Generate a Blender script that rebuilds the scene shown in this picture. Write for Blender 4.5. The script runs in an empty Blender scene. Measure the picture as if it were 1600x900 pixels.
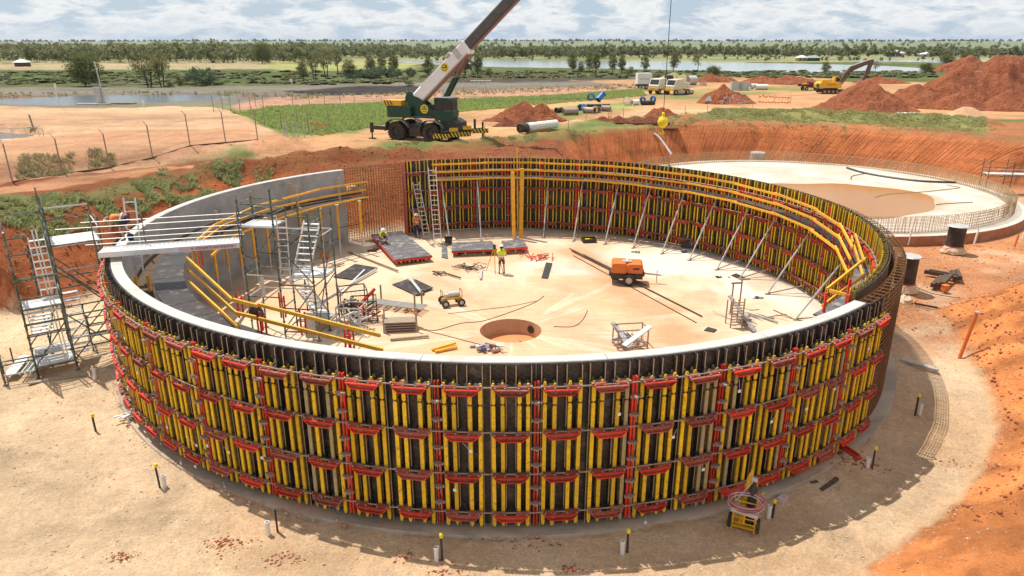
import bpy, math, random
import numpy as np
from mathutils import Vector, Matrix
random.seed(7)
rng = np.random.default_rng(11)
R = math.radians
sc = bpy.context.scene
COL = sc.collection
# ------------------------------------------------------------------ camera
F, HC, PITCH = 1095.0, 12.6, math.atan(378/1095.0)
cam = bpy.data.cameras.new("camera"); cam_o = bpy.data.objects.new("camera", cam); COL.objects.link(cam_o)
cam_o.location = (0, 0, HC); cam_o.rotation_euler = (math.pi/2 - PITCH, 0, 0)
cam.sensor_width = 36.0; cam.lens = F/1600*36.0; cam.clip_start = .1; cam.clip_end = 40000
sc.camera = cam_o
def at(px, py, z=0.0):
    """world x, y where the sight line of a photo pixel meets height z"""
    X = px-800; Y = 450-py
    dy = F*math.cos(PITCH)+Y*math.sin(PITCH); dz = -F*math.sin(PITCH)+Y*math.cos(PITCH)
    t = (z-HC)/dz
    return X*t, dy*t
# ------------------------------------------------------------------ light and sky
SUN_EL, SUN_AZ = 66.0, 140.0          # azimuth counted from +x towards +y
w = bpy.data.worlds.new("World"); sc.world = w; w.use_nodes = True
nt = w.node_tree; nt.nodes.clear()
def N(t, ty, **kw):
    n = t.nodes.new(ty)
    for k, v in kw.items():
        if k == 'inp':
            for a, b in v.items(): n.inputs[a].default_value = b
        else: setattr(n, k, v)
    return n
L = nt.links.new
sky = N(nt, 'ShaderNodeTexSky', sky_type='NISHITA', sun_disc=False, sun_elevation=R(SUN_EL), sun_rotation=R(90-SUN_AZ), air_density=1.0, dust_density=1.5, ozone_density=1.0)
tc = N(nt, 'ShaderNodeTexCoord'); sp = N(nt, 'ShaderNodeSeparateXYZ'); L(tc.outputs['Generated'], sp.inputs[0])
zm = N(nt, 'ShaderNodeMath', operation='MAXIMUM', inp={1: 0.0}); L(sp.outputs['Z'], zm.inputs[0])
za = N(nt, 'ShaderNodeMath', operation='ADD', inp={1: 0.30}); L(zm.outputs[0], za.inputs[0])
dx = N(nt, 'ShaderNodeMath', operation='DIVIDE'); L(sp.outputs['X'], dx.inputs[0]); L(za.outputs[0], dx.inputs[1])
dyn = N(nt, 'ShaderNodeMath', operation='DIVIDE'); L(sp.outputs['Y'], dyn.inputs[0]); L(za.outputs[0], dyn.inputs[1])
cb = N(nt, 'ShaderNodeCombineXYZ'); L(dx.outputs[0], cb.inputs[0]); L(dyn.outputs[0], cb.inputs[1])
n1 = N(nt, 'ShaderNodeTexNoise', inp={'Scale': 5.2, 'Detail': 11.0, 'Roughness': 0.6, 'Distortion': 0.25}); L(cb.outputs[0], n1.inputs['Vector'])
n2 = N(nt, 'ShaderNodeTexNoise', inp={'Scale': 0.45, 'Detail': 5.0, 'Roughness': 0.5}); L(cb.outputs[0], n2.inputs['Vector'])
r1 = N(nt, 'ShaderNodeMapRange', inp={1: 0.41, 2: 0.54, 3: 0.0, 4: 1.0}); L(n1.outputs[0], r1.inputs[0])
r2 = N(nt, 'ShaderNodeMapRange', inp={1: 0.55, 2: 0.68, 3: 0.0, 4: 1.0}); L(n1.outputs[0], r2.inputs[0])
ccol = N(nt, 'ShaderNodeMix', data_type='RGBA'); L(r2.outputs[0], ccol.inputs[0])
ccol.inputs[6].default_value = (11.2, 11.2, 11.1, 1); ccol.inputs[7].default_value = (8.3, 8.9, 9.6, 1)
# clear sky washed pale towards the horizon
pale = N(nt, 'ShaderNodeMapRange', inp={1: 0.0, 2: 0.35, 3: 0.8, 4: 0.15}); L(zm.outputs[0], pale.inputs[0])
smix = N(nt, 'ShaderNodeMix', data_type='RGBA'); L(pale.outputs[0], smix.inputs[0]); L(sky.outputs[0], smix.inputs[6]); smix.inputs[7].default_value = (6.6, 8.3, 10.2, 1)
cov = N(nt, 'ShaderNodeMath', operation='MULTIPLY', inp={1: 0.85}); L(r1.outputs[0], cov.inputs[0])
hz_ = N(nt, 'ShaderNodeMapRange', inp={1: 0.0, 2: 0.03, 3: 0.25, 4: 1.0}); L(zm.outputs[0], hz_.inputs[0])
cov2 = N(nt, 'ShaderNodeMath', operation='MULTIPLY'); L(cov.outputs[0], cov2.inputs[0]); L(hz_.outputs[0], cov2.inputs[1])
cm = N(nt, 'ShaderNodeMix', data_type='RGBA'); L(cov2.outputs[0], cm.inputs[0]); L(smix.outputs[2], cm.inputs[6]); L(ccol.outputs[2], cm.inputs[7])
bg = N(nt, 'ShaderNodeBackground', inp={'Strength': 0.078}); L(cm.outputs[2], bg.inputs[0])
wo = N(nt, 'ShaderNodeOutputWorld'); L(bg.outputs[0], wo.inputs[0])
sun = bpy.data.lights.new("sun", 'SUN'); sun.energy = 4.7; sun.angle = R(0.5); sun.color = (1.0, 0.94, 0.84)
sun_o = bpy.data.objects.new("sun", sun); COL.objects.link(sun_o)
sd = Vector((math.cos(R(SUN_AZ))*math.cos(R(SUN_EL)), math.sin(R(SUN_AZ))*math.cos(R(SUN_EL)), math.sin(R(SUN_EL))))
sun_o.rotation_euler = sd.to_track_quat('Z', 'Y').to_euler(); sun_o.location = (-40, 60, 80)
sc.view_settings.view_transform = 'Standard'; sc.view_settings.look = 'None'; sc.view_settings.exposure = 0.14; sc.view_settings.gamma = 1.0
# ------------------------------------------------------------------ materials
def new_mat(name):
    m = bpy.data.materials.new(name); m.use_nodes = True
    t = m.node_tree; b = t.nodes['Principled BSDF']
    return m, t, b
MATS = {}
def mat(name, col, rough=.7, metal=0., var=.25, scale=3., bump=.0, bscale=20., col2=None, c2lo=.5, c2hi=.62, c2scale=2., spec=.4, bd=.05, rnd=0.):
    """worn surface: base colour, soft mottling, optional second colour in patches (dirt, rust, dust), optional bump"""
    m, t, b = new_mat(name); MATS[name] = m
    l = t.links.new
    co = N(t, 'ShaderNodeNewGeometry')
    n = N(t, 'ShaderNodeTexNoise', inp={'Scale': scale, 'Detail': 6., 'Roughness': .65}); l(co.outputs['Position'], n.inputs['Vector'])
    mr = N(t, 'ShaderNodeMapRange', inp={1: .25, 2: .75, 3: 1-var, 4: 1+var}); l(n.outputs[0], mr.inputs[0])
    src = N(t, 'ShaderNodeMix', data_type='RGBA', blend_type='MULTIPLY', inp={0: 1.}); src.inputs[6].default_value = (*col, 1); l(mr.outputs[0], src.inputs[7])
    out = src.outputs[2]
    if rnd:
        oi = N(t, 'ShaderNodeObjectInfo'); rm = N(t, 'ShaderNodeMapRange', inp={1: 0., 2: 1., 3: 1-rnd, 4: 1+rnd*.5}); l(oi.outputs['Random'], rm.inputs[0]); s2_ = N(t, 'ShaderNodeMix', data_type='RGBA', blend_type='MULTIPLY', inp={0: 1.}); l(out, s2_.inputs[6]); l(rm.outputs[0], s2_.inputs[7]); out = s2_.outputs[2]
    if col2:
        n3 = N(t, 'ShaderNodeTexNoise', inp={'Scale': c2scale, 'Detail': 8., 'Roughness': .7}); l(co.outputs['Position'], n3.inputs['Vector'])
        m3 = N(t, 'ShaderNodeMapRange', inp={1: c2lo, 2: c2hi, 3: 0., 4: 1.}); l(n3.outputs[0], m3.inputs[0])
        mx = N(t, 'ShaderNodeMix', data_type='RGBA'); l(m3.outputs[0], mx.inputs[0]); l(out, mx.inputs[6]); mx.inputs[7].default_value = (*col2, 1)
        out = mx.outputs[2]
    l(out, b.inputs['Base Color'])
    b.inputs['Roughness'].default_value = rough; b.inputs['Metallic'].default_value = metal; b.inputs['Specular IOR Level'].default_value = spec
    if bump:
        n4 = N(t, 'ShaderNodeTexNoise', inp={'Scale': bscale, 'Detail': 4.}); l(co.outputs['Position'], n4.inputs['Vector'])
        bp = N(t, 'ShaderNodeBump', inp={'Strength': bump, 'Distance': bd}); l(n4.outputs[0], bp.inputs['Height']); l(bp.outputs[0], b.inputs['Normal'])
    return m
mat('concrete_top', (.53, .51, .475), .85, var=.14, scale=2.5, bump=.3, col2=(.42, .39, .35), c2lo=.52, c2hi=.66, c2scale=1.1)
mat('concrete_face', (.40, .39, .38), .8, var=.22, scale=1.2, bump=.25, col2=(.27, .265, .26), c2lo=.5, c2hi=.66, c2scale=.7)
mat('sump_wall', (.55, .36, .23), .85, var=.2, scale=2, bump=.3)
mat('concrete_slab_edge', (.42, .36, .29), .9, var=.2, scale=2, bump=.4, col2=(.36, .17, .09), c2lo=.48, c2hi=.65, c2scale=.8)
mat('slab_edge_red', (.38, .17, .09), .9, var=.3, scale=2, bump=.4, col2=(.3, .24, .19), c2lo=.5, c2hi=.65)
mat('beam_yellow', (.82, .52, .015), .65, var=.25, scale=9, col2=(.36, .25, .05), c2lo=.55, c2hi=.64, c2scale=11, rnd=.3)
mat('beam_web', (.30, .21, .06), .8, var=.3, scale=6, col2=(.12, .09, .05), c2lo=.5, c2hi=.6, c2scale=10)
mat('beam_old', (.42, .33, .12), .8, var=.3, scale=6, col2=(.30, .27, .22), c2lo=.45, c2hi=.6, c2scale=8)
mat('rail_yellow', (.80, .40, .03), .65, var=.22, scale=3, col2=(.42, .24, .08), c2lo=.54, c2hi=.66, c2scale=7, rnd=.2)
mat('steel_red', (.66, .042, .018), .5, var=.25, scale=6, col2=(.42, .10, .06), c2lo=.54, c2hi=.66, c2scale=7, rnd=.35)
mat('steel_red_dusty', (.36, .075, .045), .8, rnd=.35, var=.3, scale=8, col2=(.32, .2, .16), c2lo=.5, c2hi=.65, c2scale=10)
mat('rod_steel', (.36, .27, .22), .6, .3, var=.3, scale=8)
mat('galvanised', (.52, .52, .50), .5, .35, var=.2, scale=6)
mat('galv_bright', (.70, .70, .69), .45, .2, var=.15, scale=4)
mat('scaffold_green', (.085, .12, .10), .6, .2, var=.4, scale=5, col2=(.30, .30, .27), c2lo=.5, c2hi=.62, c2scale=5)
mat('timber_edge', (.45, .33, .20), .8, var=.25, scale=8)
mat('timber_grey', (.36, .29, .21), .85, var=.3, scale=6)
mat('timber_dark', (.10, .065, .045), .9, var=.4, scale=8, bump=.5)
mat('dark_steel', (.05, .047, .045), .6, .2, var=.3, scale=6)
mat('rubber', (.035, .032, .03), .9, var=.3, scale=8, col2=(.14, .09, .06), c2lo=.5, c2hi=.7, c2scale=5)
mat('black_pipe', (.03, .03, .03), .55, var=.3, scale=2, col2=(.10, .08, .07), c2lo=.5, c2hi=.7, c2scale=2)
mat('pvc_white', (.75, .74, .72), .5, var=.08)
mat('cap_yellow', (.85, .65, .02), .5, var=.05)
mat('rebar', (.22, .11, .045), .85, var=.35, scale=4)
mat('rebar_tan', (.36, .25, .14), .85, var=.3, scale=4)
mat('crane_green', (.010, .060, .036), .35, var=.3, scale=3)
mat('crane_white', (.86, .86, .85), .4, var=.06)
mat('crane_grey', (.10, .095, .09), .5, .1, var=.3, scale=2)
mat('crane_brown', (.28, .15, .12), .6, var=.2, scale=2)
mat('machine_yellow', (.75, .42, .02), .5, var=.15, scale=3, col2=(.4, .25, .12), c2lo=.55, c2hi=.7, c2scale=3)
mat('orange_paint', (.66, .17, .035), .5, var=.12, scale=2, col2=(.42, .15, .06), c2lo=.55, c2hi=.7, c2scale=3)
mat('glass_dark', (.03, .04, .045), .1, spec=.6, var=.1)
mat('blue_paint', (.02, .17, .50), .4, var=.15, scale=3)
mat('truck_white', (.78, .77, .75), .45, var=.06)
mat('truck_cream', (.70, .64, .50), .5, var=.12, scale=3, col2=(.5, .36, .2), c2lo=.55, c2hi=.7)
mat('maroon', (.12, .015, .02), .35, var=.2)
mat('wrap_white', (.76, .73, .69), .7, var=.1, scale=3, bump=.8, bscale=4)
mat('hessian', (.60, .48, .33), .9, var=.2, scale=8, bump=.8, bscale=10)
mat('concrete_pipe', (.50, .48, .46), .85, var=.15, scale=2)
mat('plastic_grey', (.33, .32, .32), .5, var=.4, scale=3, bump=.9, bscale=3)
mat('orange_mesh', (.85, .16, .04), .6, var=.1)
mat('silt_orange', (.62, .24, .09), .7, var=.12, scale=2)
mat('skin', (.42, .22, .14), .6, var=.06)
mat('shirt_orange', (.90, .22, .02), .7, var=.08)
mat('shirt_lime', (.62, .80, .03), .7, var=.08)
mat('reflect', (.75, .75, .72), .4, var=.03)
mat('navy', (.015, .025, .08), .8, var=.1)
mat('trouser_tan', (.30, .24, .17), .85, var=.1)
mat('shorts_brown', (.09, .06, .05), .85, var=.1)
mat('boot', (.22, .13, .07), .8, var=.15)
mat('helmet_white', (.82, .82, .80), .35, var=.02)
mat('hair', (.04, .025, .015), .8, var=.1)
mat('hose_red', (.42, .09, .10), .5, var=.2)
mat('hose_pale', (.62, .50, .50), .5, var=.2)
mat('bark', (.26, .20, .15), .9, var=.3, scale=3)
mat('bark_dark', (.07, .055, .045), .9, var=.3, scale=3)
mat('corrugated', (.30, .36, .34), .5, var=.1)
mat('brick_tan', (.46, .33, .22), .8, var=.1)
mat('sludge', (.36, .36, .06), .7, var=.2)
mat('decal_ink', (.05, .01, .03), .6, var=.05)
mat('pink_band', (.62, .45, .48), .5, var=.08)
mat('blue_steel', (.05, .08, .25), .5, var=.2)
def leaf_mat(name, c1, c2):
    m, t, b = new_mat(name); MATS[name] = m; l = t.links.new
    g = N(t, 'ShaderNodeNewGeometry'); oi = N(t, 'ShaderNodeObjectInfo')
    n = N(t, 'ShaderNodeTexNoise', inp={'Scale': .9, 'Detail': 4.}); l(g.outputs['Position'], n.inputs['Vector'])
    ad = N(t, 'ShaderNodeMath', operation='MULTIPLY_ADD', inp={1: .5, 2: -.25}); l(g.outputs['Random Per Island'], ad.inputs[0])
    a2 = N(t, 'ShaderNodeMath', operation='ADD'); l(ad.outputs[0], a2.inputs[0]); l(n.outputs[0], a2.inputs[1])
    mr = N(t, 'ShaderNodeMapRange', inp={1: .3, 2: .75, 3: 0., 4: 1.}); l(a2.outputs[0], mr.inputs[0])
    mx = N(t, 'ShaderNodeMix', data_type='RGBA'); l(mr.outputs[0], mx.inputs[0]); mx.inputs[6].default_value = (*c1, 1); mx.inputs[7].default_value = (*c2, 1)
    l(mx.outputs[2], b.inputs['Base Color']); b.inputs['Roughness'].default_value = .75; b.inputs['Specular IOR Level'].default_value = .2
    tr = N(t, 'ShaderNodeBsdfTranslucent'); l(mx.outputs[2], tr.inputs[0])
    ms = N(t, 'ShaderNodeMixShader', inp={0: .4}); l(b.outputs[0], ms.inputs[1]); l(tr.outputs[0], ms.inputs[2]); l(ms.outputs[0], t.nodes['Material Output'].inputs[0])
    return m
leaf_mat('leaf_gum', (.14, .15, .06), (.32, .31, .14))
leaf_mat('leaf_dark', (.10, .125, .04), (.23, .25, .09))
leaf_mat('leaf_blue', (.09, .13, .075), (.18, .23, .14))
leaf_mat('leaf_far', (.13, .15, .07), (.30, .31, .16))
leaf_mat('leaf_ridge', (.06, .085, .075), (.10, .13, .11))
leaf_mat('grass_green', (.28, .37, .10), (.50, .55, .22))
leaf_mat('grass_olive', (.36, .36, .14), (.60, .55, .28))
leaf_mat('weed', (.27, .31, .12), (.50, .50, .26))
leaf_mat('reed_dry', (.30, .27, .14), (.52, .45, .26))
# black film-faced plywood with faint printed squares in slanted rows
m, t, b = new_mat('plywood_black'); MATS['plywood_black'] = m; l = t.links.new
g = N(t, 'ShaderNodeTexCoord'); mp = N(t, 'ShaderNodeMapping'); mp.inputs['Rotation'].default_value = (0, R(28), 0); l(g.outputs['Object'], mp.inputs[0])
sw = N(t, 'ShaderNodeSeparateXYZ'); l(mp.outputs[0], sw.inputs[0]); cw = N(t, 'ShaderNodeCombineXYZ'); l(sw.outputs[0], cw.inputs[0]); l(sw.outputs[2], cw.inputs[1])
br = N(t, 'ShaderNodeTexBrick', inp={'Scale': 1., 'Mortar Size': .012, 'Brick Width': .17, 'Row Height': .13, 'Mortar Smooth': .2}); l(cw.outputs[0], br.inputs['Vector'])
br.inputs['Color1'].default_value = (.028, .022, .018, 1); br.inputs['Color2'].default_value = (.04, .032, .026, 1); br.inputs['Mortar'].default_value = (.07, .055, .042, 1)
gp = N(t, 'ShaderNodeNewGeometry')
ns = N(t, 'ShaderNodeTexNoise', inp={'Scale': 2.3, 'Detail': 9., 'Roughness': .7}); l(gp.outputs['Position'], ns.inputs['Vector'])
mr = N(t, 'ShaderNodeMapRange', inp={1: .52, 2: .70, 3: 0., 4: .85}); l(ns.outputs[0], mr.inputs[0])
mx = N(t, 'ShaderNodeMix', data_type='RGBA'); l(mr.outputs[0], mx.inputs[0]); l(br.outputs[0], mx.inputs[6]); mx.inputs[7].default_value = (.19, .165, .15, 1)
l(mx.outputs[2], b.inputs['Base Color']); b.inputs['Roughness'].default_value = .5
mat('ply_plain', (.04, .034, .033), .5, var=.4, scale=3, col2=(.19, .16, .17), c2lo=.54, c2hi=.7, c2scale=2.5)
mat('ply_grey', (.12, .115, .12), .6, var=.35, scale=2.5, col2=(.36, .34, .33), c2lo=.52, c2hi=.66, c2scale=2.)
# diagonal black and yellow warning stripes
m, t, b = new_mat('hazard'); MATS['hazard'] = m; l = t.links.new
g = N(t, 'ShaderNodeTexCoord'); mp = N(t, 'ShaderNodeMapping'); mp.inputs['Rotation'].default_value = (0, R(30), 0); l(g.outputs['Object'], mp.inputs[0])
wv = N(t, 'ShaderNodeTexWave', bands_direction='X', inp={'Scale': 1.1}); l(mp.outputs[0], wv.inputs[0])
cr = N(t, 'ShaderNodeMapRange', inp={1: .48, 2: .52, 3: 0., 4: 1.}); l(wv.outputs[1], cr.inputs[0])
mx = N(t, 'ShaderNodeMix', data_type='RGBA'); l(cr.outputs[0], mx.inputs[0]); mx.inputs[6].default_value = (.02, .02, .02, 1); mx.inputs[7].default_value = (.75, .48, .02, 1)
l(mx.outputs[2], b.inputs['Base Color'])
# still water
def water(name, col, rough, bump=.05, bs=3.):
    m, t, b = new_mat(name); MATS[name] = m; l = t.links.new
    b.inputs['Base Color'].default_value = (*col, 1); b.inputs['Roughness'].default_value = rough; b.inputs['Specular IOR Level'].default_value = .22
    g = N(t, 'ShaderNodeNewGeometry'); n = N(t, 'ShaderNodeTexNoise', inp={'Scale': bs, 'Detail': 3.}); l(g.outputs['Position'], n.inputs['Vector'])
    bp = N(t, 'ShaderNodeBump', inp={'Strength': bump, 'Distance': .1}); l(n.outputs[0], bp.inputs['Height']); l(bp.outputs[0], b.inputs['Normal'])
water('water_pond', (.10, .12, .13), .2, .6, 2.)
water('water_lake', (.30, .36, .38), .15, .3, .4)
# ------------------------------------------------------------------ mesh builder
class MB:
    def __init__(s): s.v = []; s.f = []; s.m = []; s.T = None
    def add(s, vs, fs, mi=0):
        o = len(s.v)
        if s.T is not None: vs = [s.T @ Vector(p) for p in vs]
        s.v += [tuple(p) for p in vs]; s.f += [tuple(i+o for i in f) for f in fs]; s.m += [mi]*len(fs)
    def box(s, c, d, mi=0, rz=0., M=None):
        hx, hy, hz = d[0]/2, d[1]/2, d[2]/2
        P = [(-hx,-hy,-hz),(hx,-hy,-hz),(hx,hy,-hz),(-hx,hy,-hz),(-hx,-hy,hz),(hx,-hy,hz),(hx,hy,hz),(-hx,hy,hz)]
        if M is None: M = Matrix.Rotation(rz, 3, 'Z')
        c = Vector(c)
        s.add([M @ Vector(p)+c for p in P], [(0,3,2,1),(4,5,6,7),(0,1,5,4),(1,2,6,5),(2,3,7,6),(3,0,4,7)], mi)
    def bar(s, a, b, w_, h_, mi=0, up=(0,0,1)):
        a = Vector(a); b = Vector(b); d = b-a; ln = d.length
        if ln < 1e-6: return
        x = d/ln; up = Vector(up)
        if abs(x.dot(up)) > .99: up = Vector((1, 0, 0))
        y = up.cross(x).normalized(); z = x.cross(y)
        s.box((a+b)/2, (ln, w_, h_), mi, M=Matrix((x, y, z)).transposed())
    def tube(s, a, b, r, n=6, r2=None, mi=0, cap=True):
        a = Vector(a); b = Vector(b); d = (b-a)
        if d.length < 1e-6: return
        z = d.normalized(); u = Vector((1, 0, 0)) if abs(z.x) < .9 else Vector((0, 1, 0))
        x = u.cross(z).normalized(); y = z.cross(x); r2 = r if r2 is None else r2
        vs = [a+(x*math.cos(2*math.pi*i/n)+y*math.sin(2*math.pi*i/n))*r for i in range(n)]+[b+(x*math.cos(2*math.pi*i/n)+y*math.sin(2*math.pi*i/n))*r2 for i in range(n)]
        fs = [(i, (i+1) % n, n+(i+1) % n, n+i) for i in range(n)]
        if cap: fs += [tuple(range(n-1, -1, -1)), tuple(range(n, 2*n))]
        s.add(vs, fs, mi)
    def path(s, pts, r, n=5, mi=0):
        for a, b in zip(pts[:-1], pts[1:]): s.tube(a, b, r, n, mi=mi)
    def lathe(s, prof, n=16, c=(0,0,0), M=None, mi=0):
        c = Vector(c); vs = []; fs = []
        for r, z in prof:
            for i in range(n):
                p = Vector((r*math.cos(2*math.pi*i/n), r*math.sin(2*math.pi*i/n), z))
                vs.append((M @ p if M is not None else p)+c)
        for j in range(len(prof)-1):
            for i in range(n): fs.append((j*n+i, j*n+(i+1) % n, (j+1)*n+(i+1) % n, (j+1)*n+i))
        s.add(vs, fs, mi)
    def prism(s, poly, a, b, axis='y', mi=0, M=None):
        """2D outline (first two of the remaining axes) swept along axis from a to b"""
        n = len(poly)
        def P(u, v, t): return Vector({'y': (u, t, v), 'x': (t, u, v), 'z': (u, v, t)}[axis])
        vs = [P(u, v, a) for u, v in poly]+[P(u, v, b) for u, v in poly]
        if M is not None: vs = [M @ p for p in vs]
        fs = [tuple(range(n-1, -1, -1)), tuple(range(n, 2*n))]+[(i, (i+1) % n, n+(i+1) % n, n+i) for i in range(n)]
        s.add(vs, fs, mi)
    def mesh(s, name, mats, smooth=False):
        me = bpy.data.meshes.new(name); me.from_pydata(s.v, [], s.f)
        for k in ([mats] if isinstance(mats, str) else mats): me.materials.append(MATS[k])
        if any(s.m): me.polygons.foreach_set('material_index', s.m)
        if smooth: me.polygons.foreach_set('use_smooth', [True]*len(s.f))
        me.update(); return me
    def build(s, name, mats, parent=None, smooth=False, **kw):
        return link(name, s.mesh(name, mats, smooth), parent, **kw)
def link(name, me, parent=None, loc=None, rz=None, **kw):
    o = bpy.data.objects.new(name, me); COL.objects.link(o)
    if parent is not None: o.parent = parent
    if loc is not None: o.location = loc
    if rz is not None: o.rotation_euler = (0, 0, rz)
    for k, v in kw.items():
        if v is not None: o[k] = v
    return o
def thing(name, loc, label, category, group=None, rz=0.):
    return link(name, None, None, loc, rz, label=label, category=category, group=group)
def copy_tree(o, parent=None, **kw):
    c = o.copy(); COL.objects.link(c); c.parent = parent
    for ch in [x for x in list(bpy.data.objects) if x.parent == o] if not hasattr(o, '_k') else []: copy_tree(ch, c)
    for k, v in kw.items(): c[k] = v
    return c
# ------------------------------------------------------------------ noise
def vnoise(x, y, seed=0):
    xi = np.floor(x).astype(np.int64); yi = np.floor(y).astype(np.int64); fx = x-xi; fy = y-yi
    fx = fx*fx*(3-2*fx); fy = fy*fy*(3-2*fy)
    def h(a, b):
        n = (a*374761393+b*668265263+seed*974711) & 0xffffffff
        n = ((n ^ (n >> 13))*1274126177) & 0xffffffff
        return ((n ^ (n >> 16)) & 0xffff)/65535.0
    return (h(xi, yi)*(1-fx)+h(xi+1, yi)*fx)*(1-fy)+(h(xi, yi+1)*(1-fx)+h(xi+1, yi+1)*fx)*fy
def fbm(x, y, o=4, seed=0):
    s = 0; a = .5
    for k in range(o): s = s+a*vnoise(x*2**k+k*17.3, y*2**k+k*9.1, seed+k); a *= .5
    return s/(1-.5**o)
def sst(a, b, x):
    t = np.clip((x-a)/(b-a), 0, 1); return t*t*(3-2*t)
def sdpoly(px, py, poly):
    """signed distance to polygon, negative inside"""
    P = np.array(poly, float); d = np.full(px.shape, 1e18); ins = np.zeros(px.shape, bool)
    for i in range(len(P)):
        a = P[i]; b = P[(i+1) % len(P)]; e = b-a; wx = px-a[0]; wy = py-a[1]
        t = np.clip((wx*e[0]+wy*e[1])/max(e@e, 1e-9), 0, 1)
        d = np.minimum(d, (wx-e[0]*t)**2+(wy-e[1]*t)**2)
        c = (a[1] <= py) != (b[1] <= py)
        with np.errstate(divide='ignore', invalid='ignore'):
            xs = a[0]+(py-a[1])*(e[0])/(e[1] if e[1] else 1e-9)
        ins ^= c & (px < xs)
    d = np.sqrt(d); return np.where(ins, -d, d)
def sdline(px, py, pts):
    d = np.full(px.shape, 1e18)
    for a, b in zip(pts[:-1], pts[1:]):
        e = (b[0]-a[0], b[1]-a[1]); wx = px-a[0]; wy = py-a[1]
        t = np.clip((wx*e[0]+wy*e[1])/(e[0]**2+e[1]**2+1e-9), 0, 1)
        d = np.minimum(d, np.hypot(wx-e[0]*t, wy-e[1]*t))
    return d
def pxp(z, *pts): return [at(x, y, z) for x, y in pts]
# ================================================================== TERRAIN
TC = (-.2, 33.4)                        # centre of the tank
SC = (26.0, 62.4)                       # centre of the second slab
LOW3 = [(10, 46), (17, 28), (21, 33.5), (28, 37.5), (75, 40), (75, 62), (46, 66), (30, 70), (18, 60)]
NEARLOW = [(-70, -80), (8.8, -80), (8.8, 14.3), (12, 30), (-10, 40), (-21.5, 34), (-23.6, 30.4), (-29, 26.0), (-70, 10)]
MOUND = pxp(4.6, (-250, 172), (0, 170), (110, 176), (330, 172), (400, 198), (436, 226), (330, 232), (180, 243), (60, 252), (0, 262), (-250, 285))
PONDL = pxp(3.6, (-300, 170), (0, 164), (110, 167), (250, 163), (330, 158), (378, 153), (300, 149.5), (150, 150), (0, 156), (-300, 164))
SETTLE = pxp(4.4, (-150, 235), (0, 228), (40, 222), (78, 217), (50, 206), (0, 202), (-150, 204))
LAKE = pxp(4.0, (620, 94.5), (760, 93.5), (1150, 97), (1350, 101), (1450, 106.5), (1445, 111), (1340, 112.5), (1150, 110.5), (960, 106), (760, 103.5), (640, 97.5))
LAKE2 = pxp(4.0, (1350, 92.5), (1500, 93.5), (1800, 96), (1800, 99), (1560, 98.5), (1440, 96.5), (1340, 94.5))
TRENCH = pxp(4.0, (440, 141), (560, 132), (640, 132), (688, 137), (610, 146), (500, 147))
BANKLINE = None
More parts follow.
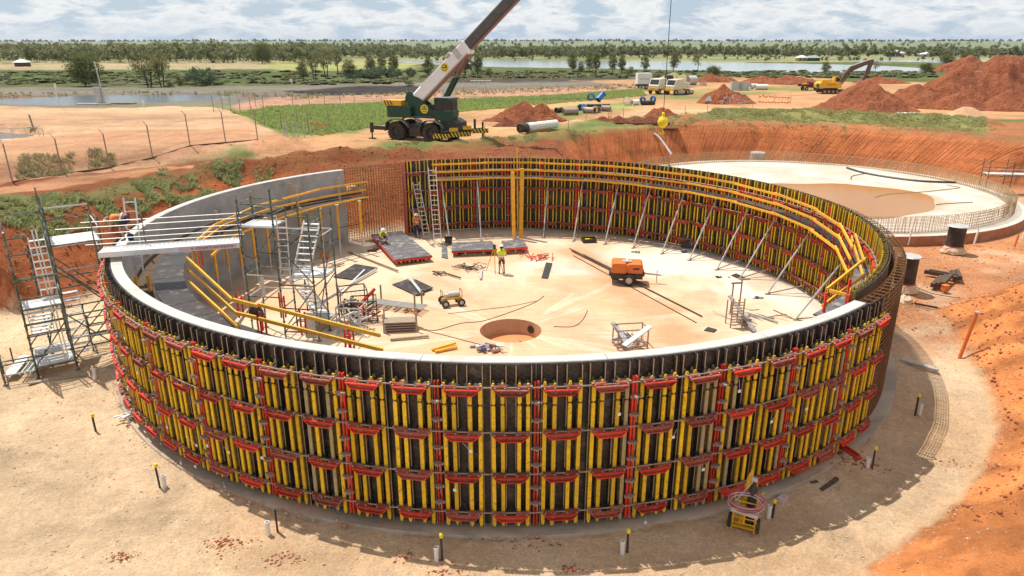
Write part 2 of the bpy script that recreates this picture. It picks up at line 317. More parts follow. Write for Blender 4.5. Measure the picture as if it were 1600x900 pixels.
def hfun(x, y):
    """ground height"""
    x = np.asarray(x, float); y = np.asarray(y, float)
    dxt = x-TC[0]; dyt = y-TC[1]; rt = np.hypot(dxt, dyt); ph = np.degrees(np.arctan2(dyt, dxt))
    # foot radius of the excavation round the tank by direction
    rf = np.interp(ph, [-180, -160, -120, -90, -70, -40, -5, 5, 60, 90, 115, 150, 180], [22.6, 60, 60, 60, 20.6, 20.6, 20.6, 19, 18.8, 18.6, 18.4, 19.6, 22.2])
    s1 = rt-rf
    wob = (fbm(x*.35, y*.35, 3, 5)-.5)*1.6
    s2 = np.hypot(x-SC[0], y-SC[1])-18.8
    s3 = sdpoly(x, y, LOW3)
    s4 = sdpoly(x, y, NEARLOW)
    def smin(a, b_, q): hh = np.clip(.5+.5*(b_-a)/q, 0, 1); return b_*(1-hh)+a*hh-q*hh*(1-hh)
    s = np.minimum(smin(smin(s1, s2, 7.0*sst(-5, 10, x)*sst(35, 45, y)+.01), s3, 3.), s4)+wob*.5*sst(-1, 1.5, np.minimum(s1, s2))
    right = sst(4, 9, x)*sst(41, 35, y)                    # long slope at the lower right
    lft = sst(-12, -20, x); wid = (3.1+3.2*lft+1.8*sst(75, 105, ph)*sst(165, 140, ph))*(1-right)+6.8*right
    k = sst(0, 1, s/wid)*.45*(1-right)+np.clip(s/wid, 0, 1)*(.55+.45*right)
    up = 4.0
    h = -.2+(up+.2)*k
    # clods on freshly cut faces and on the loose ground
    face = np.exp(-((k-.5)/.38)**2)
    h = h+face*(fbm(x*1.5, y*1.5, 5, 9)-.5)*(.16+1.1*lft+.35*right+.3*sst(60, 80, ph)*(rt < 24))+face*right*((fbm(x*.45, y*.45, 3, 15)-.5)*1.6+(np.abs(fbm(x*1.1, y*.5, 3, 16)-.5)*-1.0))
    upm = sst(.85, 1, k)
    # raised earth platform on the left with its eroded face
    mo = sdpoly(x, y, MOUND); h = h+upm*1.0*sst(3.2, 0, mo+(fbm(x*.5, y*.5, 3, 3)-.5)*1.2)
    # ponds are dug in
    for P, dep, ww in ((PONDL, 1.6, 2.0), (SETTLE, 1.2, 1.2), (LAKE, 1.0, 8.), (LAKE2, 1.0, 8.), (TRENCH, .35, 4.)):
        bx = [p[0] for p in P]; by = [p[1] for p in P]
        msk = (x > min(bx)-20) & (x < max(bx)+20) & (y > min(by)-20) & (y < max(by)+20)
        if msk.any():
            q = np.zeros(x.shape); q[msk] = sst(ww, -ww*.3, sdpoly(x[msk], y[msk], P)); h = h-q*dep
    # spoil ridge behind the tank and along the cut
    for pts, hh, ww in ((pxp(4, (330, 268), (400, 262), (520, 250), (640, 244)), .75, 2.2), (pxp(4, (560, 226), (700, 232), (830, 219), (900, 209)), .5, 2.), (pxp(4, (895, 196), (960, 192), (1030, 190), (1080, 188)), .55, 3.), (pxp(4, (1130, 181), (1250, 184), (1400, 190), (1530, 196)), .9, 3.4)):
        d = sdline(x, y, pts); h = h+upm*hh*sst(ww, 0, d)*(.6+.8*fbm(x*.8, y*.8, 3, 21))
    # rough, weedy ground round the excavation
    rough = upm*sst(28, 8, s)
    h = h+rough*(fbm(x*.9, y*.9, 4, 31)-.5)*.5
    h = h+(fbm(x*.12, y*.12, 3, 41)-.5)*.12*sst(0, 2, rt-18)
    # far country: low rises to the horizon
    far = sst(900, 3600, y)
    h = h+far*(22+11*fbm(x*.0006+3, y*.0004, 2, 51))
    h = h+.12*sst(18.5, 17.7, rt)*(k < .02)
    # seat for the slabs
    h = np.where(rt < 17.2, -1.5, h)
    h = np.where(np.hypot(x-SC[0], y-SC[1]) < 16.2, -.6, h)
    return h, k, s, ph, rt, right, mo
def hz(x, y): return float(hfun(np.array([x]), np.array([y]))[0][0])
# paint: (polygon in the plane z, colour, edge softness m, edge wobble m, patchiness 0..1)
CREAM = (.60, .44, .29); GRAVEL = (.74, .53, .335); TAN = (.50, .30, .17); ORANGE = (.56, .24, .09); RED = (.34, .105, .04); DRED = (.23, .07, .032)
GREEN = (.16, .20, .06); OLIVE = (.22, .23, .09); GREYB = (.20, .17, .145); MUD = (.035, .03, .028); DRY = (.42, .36, .19); PINK = (.46, .25, .16)
PAINT = [
 (4, [(-900, 97), (2500, 97), (2500, 152), (-900, 152)], (.085, .105, .035), 3, 6, .35),
 (4, [(-900, 96), (660, 96), (640, 104), (430, 108), (-900, 112)], (.37, .29, .17), 4, 10, .2),
 (4, [(-900, 113), (440, 110), (400, 128), (-900, 133)], (.065, .10, .025), 4, 8, .5),
 (4, [(400, 97), (660, 97), (640, 108), (440, 112)], (.30, .31, .11), 4, 8, .3),
 (4, [(-900, 137), (120, 136), (400, 134.5), (760, 126), (1000, 122), (1000, 138), (760, 150), (520, 158), (420, 172), (330, 166), (0, 168), (-900, 176)], GREYB, 2, 3, .3),
 (4, [(-300, 153), (0, 150), (150, 147.5), (300, 147.5), (400, 150), (400, 153), (300, 150), (0, 155), (-300, 160)], (.26, .14, .08), .8, 1.5, .3),
 (4, [(440, 141), (560, 132), (640, 132), (688, 137), (610, 146), (500, 147)], MUD, 1, 1.5, .1),
 (4, [(690, 123), (800, 120), (985, 120), (985, 127), (800, 129), (700, 129)], (.06, .05, .042), 2, 3, .3),
 (4, [(350, 166), (430, 152), (700, 143), (1000, 132), (1010, 148), (760, 156), (640, 163), (420, 177)], PINK, 1.5, 3, .4),
 (4, [(360, 183), (420, 168), (560, 163), (700, 157), (880, 149), (1000, 139), (1015, 150), (870, 163), (760, 172), (640, 180), (620, 194), (500, 215), (430, 206)], GREEN, 1.2, 2.5, .45),
 (4, [(620, 175), (860, 160), (960, 150), (1060, 138), (1180, 128), (1700, 128), (1700, 186), (1250, 190), (1100, 180), (960, 190), (860, 196), (820, 215), (640, 228), (520, 238), (440, 246), (410, 250), (470, 218), (600, 197)], (.56, .30, .155), 1.5, 3, .25),
 (4, [(900, 126), (1300, 117), (1300, 130), (1100, 136), (1060, 140)], (.46, .24, .12), 2, 4, .4),
 (4, [(1000, 150), (1100, 140), (1300, 131), (1320, 140), (1120, 150), (1080, 158)], (.24, .24, .08), 2, 3, .6),
 (4, [(820, 180), (900, 163), (990, 158), (1010, 163), (960, 174), (880, 188)], (.20, .25, .07), 1, 2, .5),
 (4, [(860, 202), (900, 190), (1010, 172), (1250, 168), (1250, 174), (1040, 185), (930, 192)], (.62, .38, .22), 1, 2, .2),
 (4, [(-500, 163), (0, 166), (100, 170), (330, 166), (352, 180), (400, 198), (436, 226), (436, 243), (360, 246), (200, 266), (0, 290), (-500, 330)], (.60, .36, .22), 1, 1.5, .2),
 (4, [(-500, 260), (0, 240), (200, 220), (400, 214), (420, 238), (200, 262), (0, 284), (-500, 320)], (.47, .25, .14), 1, 1.5, .35),
 (4, [(-500, 330), (0, 289), (200, 265), (370, 247), (450, 246), (640, 236), (740, 228), (830, 217), (900, 205), (1000, 196), (1090, 188), (1090, 260), (-500, 460)], (.27, .082, .037), .6, 1.2, .2),
 (4, [(-500, 350), (0, 293), (200, 268), (370, 249), (390, 254), (200, 276), (0, 303), (-500, 360)], (.52, .26, .14), .4, .6, .2),
 (4, [(380, 236), (470, 214), (520, 222), (500, 246), (400, 250)], (.54, .28, .15), .8, 1.0, .3),
 (4, [(-200, 318), (0, 305), (110, 300), (330, 262), (400, 272), (250, 315), (120, 320), (0, 335), (-200, 350)], (.19, .18, .065), .6, 2.0, .65),
 (4, [(-200, 345), (0, 336), (170, 308), (180, 318), (0, 349), (-200, 370)], (.52, .24, .13), .4, .8, .3),
 (4, [(650, 235), (740, 225), (830, 214), (1000, 192), (1090, 182), (1090, 190), (1000, 202), (830, 224), (740, 235)], (.24, .19, .07), .6, 1.5, .65),
 (4, [(1060, 184), (1540, 190), (1900, 190), (1900, 240), (1060, 225)], (.40, .16, .07), .8, 1.2, .2),
 (4, [(1000, 186), (1090, 180), (1120, 170), (1300, 174), (1450, 180), (1540, 192), (1540, 206), (1400, 196), (1100, 186)], (.21, .22, .08), .5, 1.0, .2),
]
def ground_colour(x, y, k, s, ph, rt, right, z):
    n = x.size; c = np.empty((n, 3)); c[:] = (.16, .19, .06)
    row = 72+8.6*1095/np.maximum(y, 1)                          # distance bands of the far fields
    nz = fbm(x*.02, y*.012, 4, 61)
    far = sst(98, 95, row)
    f1 = np.array((.27, .26, .13)); f2 = np.array((.17, .19, .08)); f3 = np.array((.17, .20, .11))
    m = sst(.4, .6, nz)[:, None]; fc = f1*m+f2*(1-m); m2 = sst(84, 78, row)[:, None]; fc = fc*(1-m2)+(f3*(.8+.4*nz[:, None]))*m2
    c = c*(1-far[:, None])+fc*far[:, None]
    wx = (fbm(x*.25, y*.25, 4, 71)-.5); wf = (fbm(x*.05, y*.05, 3, 72)-.5)
    pn = fbm(x*.55, y*.55, 4, 77)
    for zz, poly, col, soft, wob, patch in PAINT:
        P = pxp(zz, *poly); bx = [p[0] for p in P]; by = [p[1] for p in P]
        msk = (x > min(bx)-15) & (x < max(bx)+15) & (y > min(by)-15) & (y < max(by)+15) & (y > 20)
        if not msk.any(): continue
        X = x[msk]; Y = y[msk]
        d = sdpoly(X, Y, P)+wob*(wx[msk]*2)
        a = sst(soft, -soft, d)
        if patch: a = a*(1-patch*sst(.42, .62, pn[msk]))
        c[msk] = c[msk]*(1-a[:, None])+np.array(col)*a[:, None]
    # excavation
    low = sst(.12-.08*right, .02, k)[:, None]; slope = (sst(.03, .12, k)*sst(1.0, .86, k))[:, None]
    nn = fbm(x*.3, y*.3, 4, 81)[:, None]; n2_ = fbm(x*1.3, y*1.3, 3, 83)[:, None]
    back = (sst(30, 46, y)*sst(-17, -9, x))[:, None]; rr = right[:, None]
    cs = np.array(RED)*(1-back)+np.array((.50, .165, .062))*back  # back cut faces more orange, and brightened in colour as if sunlit
    cs = cs*(1-rr)+np.array((.64, .235, .08))*rr
    fur = fbm(x*.35+y*.9, y*.25-x*.12, 4, 85)[:, None]; cs = cs*(.78+.44*n2_)*(1-rr*.35*sst(.48, .38, fur))*(1+rr*.25*sst(.55, .68, fur))  # right bank: shaded furrows and sunlit ridges painted into the colour
    c = c*(1-slope)+cs*slope
    c = np.where((right > .05)[:, None] & (k > .03)[:, None], cs, c)
    red = sst(-24, -8, ph+8*(nn[:, 0]-.5))*sst(150, 120, ph)*sst(5, 14, x+0*y+np.where(y > 45, 10, 0))
    ring = sst(20.1, 20.8, rt+1.2*(nn[:, 0]-.5))*.45                  # red dust spilling over the gravel towards the bank
    trk = sst(.6, .2, np.abs(np.abs(rt-21.6+1.2*np.sin(ph*.05))-.95))*sst(-175, -150, ph)*sst(-40, -80, ph); cg = np.array(GRAVEL)*(.84+.32*nn)*(1-.12*trk*sst(.4, .6, fbm(x*.4, y*.4, 3, 95)))[:, None]
    for pl_ in (((0, 850), (140, 812), (280, 770)), ((0, 880), (150, 840), (300, 800)), ((-60, 700), (120, 730), (260, 800), (420, 860), (640, 892)), ((-60, 730), (110, 765), (240, 830), (400, 885)), ((1000, 900), (1200, 870), (1380, 780), (1480, 690), (1500, 600)), ((1100, 900), (1260, 880), (1420, 800), (1515, 700), (1530, 620))):
        dd = sdline(x, y, pxp(-.2, *pl_)); cg_m = sst(.5, .12, dd+.25*(n2_[:, 0]-.5))*sst(.42, .55, fbm(x*.5, y*.5, 3, 97)); cg = cg*(1-.2*cg_m)[:, None]
    blot = sst(.54, .72, fbm(x*.14, y*.14, 4, 91))*.5
    cg = cg*(1-blot[:, None])+np.array((.58, .34, .17))*blot[:, None]
    rg = (ring*sst(6, 12, x)*sst(44, 34, y)*.8)[:, None]; cg = cg*(1-rg)+np.array((.58, .27, .12))*rg
    dirt = np.array((.52, .21, .085))*(.75+.5*nn); lt = sst(.52, .68, fbm(x*.22+9, y*.3, 4, 93))[:, None]; dirt = dirt*(1-lt)+np.array((.58, .36, .22))*lt
    cl = cg*(1-red[:, None])+dirt*red[:, None]
    c = c*(1-low)+cl*low
    return np.clip(c, 0, 1)
# one sheet from behind the camera to the horizon, cells growing with distance
ys = list(np.arange(-90, 6, 6.))+list(np.arange(6, 60, .36)); yy = 60.
while yy < 26000:
    ys.append(yy); yy += min(max(.38, yy*yy/9400*.62), yy*.09)
ys = np.array(ys); NC = 460; us = np.linspace(-1, 1, NC)
us = np.sign(us)*(np.abs(us)*.82+.18*np.abs(us)**3)
hw = np.maximum(82, .86*ys+8)
GX = hw[:, None]*us[None, :]; GY = np.repeat(ys[:, None], NC, 1)
gx = GX.ravel(); gy = GY.ravel()
H_, k_, s_, ph_, rt_, right_, mo_ = hfun(gx, gy)
gc = ground_colour(gx, gy, k_, s_, ph_, rt_, right_, H_)
def grid_mesh(name, gx, gy, gz, nr, nc):
    me = bpy.data.meshes.new(name); n = nr*nc
    me.vertices.add(n); me.vertices.foreach_set('co', np.stack([gx, gy, gz], 1).ravel().astype(np.float32))
    i = np.arange(nr-1)[:, None]*nc+np.arange(nc-1)[None, :]; q = np.stack([i, i+1, i+nc+1, i+nc], -1).reshape(-1, 4)
    me.loops.add(q.size); me.loops.foreach_set('vertex_index', q.ravel().astype(np.int32))
    me.polygons.add(len(q)); me.polygons.foreach_set('loop_start', (np.arange(len(q))*4).astype(np.int32))
    me.polygons.foreach_set('use_smooth', np.ones(len(q), bool)); me.update(calc_edges=True); return me
def set_col(me, c, name='Col'):
    a = me.color_attributes.new(name, 'FLOAT_COLOR', 'POINT'); a.data.foreach_set('color', np.concatenate([c, np.ones((len(c), 1))], 1).ravel().astype(np.float32))
gm = grid_mesh('ground', gx, gy, H_, len(ys), NC); set_col(gm, gc)
# arc length round the excavations (bucket-teeth grooves run down the cut faces)
d2 = np.hypot(gx-SC[0], gy-SC[1]); a2 = np.arctan2(gy-SC[1], gx-SC[0]); a1 = np.radians(ph_)
use2 = (np.abs(d2-18.8) < np.abs(s_)+3.0) & (gx > 8)
arc = np.where(use2, a2*20, a1*20); gmask = sst(.04, .12, k_)*sst(1., .9, k_)*(.25+.75*use2)*(1-.6*right_)
st = gm.attributes.new('groove', 'FLOAT', 'POINT'); st.data.foreach_set('value', arc.astype(np.float32))
st = gm.attributes.new('gmask', 'FLOAT', 'POINT'); st.data.foreach_set('value', gmask.astype(np.float32))
peb = sst(.1, .03, k_)
st = gm.attributes.new('peb', 'FLOAT', 'POINT'); st.data.foreach_set('value', peb.astype(np.float32))
m, t, b = new_mat('earth'); MATS['earth'] = m; l = t.links.new
ac = N(t, 'ShaderNodeAttribute', attribute_name='Col'); g = N(t, 'ShaderNodeNewGeometry')
def noise(scale, det, out=0, vec=None, rough=.6):
    n = N(t, 'ShaderNodeTexNoise', inp={'Scale': scale, 'Detail': det, 'Roughness': rough}); l(vec or g.outputs['Position'], n.inputs['Vector']); return n.outputs[0]
def mul(a, lo, hi, i1=.25, i2=.75):
    r = N(t, 'ShaderNodeMapRange', inp={1: i1, 2: i2, 3: lo, 4: hi}); l(a, r.inputs[0]); return r.outputs[0]
def mix(a, bb, f, mode='MIX'):
    x = N(t, 'ShaderNodeMix', data_type='RGBA', blend_type=mode)
    if isinstance(f, float): x.inputs[0].default_value = f
    else: l(f, x.inputs[0])
    for s_i, v in ((6, a), (7, bb)):
        if isinstance(v, tuple): x.inputs[s_i].default_value = v
        else: l(v, x.inputs[s_i])
    return x.outputs[2]
def math_(op, a, bb, c=None):
    x = N(t, 'ShaderNodeMath', operation=op)
    for i, v in enumerate((a, bb, c)):
        if v is None: continue
        if isinstance(v, (int, float)): x.inputs[i].default_value = v
        else: l(v, x.inputs[i])
    return x.outputs[0]
nA = noise(.35, 8, rough=.7); nB = noise(3.2, 8, rough=.75); nC = noise(14., 5)
mpd = N(t, 'ShaderNodeMapping'); mpd.inputs['Scale'].default_value = (.018, .06, 1.); l(g.outputs['Position'], mpd.inputs[0]); nD = noise(1., 9, vec=mpd.outputs[0], rough=.72)
col = mix(ac.outputs['Color'], mul(nA, .80, 1.22), 1., 'MULTIPLY')
col = mix(col, mul(nD, .66, 1.36, .3, .7), 1., 'MULTIPLY')
col = mix(col, mul(nB, .78, 1.22), 1., 'MULTIPLY'); col = mix(col, mul(nC, .80, 1.20), 1., 'MULTIPLY')
vo = N(t, 'ShaderNodeTexVoronoi', inp={'Scale': 14.}); l(g.outputs['Position'], vo.inputs['Vector'])
vd = N(t, 'ShaderNodeSeparateColor'); l(vo.outputs['Color'], vd.inputs[0])
pm = N(t, 'ShaderNodeAttribute', attribute_name='peb')
stone = math_('MULTIPLY', mul(vd.outputs[0], 0., 1., .55, .95), pm.outputs['Fac'])
col = mix(col, mix((.46, .34, .23, 1), (.78, .66, .50, 1), vd.outputs[1]), math_('MULTIPLY', stone, .4))
# wheel ruts and rake lines: stretched noise
mpn = N(t, 'ShaderNodeMapping'); mpn.inputs['Rotation'].default_value = (0, 0, R(-38)); mpn.inputs['Scale'].default_value = (.5, 7., 1.); l(g.outputs['Position'], mpn.inputs[0])
rut = noise(1., 3, vec=mpn.outputs[0]); rutk = math_('MULTIPLY', rut, pm.outputs['Fac'])
# bucket teeth
gr = N(t, 'ShaderNodeAttribute', attribute_name='groove'); gk = N(t, 'ShaderNodeAttribute', attribute_name='gmask')
sepz = N(t, 'ShaderNodeSeparateXYZ'); l(g.outputs['Position'], sepz.inputs[0])
gv = N(t, 'ShaderNodeCombineXYZ'); l(math_('MULTIPLY_ADD', sepz.outputs['Z'], .55, gr.outputs['Fac']), gv.inputs[0]); l(math_('MULTIPLY', sepz.outputs['Z'], .07), gv.inputs[1])
gn = noise(4.2, 3, vec=gv.outputs[0], rough=.5); gline = mul(gn, 0., 1., .36, .52)
gdark = math_('MULTIPLY', math_('SUBTRACT', 1., gline), gk.outputs['Fac'])
col = mix(col, (.20, .06, .025, 1), math_('MULTIPLY', gdark, .28))
l(col, b.inputs['Base Color']); b.inputs['Roughness'].default_value = .95; b.inputs['Specular IOR Level'].default_value = .15
hgt = math_('ADD', math_('MULTIPLY', nB, .22), math_('MULTIPLY', nC, .07))
hgt = math_('ADD', hgt, math_('MULTIPLY', math_('MULTIPLY', gline, gk.outputs['Fac']), .09))
hgt = math_('ADD', hgt, math_('MULTIPLY', rutk, .05)); hgt = math_('ADD', hgt, math_('MULTIPLY', stone, .03))
bp = N(t, 'ShaderNodeBump', inp={'Strength': .85, 'Distance': 1.0}); l(hgt, bp.inputs['Height']); l(bp.outputs[0], b.inputs['Normal'])
gm.materials.append(m); link('ground', gm, kind='structure')
# water bodies
def sheet(name, pts, z, mk, kind='structure', **kw):
    b_ = MB(); b_.add([(x, y, z) for x, y in pts], [tuple(range(len(pts)))]); return b_.build(name, mk, kind=kind, **kw)
def grow(pts, d):
    cx = sum(p[0] for p in pts)/len(pts); cy = sum(p[1] for p in pts)/len(pts); o = []
    for x, y in pts:
        q = math.hypot(x-cx, y-cy); o.append((x+(x-cx)/q*d, y+(y-cy)/q*d))
    return o
sheet('pond_water', grow(PONDL, .5), 3.78, 'water_pond'); sheet('lake_water', grow(LAKE, 5), 3.7, 'water_lake'); sheet('far_lake_water', grow(LAKE2, 4), 3.7, 'water_lake')
sheet('settling_pond_water', SETTLE, 4.1, 'water_pond')
sheet('pond_scum', pxp(4.12, (0, 231), (40, 225), (66, 219), (70, 222), (40, 229), (0, 236)), 4.12, 'sludge')

# ================================================================== SLABS
def ring_sheet(name, c, z, r0, r1, holec=None, hr=None, colf=None, nr=46, ns=200, mk='slab', edge=None, edgemk=None, kind='structure', label=None):
    """round slab with an optional round hole off centre; colour painted per vertex (stains)"""
    th = np.linspace(0, 2*np.pi, ns, endpoint=False); T_ = np.linspace(0, 1, nr)
    ox = c[0]+r1*np.cos(th); oy = c[1]+r1*np.sin(th)
    hx = (holec[0]+hr*np.cos(th)) if holec else np.full(ns, c[0])+.02*np.cos(th); hy = (holec[1]+hr*np.sin(th)) if holec else np.full(ns, c[1])+.02*np.sin(th)
    X = hx[None]*(1-T_[:, None])+ox[None]*T_[:, None]; Y = hy[None]*(1-T_[:, None])+oy[None]*T_[:, None]
    x = X.ravel(); y = Y.ravel(); z_ = np.full(x.size, z)
    me = bpy.data.meshes.new(name); i = np.arange(nr-1)[:, None]*ns+np.arange(ns)[None]; j = np.arange(nr-1)[:, None]*ns+(np.arange(ns)[None]+1) % ns
    q = np.stack([i, i+ns, j+ns, j], -1).reshape(-1, 4)
    me.from_pydata(np.stack([x, y, z_], 1).tolist(), [], q.tolist()); set_col(me, colf(x, y)); me.materials.append(MATS[mk]); me.update()
    return me
m, t, b = new_mat('slab'); MATS['slab'] = m; l = t.links.new
ac = N(t, 'ShaderNodeAttribute', attribute_name='Col'); g = N(t, 'ShaderNodeNewGeometry')
nA = noise(.5, 8, rough=.7); nB = noise(5., 8, rough=.7)
mpn = N(t, 'ShaderNodeMapping'); mpn.inputs['Rotation'].default_value = (0, 0, R(25)); mpn.inputs['Scale'].default_value = (.35, 5., 1.); l(g.outputs['Position'], mpn.inputs[0]); nS = noise(1., 6, vec=mpn.outputs[0], rough=.6)
col = mix(ac.outputs['Color'], mul(nA, .86, 1.12), 1., 'MULTIPLY'); col = mix(col, mul(nB, .88, 1.12), 1., 'MULTIPLY'); col = mix(col, mul(nS, .9, 1.1), 1., 'MULTIPLY')
l(col, b.inputs['Base Color']); b.inputs['Roughness'].default_value = .85; b.inputs['Specular IOR Level'].default_value = .25
bp = N(t, 'ShaderNodeBump', inp={'Strength': .4, 'Distance': .04}); l(nB, bp.inputs['Height']); l(bp.outputs[0], b.inputs['Normal'])
HOLE = (-.06, 30.43); HR = 1.45
def floor_col(x, y):
    c = np.empty((x.size, 3)); c[:] = (.66, .50, .35)
    def blend(col, a): c[:] = c*(1-a[:, None])+np.array(col)*a[:, None]
    n = fbm(x*.22, y*.22, 5, 101); n2 = fbm(x*.6+5, y*.6, 4, 103)
    blend((.74, .67, .56), sst(.40, .58, n)*.9*sst(-4, 5, x))
    blend((.62, .38, .22), sst(.50, .66, fbm(x*.16+20, y*.2, 4, 105))*.8*sst(9, 3, x))
    dh = np.hypot(x-HOLE[0], y-HOLE[1]+1)
    blend((.60, .36, .20), sst(9.5, 3, dh+4*(n-.5))*.65)
    # rusty wash spreading from the compressor and swept towards the wall
    d = sdline(x, y, pxp(0, (900, 395), (960, 440), (1040, 490), (1065, 520), (1060, 560)))
    blend((.50, .24, .14), sst(1.6, .2, d+2.2*(n2-.5))*.85)
    blend((.62, .33, .17), sst(3.2, .6, d+3*(n-.5))*.5)
    d = sdline(x, y, pxp(0, (860, 420), (920, 425))); blend((.58, .28, .13), sst(1.5, 0, d+2*(n2-.5))*.7)
    blend((.72, .68, .60), sst(2.2, 0, np.hypot(x-3.6, y-40)+3*(n2-.5))*.8)
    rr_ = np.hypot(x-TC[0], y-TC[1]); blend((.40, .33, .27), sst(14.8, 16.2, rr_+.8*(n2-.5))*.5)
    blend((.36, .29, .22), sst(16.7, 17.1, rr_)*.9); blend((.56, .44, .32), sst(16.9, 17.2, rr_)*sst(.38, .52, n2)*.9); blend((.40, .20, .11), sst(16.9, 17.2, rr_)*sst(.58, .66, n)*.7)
    ang_ = np.arctan2(y-HOLE[1], x-HOLE[0]); st_ = fbm(ang_*7, dh*.12, 4, 131); blend((.60, .36, .21), sst(.56, .66, st_)*sst(13, 4, dh)*.42)
    blend((.56, .30, .18), sst(.60, .72, fbm(x*.5+31, y*.35, 5, 141))*.5); blend((.80, .72, .60), sst(.60, .70, fbm(ang_*9+7, dh*.2, 4, 137))*sst(14, 6, dh)*.3)
    return np.clip(c, 0, 1)
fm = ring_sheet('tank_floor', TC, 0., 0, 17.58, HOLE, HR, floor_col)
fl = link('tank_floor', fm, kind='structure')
e = MB(); e.lathe([(17.58, 0), (17.61, -.02), (17.63, -.45)], 160, (TC[0], TC[1], 0)); e.build('slab_kerb', 'concrete_slab_edge', fl)
e = MB(); e.lathe([(HR, 0), (HR, -.80)], 64, (HOLE[0], HOLE[1], 0)); e.build('sump_wall', 'sump_wall', fl)
e = MB(); e.lathe([(0.01, -.75), (HR, -.75)], 48, (HOLE[0], HOLE[1], 0)); e.build('sump_bottom', 'silt_orange', fl)
e = MB(); e.tube((HOLE[0]+.95, HOLE[1]+1.02, -.40), (HOLE[0]+1.08, HOLE[1]+1.16, -.40), .2, 16); e.build('outlet_pipe', 'black_pipe', fl)
e = MB(); e.tube((HOLE[0]+.45, HOLE[1]-.5, -.75), (HOLE[0]+.45, HOLE[1]-.5, -.35), .05, 8); e.build('standpipe', 'dark_steel', fl)
def slab2_col(x, y):
    c = np.empty((x.size, 3)); c[:] = (.62, .56, .475); n = fbm(x*.3, y*.3, 4, 111)
    a = sst(.45, .62, n)*.7; c[:] = c*(1-a[:, None])+np.array((.52, .42, .33))*a[:, None]
    d = np.hypot((x-27.5)/1.35, y-58.2)-6.0; a = sst(1.0, .0, np.abs(d+.2)+.5*(n-.5))*.7; c[:] = c*(1-a[:, None])+np.array((.48, .28, .16))*a[:, None]
    return c
s2 = link('second_tank_slab', ring_sheet('second_tank_slab', SC, .5, 0, 16.7, None, None, slab2_col), kind='structure')
e = MB(); e.lathe([(16.7, .5), (16.74, .47), (16.76, -.4)], 160, (SC[0], SC[1], 0)); e.build('slab_kerb', 'slab_edge_red', s2)
m, t, b = new_mat('puddle'); MATS['puddle'] = m; l = t.links.new; g = N(t, 'ShaderNodeNewGeometry')
b.inputs['Base Color'].default_value = (.38, .175, .045, 1); b.inputs['Roughness'].default_value = .12; b.inputs['Specular IOR Level'].default_value = .12
pd = [(27.0+(7.9+.5*math.sin(2*a+1)+.35*math.sin(5*a))*math.cos(a)*1.02, 58.4+(7.0+.5*math.sin(3*a)+.25*math.sin(7*a))*math.sin(a)) for a in [i*2*math.pi/80 for i in range(80)]]
sheet('muddy_puddle', pd, .512, 'puddle')
# ================================================================== TANK WALL AND FORMWORK
MOD = 2*math.pi/42; RO, RI, HW = 17.0, 16.61, 4.92
A0 = R(-95.8)                                   # one red post stands here, the others every module
def pol3(r, a, z): return (TC[0]+r*math.cos(a), TC[1]+r*math.sin(a), z)
# cast concrete, three quarters of the ring; pour joints recessed between the lifts
cw = thing('concrete_tank_wall', (TC[0], TC[1], 0), 'curved grey concrete tank wall with pale trowelled top rim, half enclosed by yellow and red formwork', 'concrete wall')
c0, c1 = R(130.8), R(360-47.9)
nseg = 11
for i in range(nseg):
    a = c0+(c1-c0)*i/nseg; b_ = c0+(c1-c0)*(i+1)/nseg-(.0008 if i < nseg-1 else 0); n = 14; e = MB(); vs = []
    for k in range(n+1):
        q = a+(b_-a)*k/n; c_, s_q = math.cos(q), math.sin(q); rtop = HW-.01*((k*7+i) % 2)*0
        for r, z in ((RO, .0), (RO, HW-.02), (RO-.02, HW), (RI+.02, HW), (RI, HW-.02), (RI, .0)): vs.append((r*c_, r*s_q, z))
    fs = []; mi = []
    for k in range(n):
        for j in range(6):
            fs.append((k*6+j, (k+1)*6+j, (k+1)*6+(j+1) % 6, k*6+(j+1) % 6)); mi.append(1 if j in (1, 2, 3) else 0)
    fs += [tuple(range(6)), tuple(n*6+5-j for j in range(6))]; mi += [0, 0]
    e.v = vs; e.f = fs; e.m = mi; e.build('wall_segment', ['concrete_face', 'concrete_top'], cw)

def beam_mesh(z0, z1, ext, inner):
    """timber I-beam: two chords and a web, upper end carries a short spliced extension"""
    e = MB()
    cuts = [(z0, z1, 0)] if inner else [(z0, 3.84, 0), (3.88, z1, 1)]
    for a, b_, k in cuts:
        for y, mi in ((.40, 0), (.22, 1)):
            w_ = .07 if inner else .10; pt = .10
            poly = [(-w_/2, a+(pt if k == 0 else .04)), (-w_/4, a), (w_/4, a), (w_/2, a+(pt if k == 0 else .04)), (w_/2, b_-(.04 if k == 0 and not inner else pt)), (w_/4, b_), (-w_/4, b_), (-w_/2, b_-(.04 if k == 0 and not inner else pt))]
            e.prism(poly, y-.02, y+.02, 'y', mi)
        e.box((0, .31, (a+b_)/2), (.028, .139, b_-a-.12), 1)
    return e
M_BEAM = beam_mesh(.13, 4.48, True, False).mesh('formwork_beam', ['beam_yellow', 'beam_web'])
M_BEAM_OLD = beam_mesh(.13, 4.46, True, False).mesh('formwork_beam_old', ['beam_old', 'beam_web'])
M_BEAM_IN = beam_mesh(.12, 5.14, False, True).mesh('inner_beam', ['beam_yellow', 'beam_web'])
M_BEAM_IN2 = beam_mesh(.12, 5.10, False, True).mesh('inner_beam_old', ['beam_old', 'beam_web'])
def fin_mesh():
    e = MB(); d = .165; z0, z1 = .03, 4.90
    e.box((0, .012+d/2, (z0+z1)/2), (.018, d, z1-z0), 0); e.box((0, .012+d+.003, (z0+z1)/2), (.024, .008, z1-z0), 1)
    return e.mesh('fin', ['ply_plain', 'timber_edge'])
M_FIN = fin_mesh()
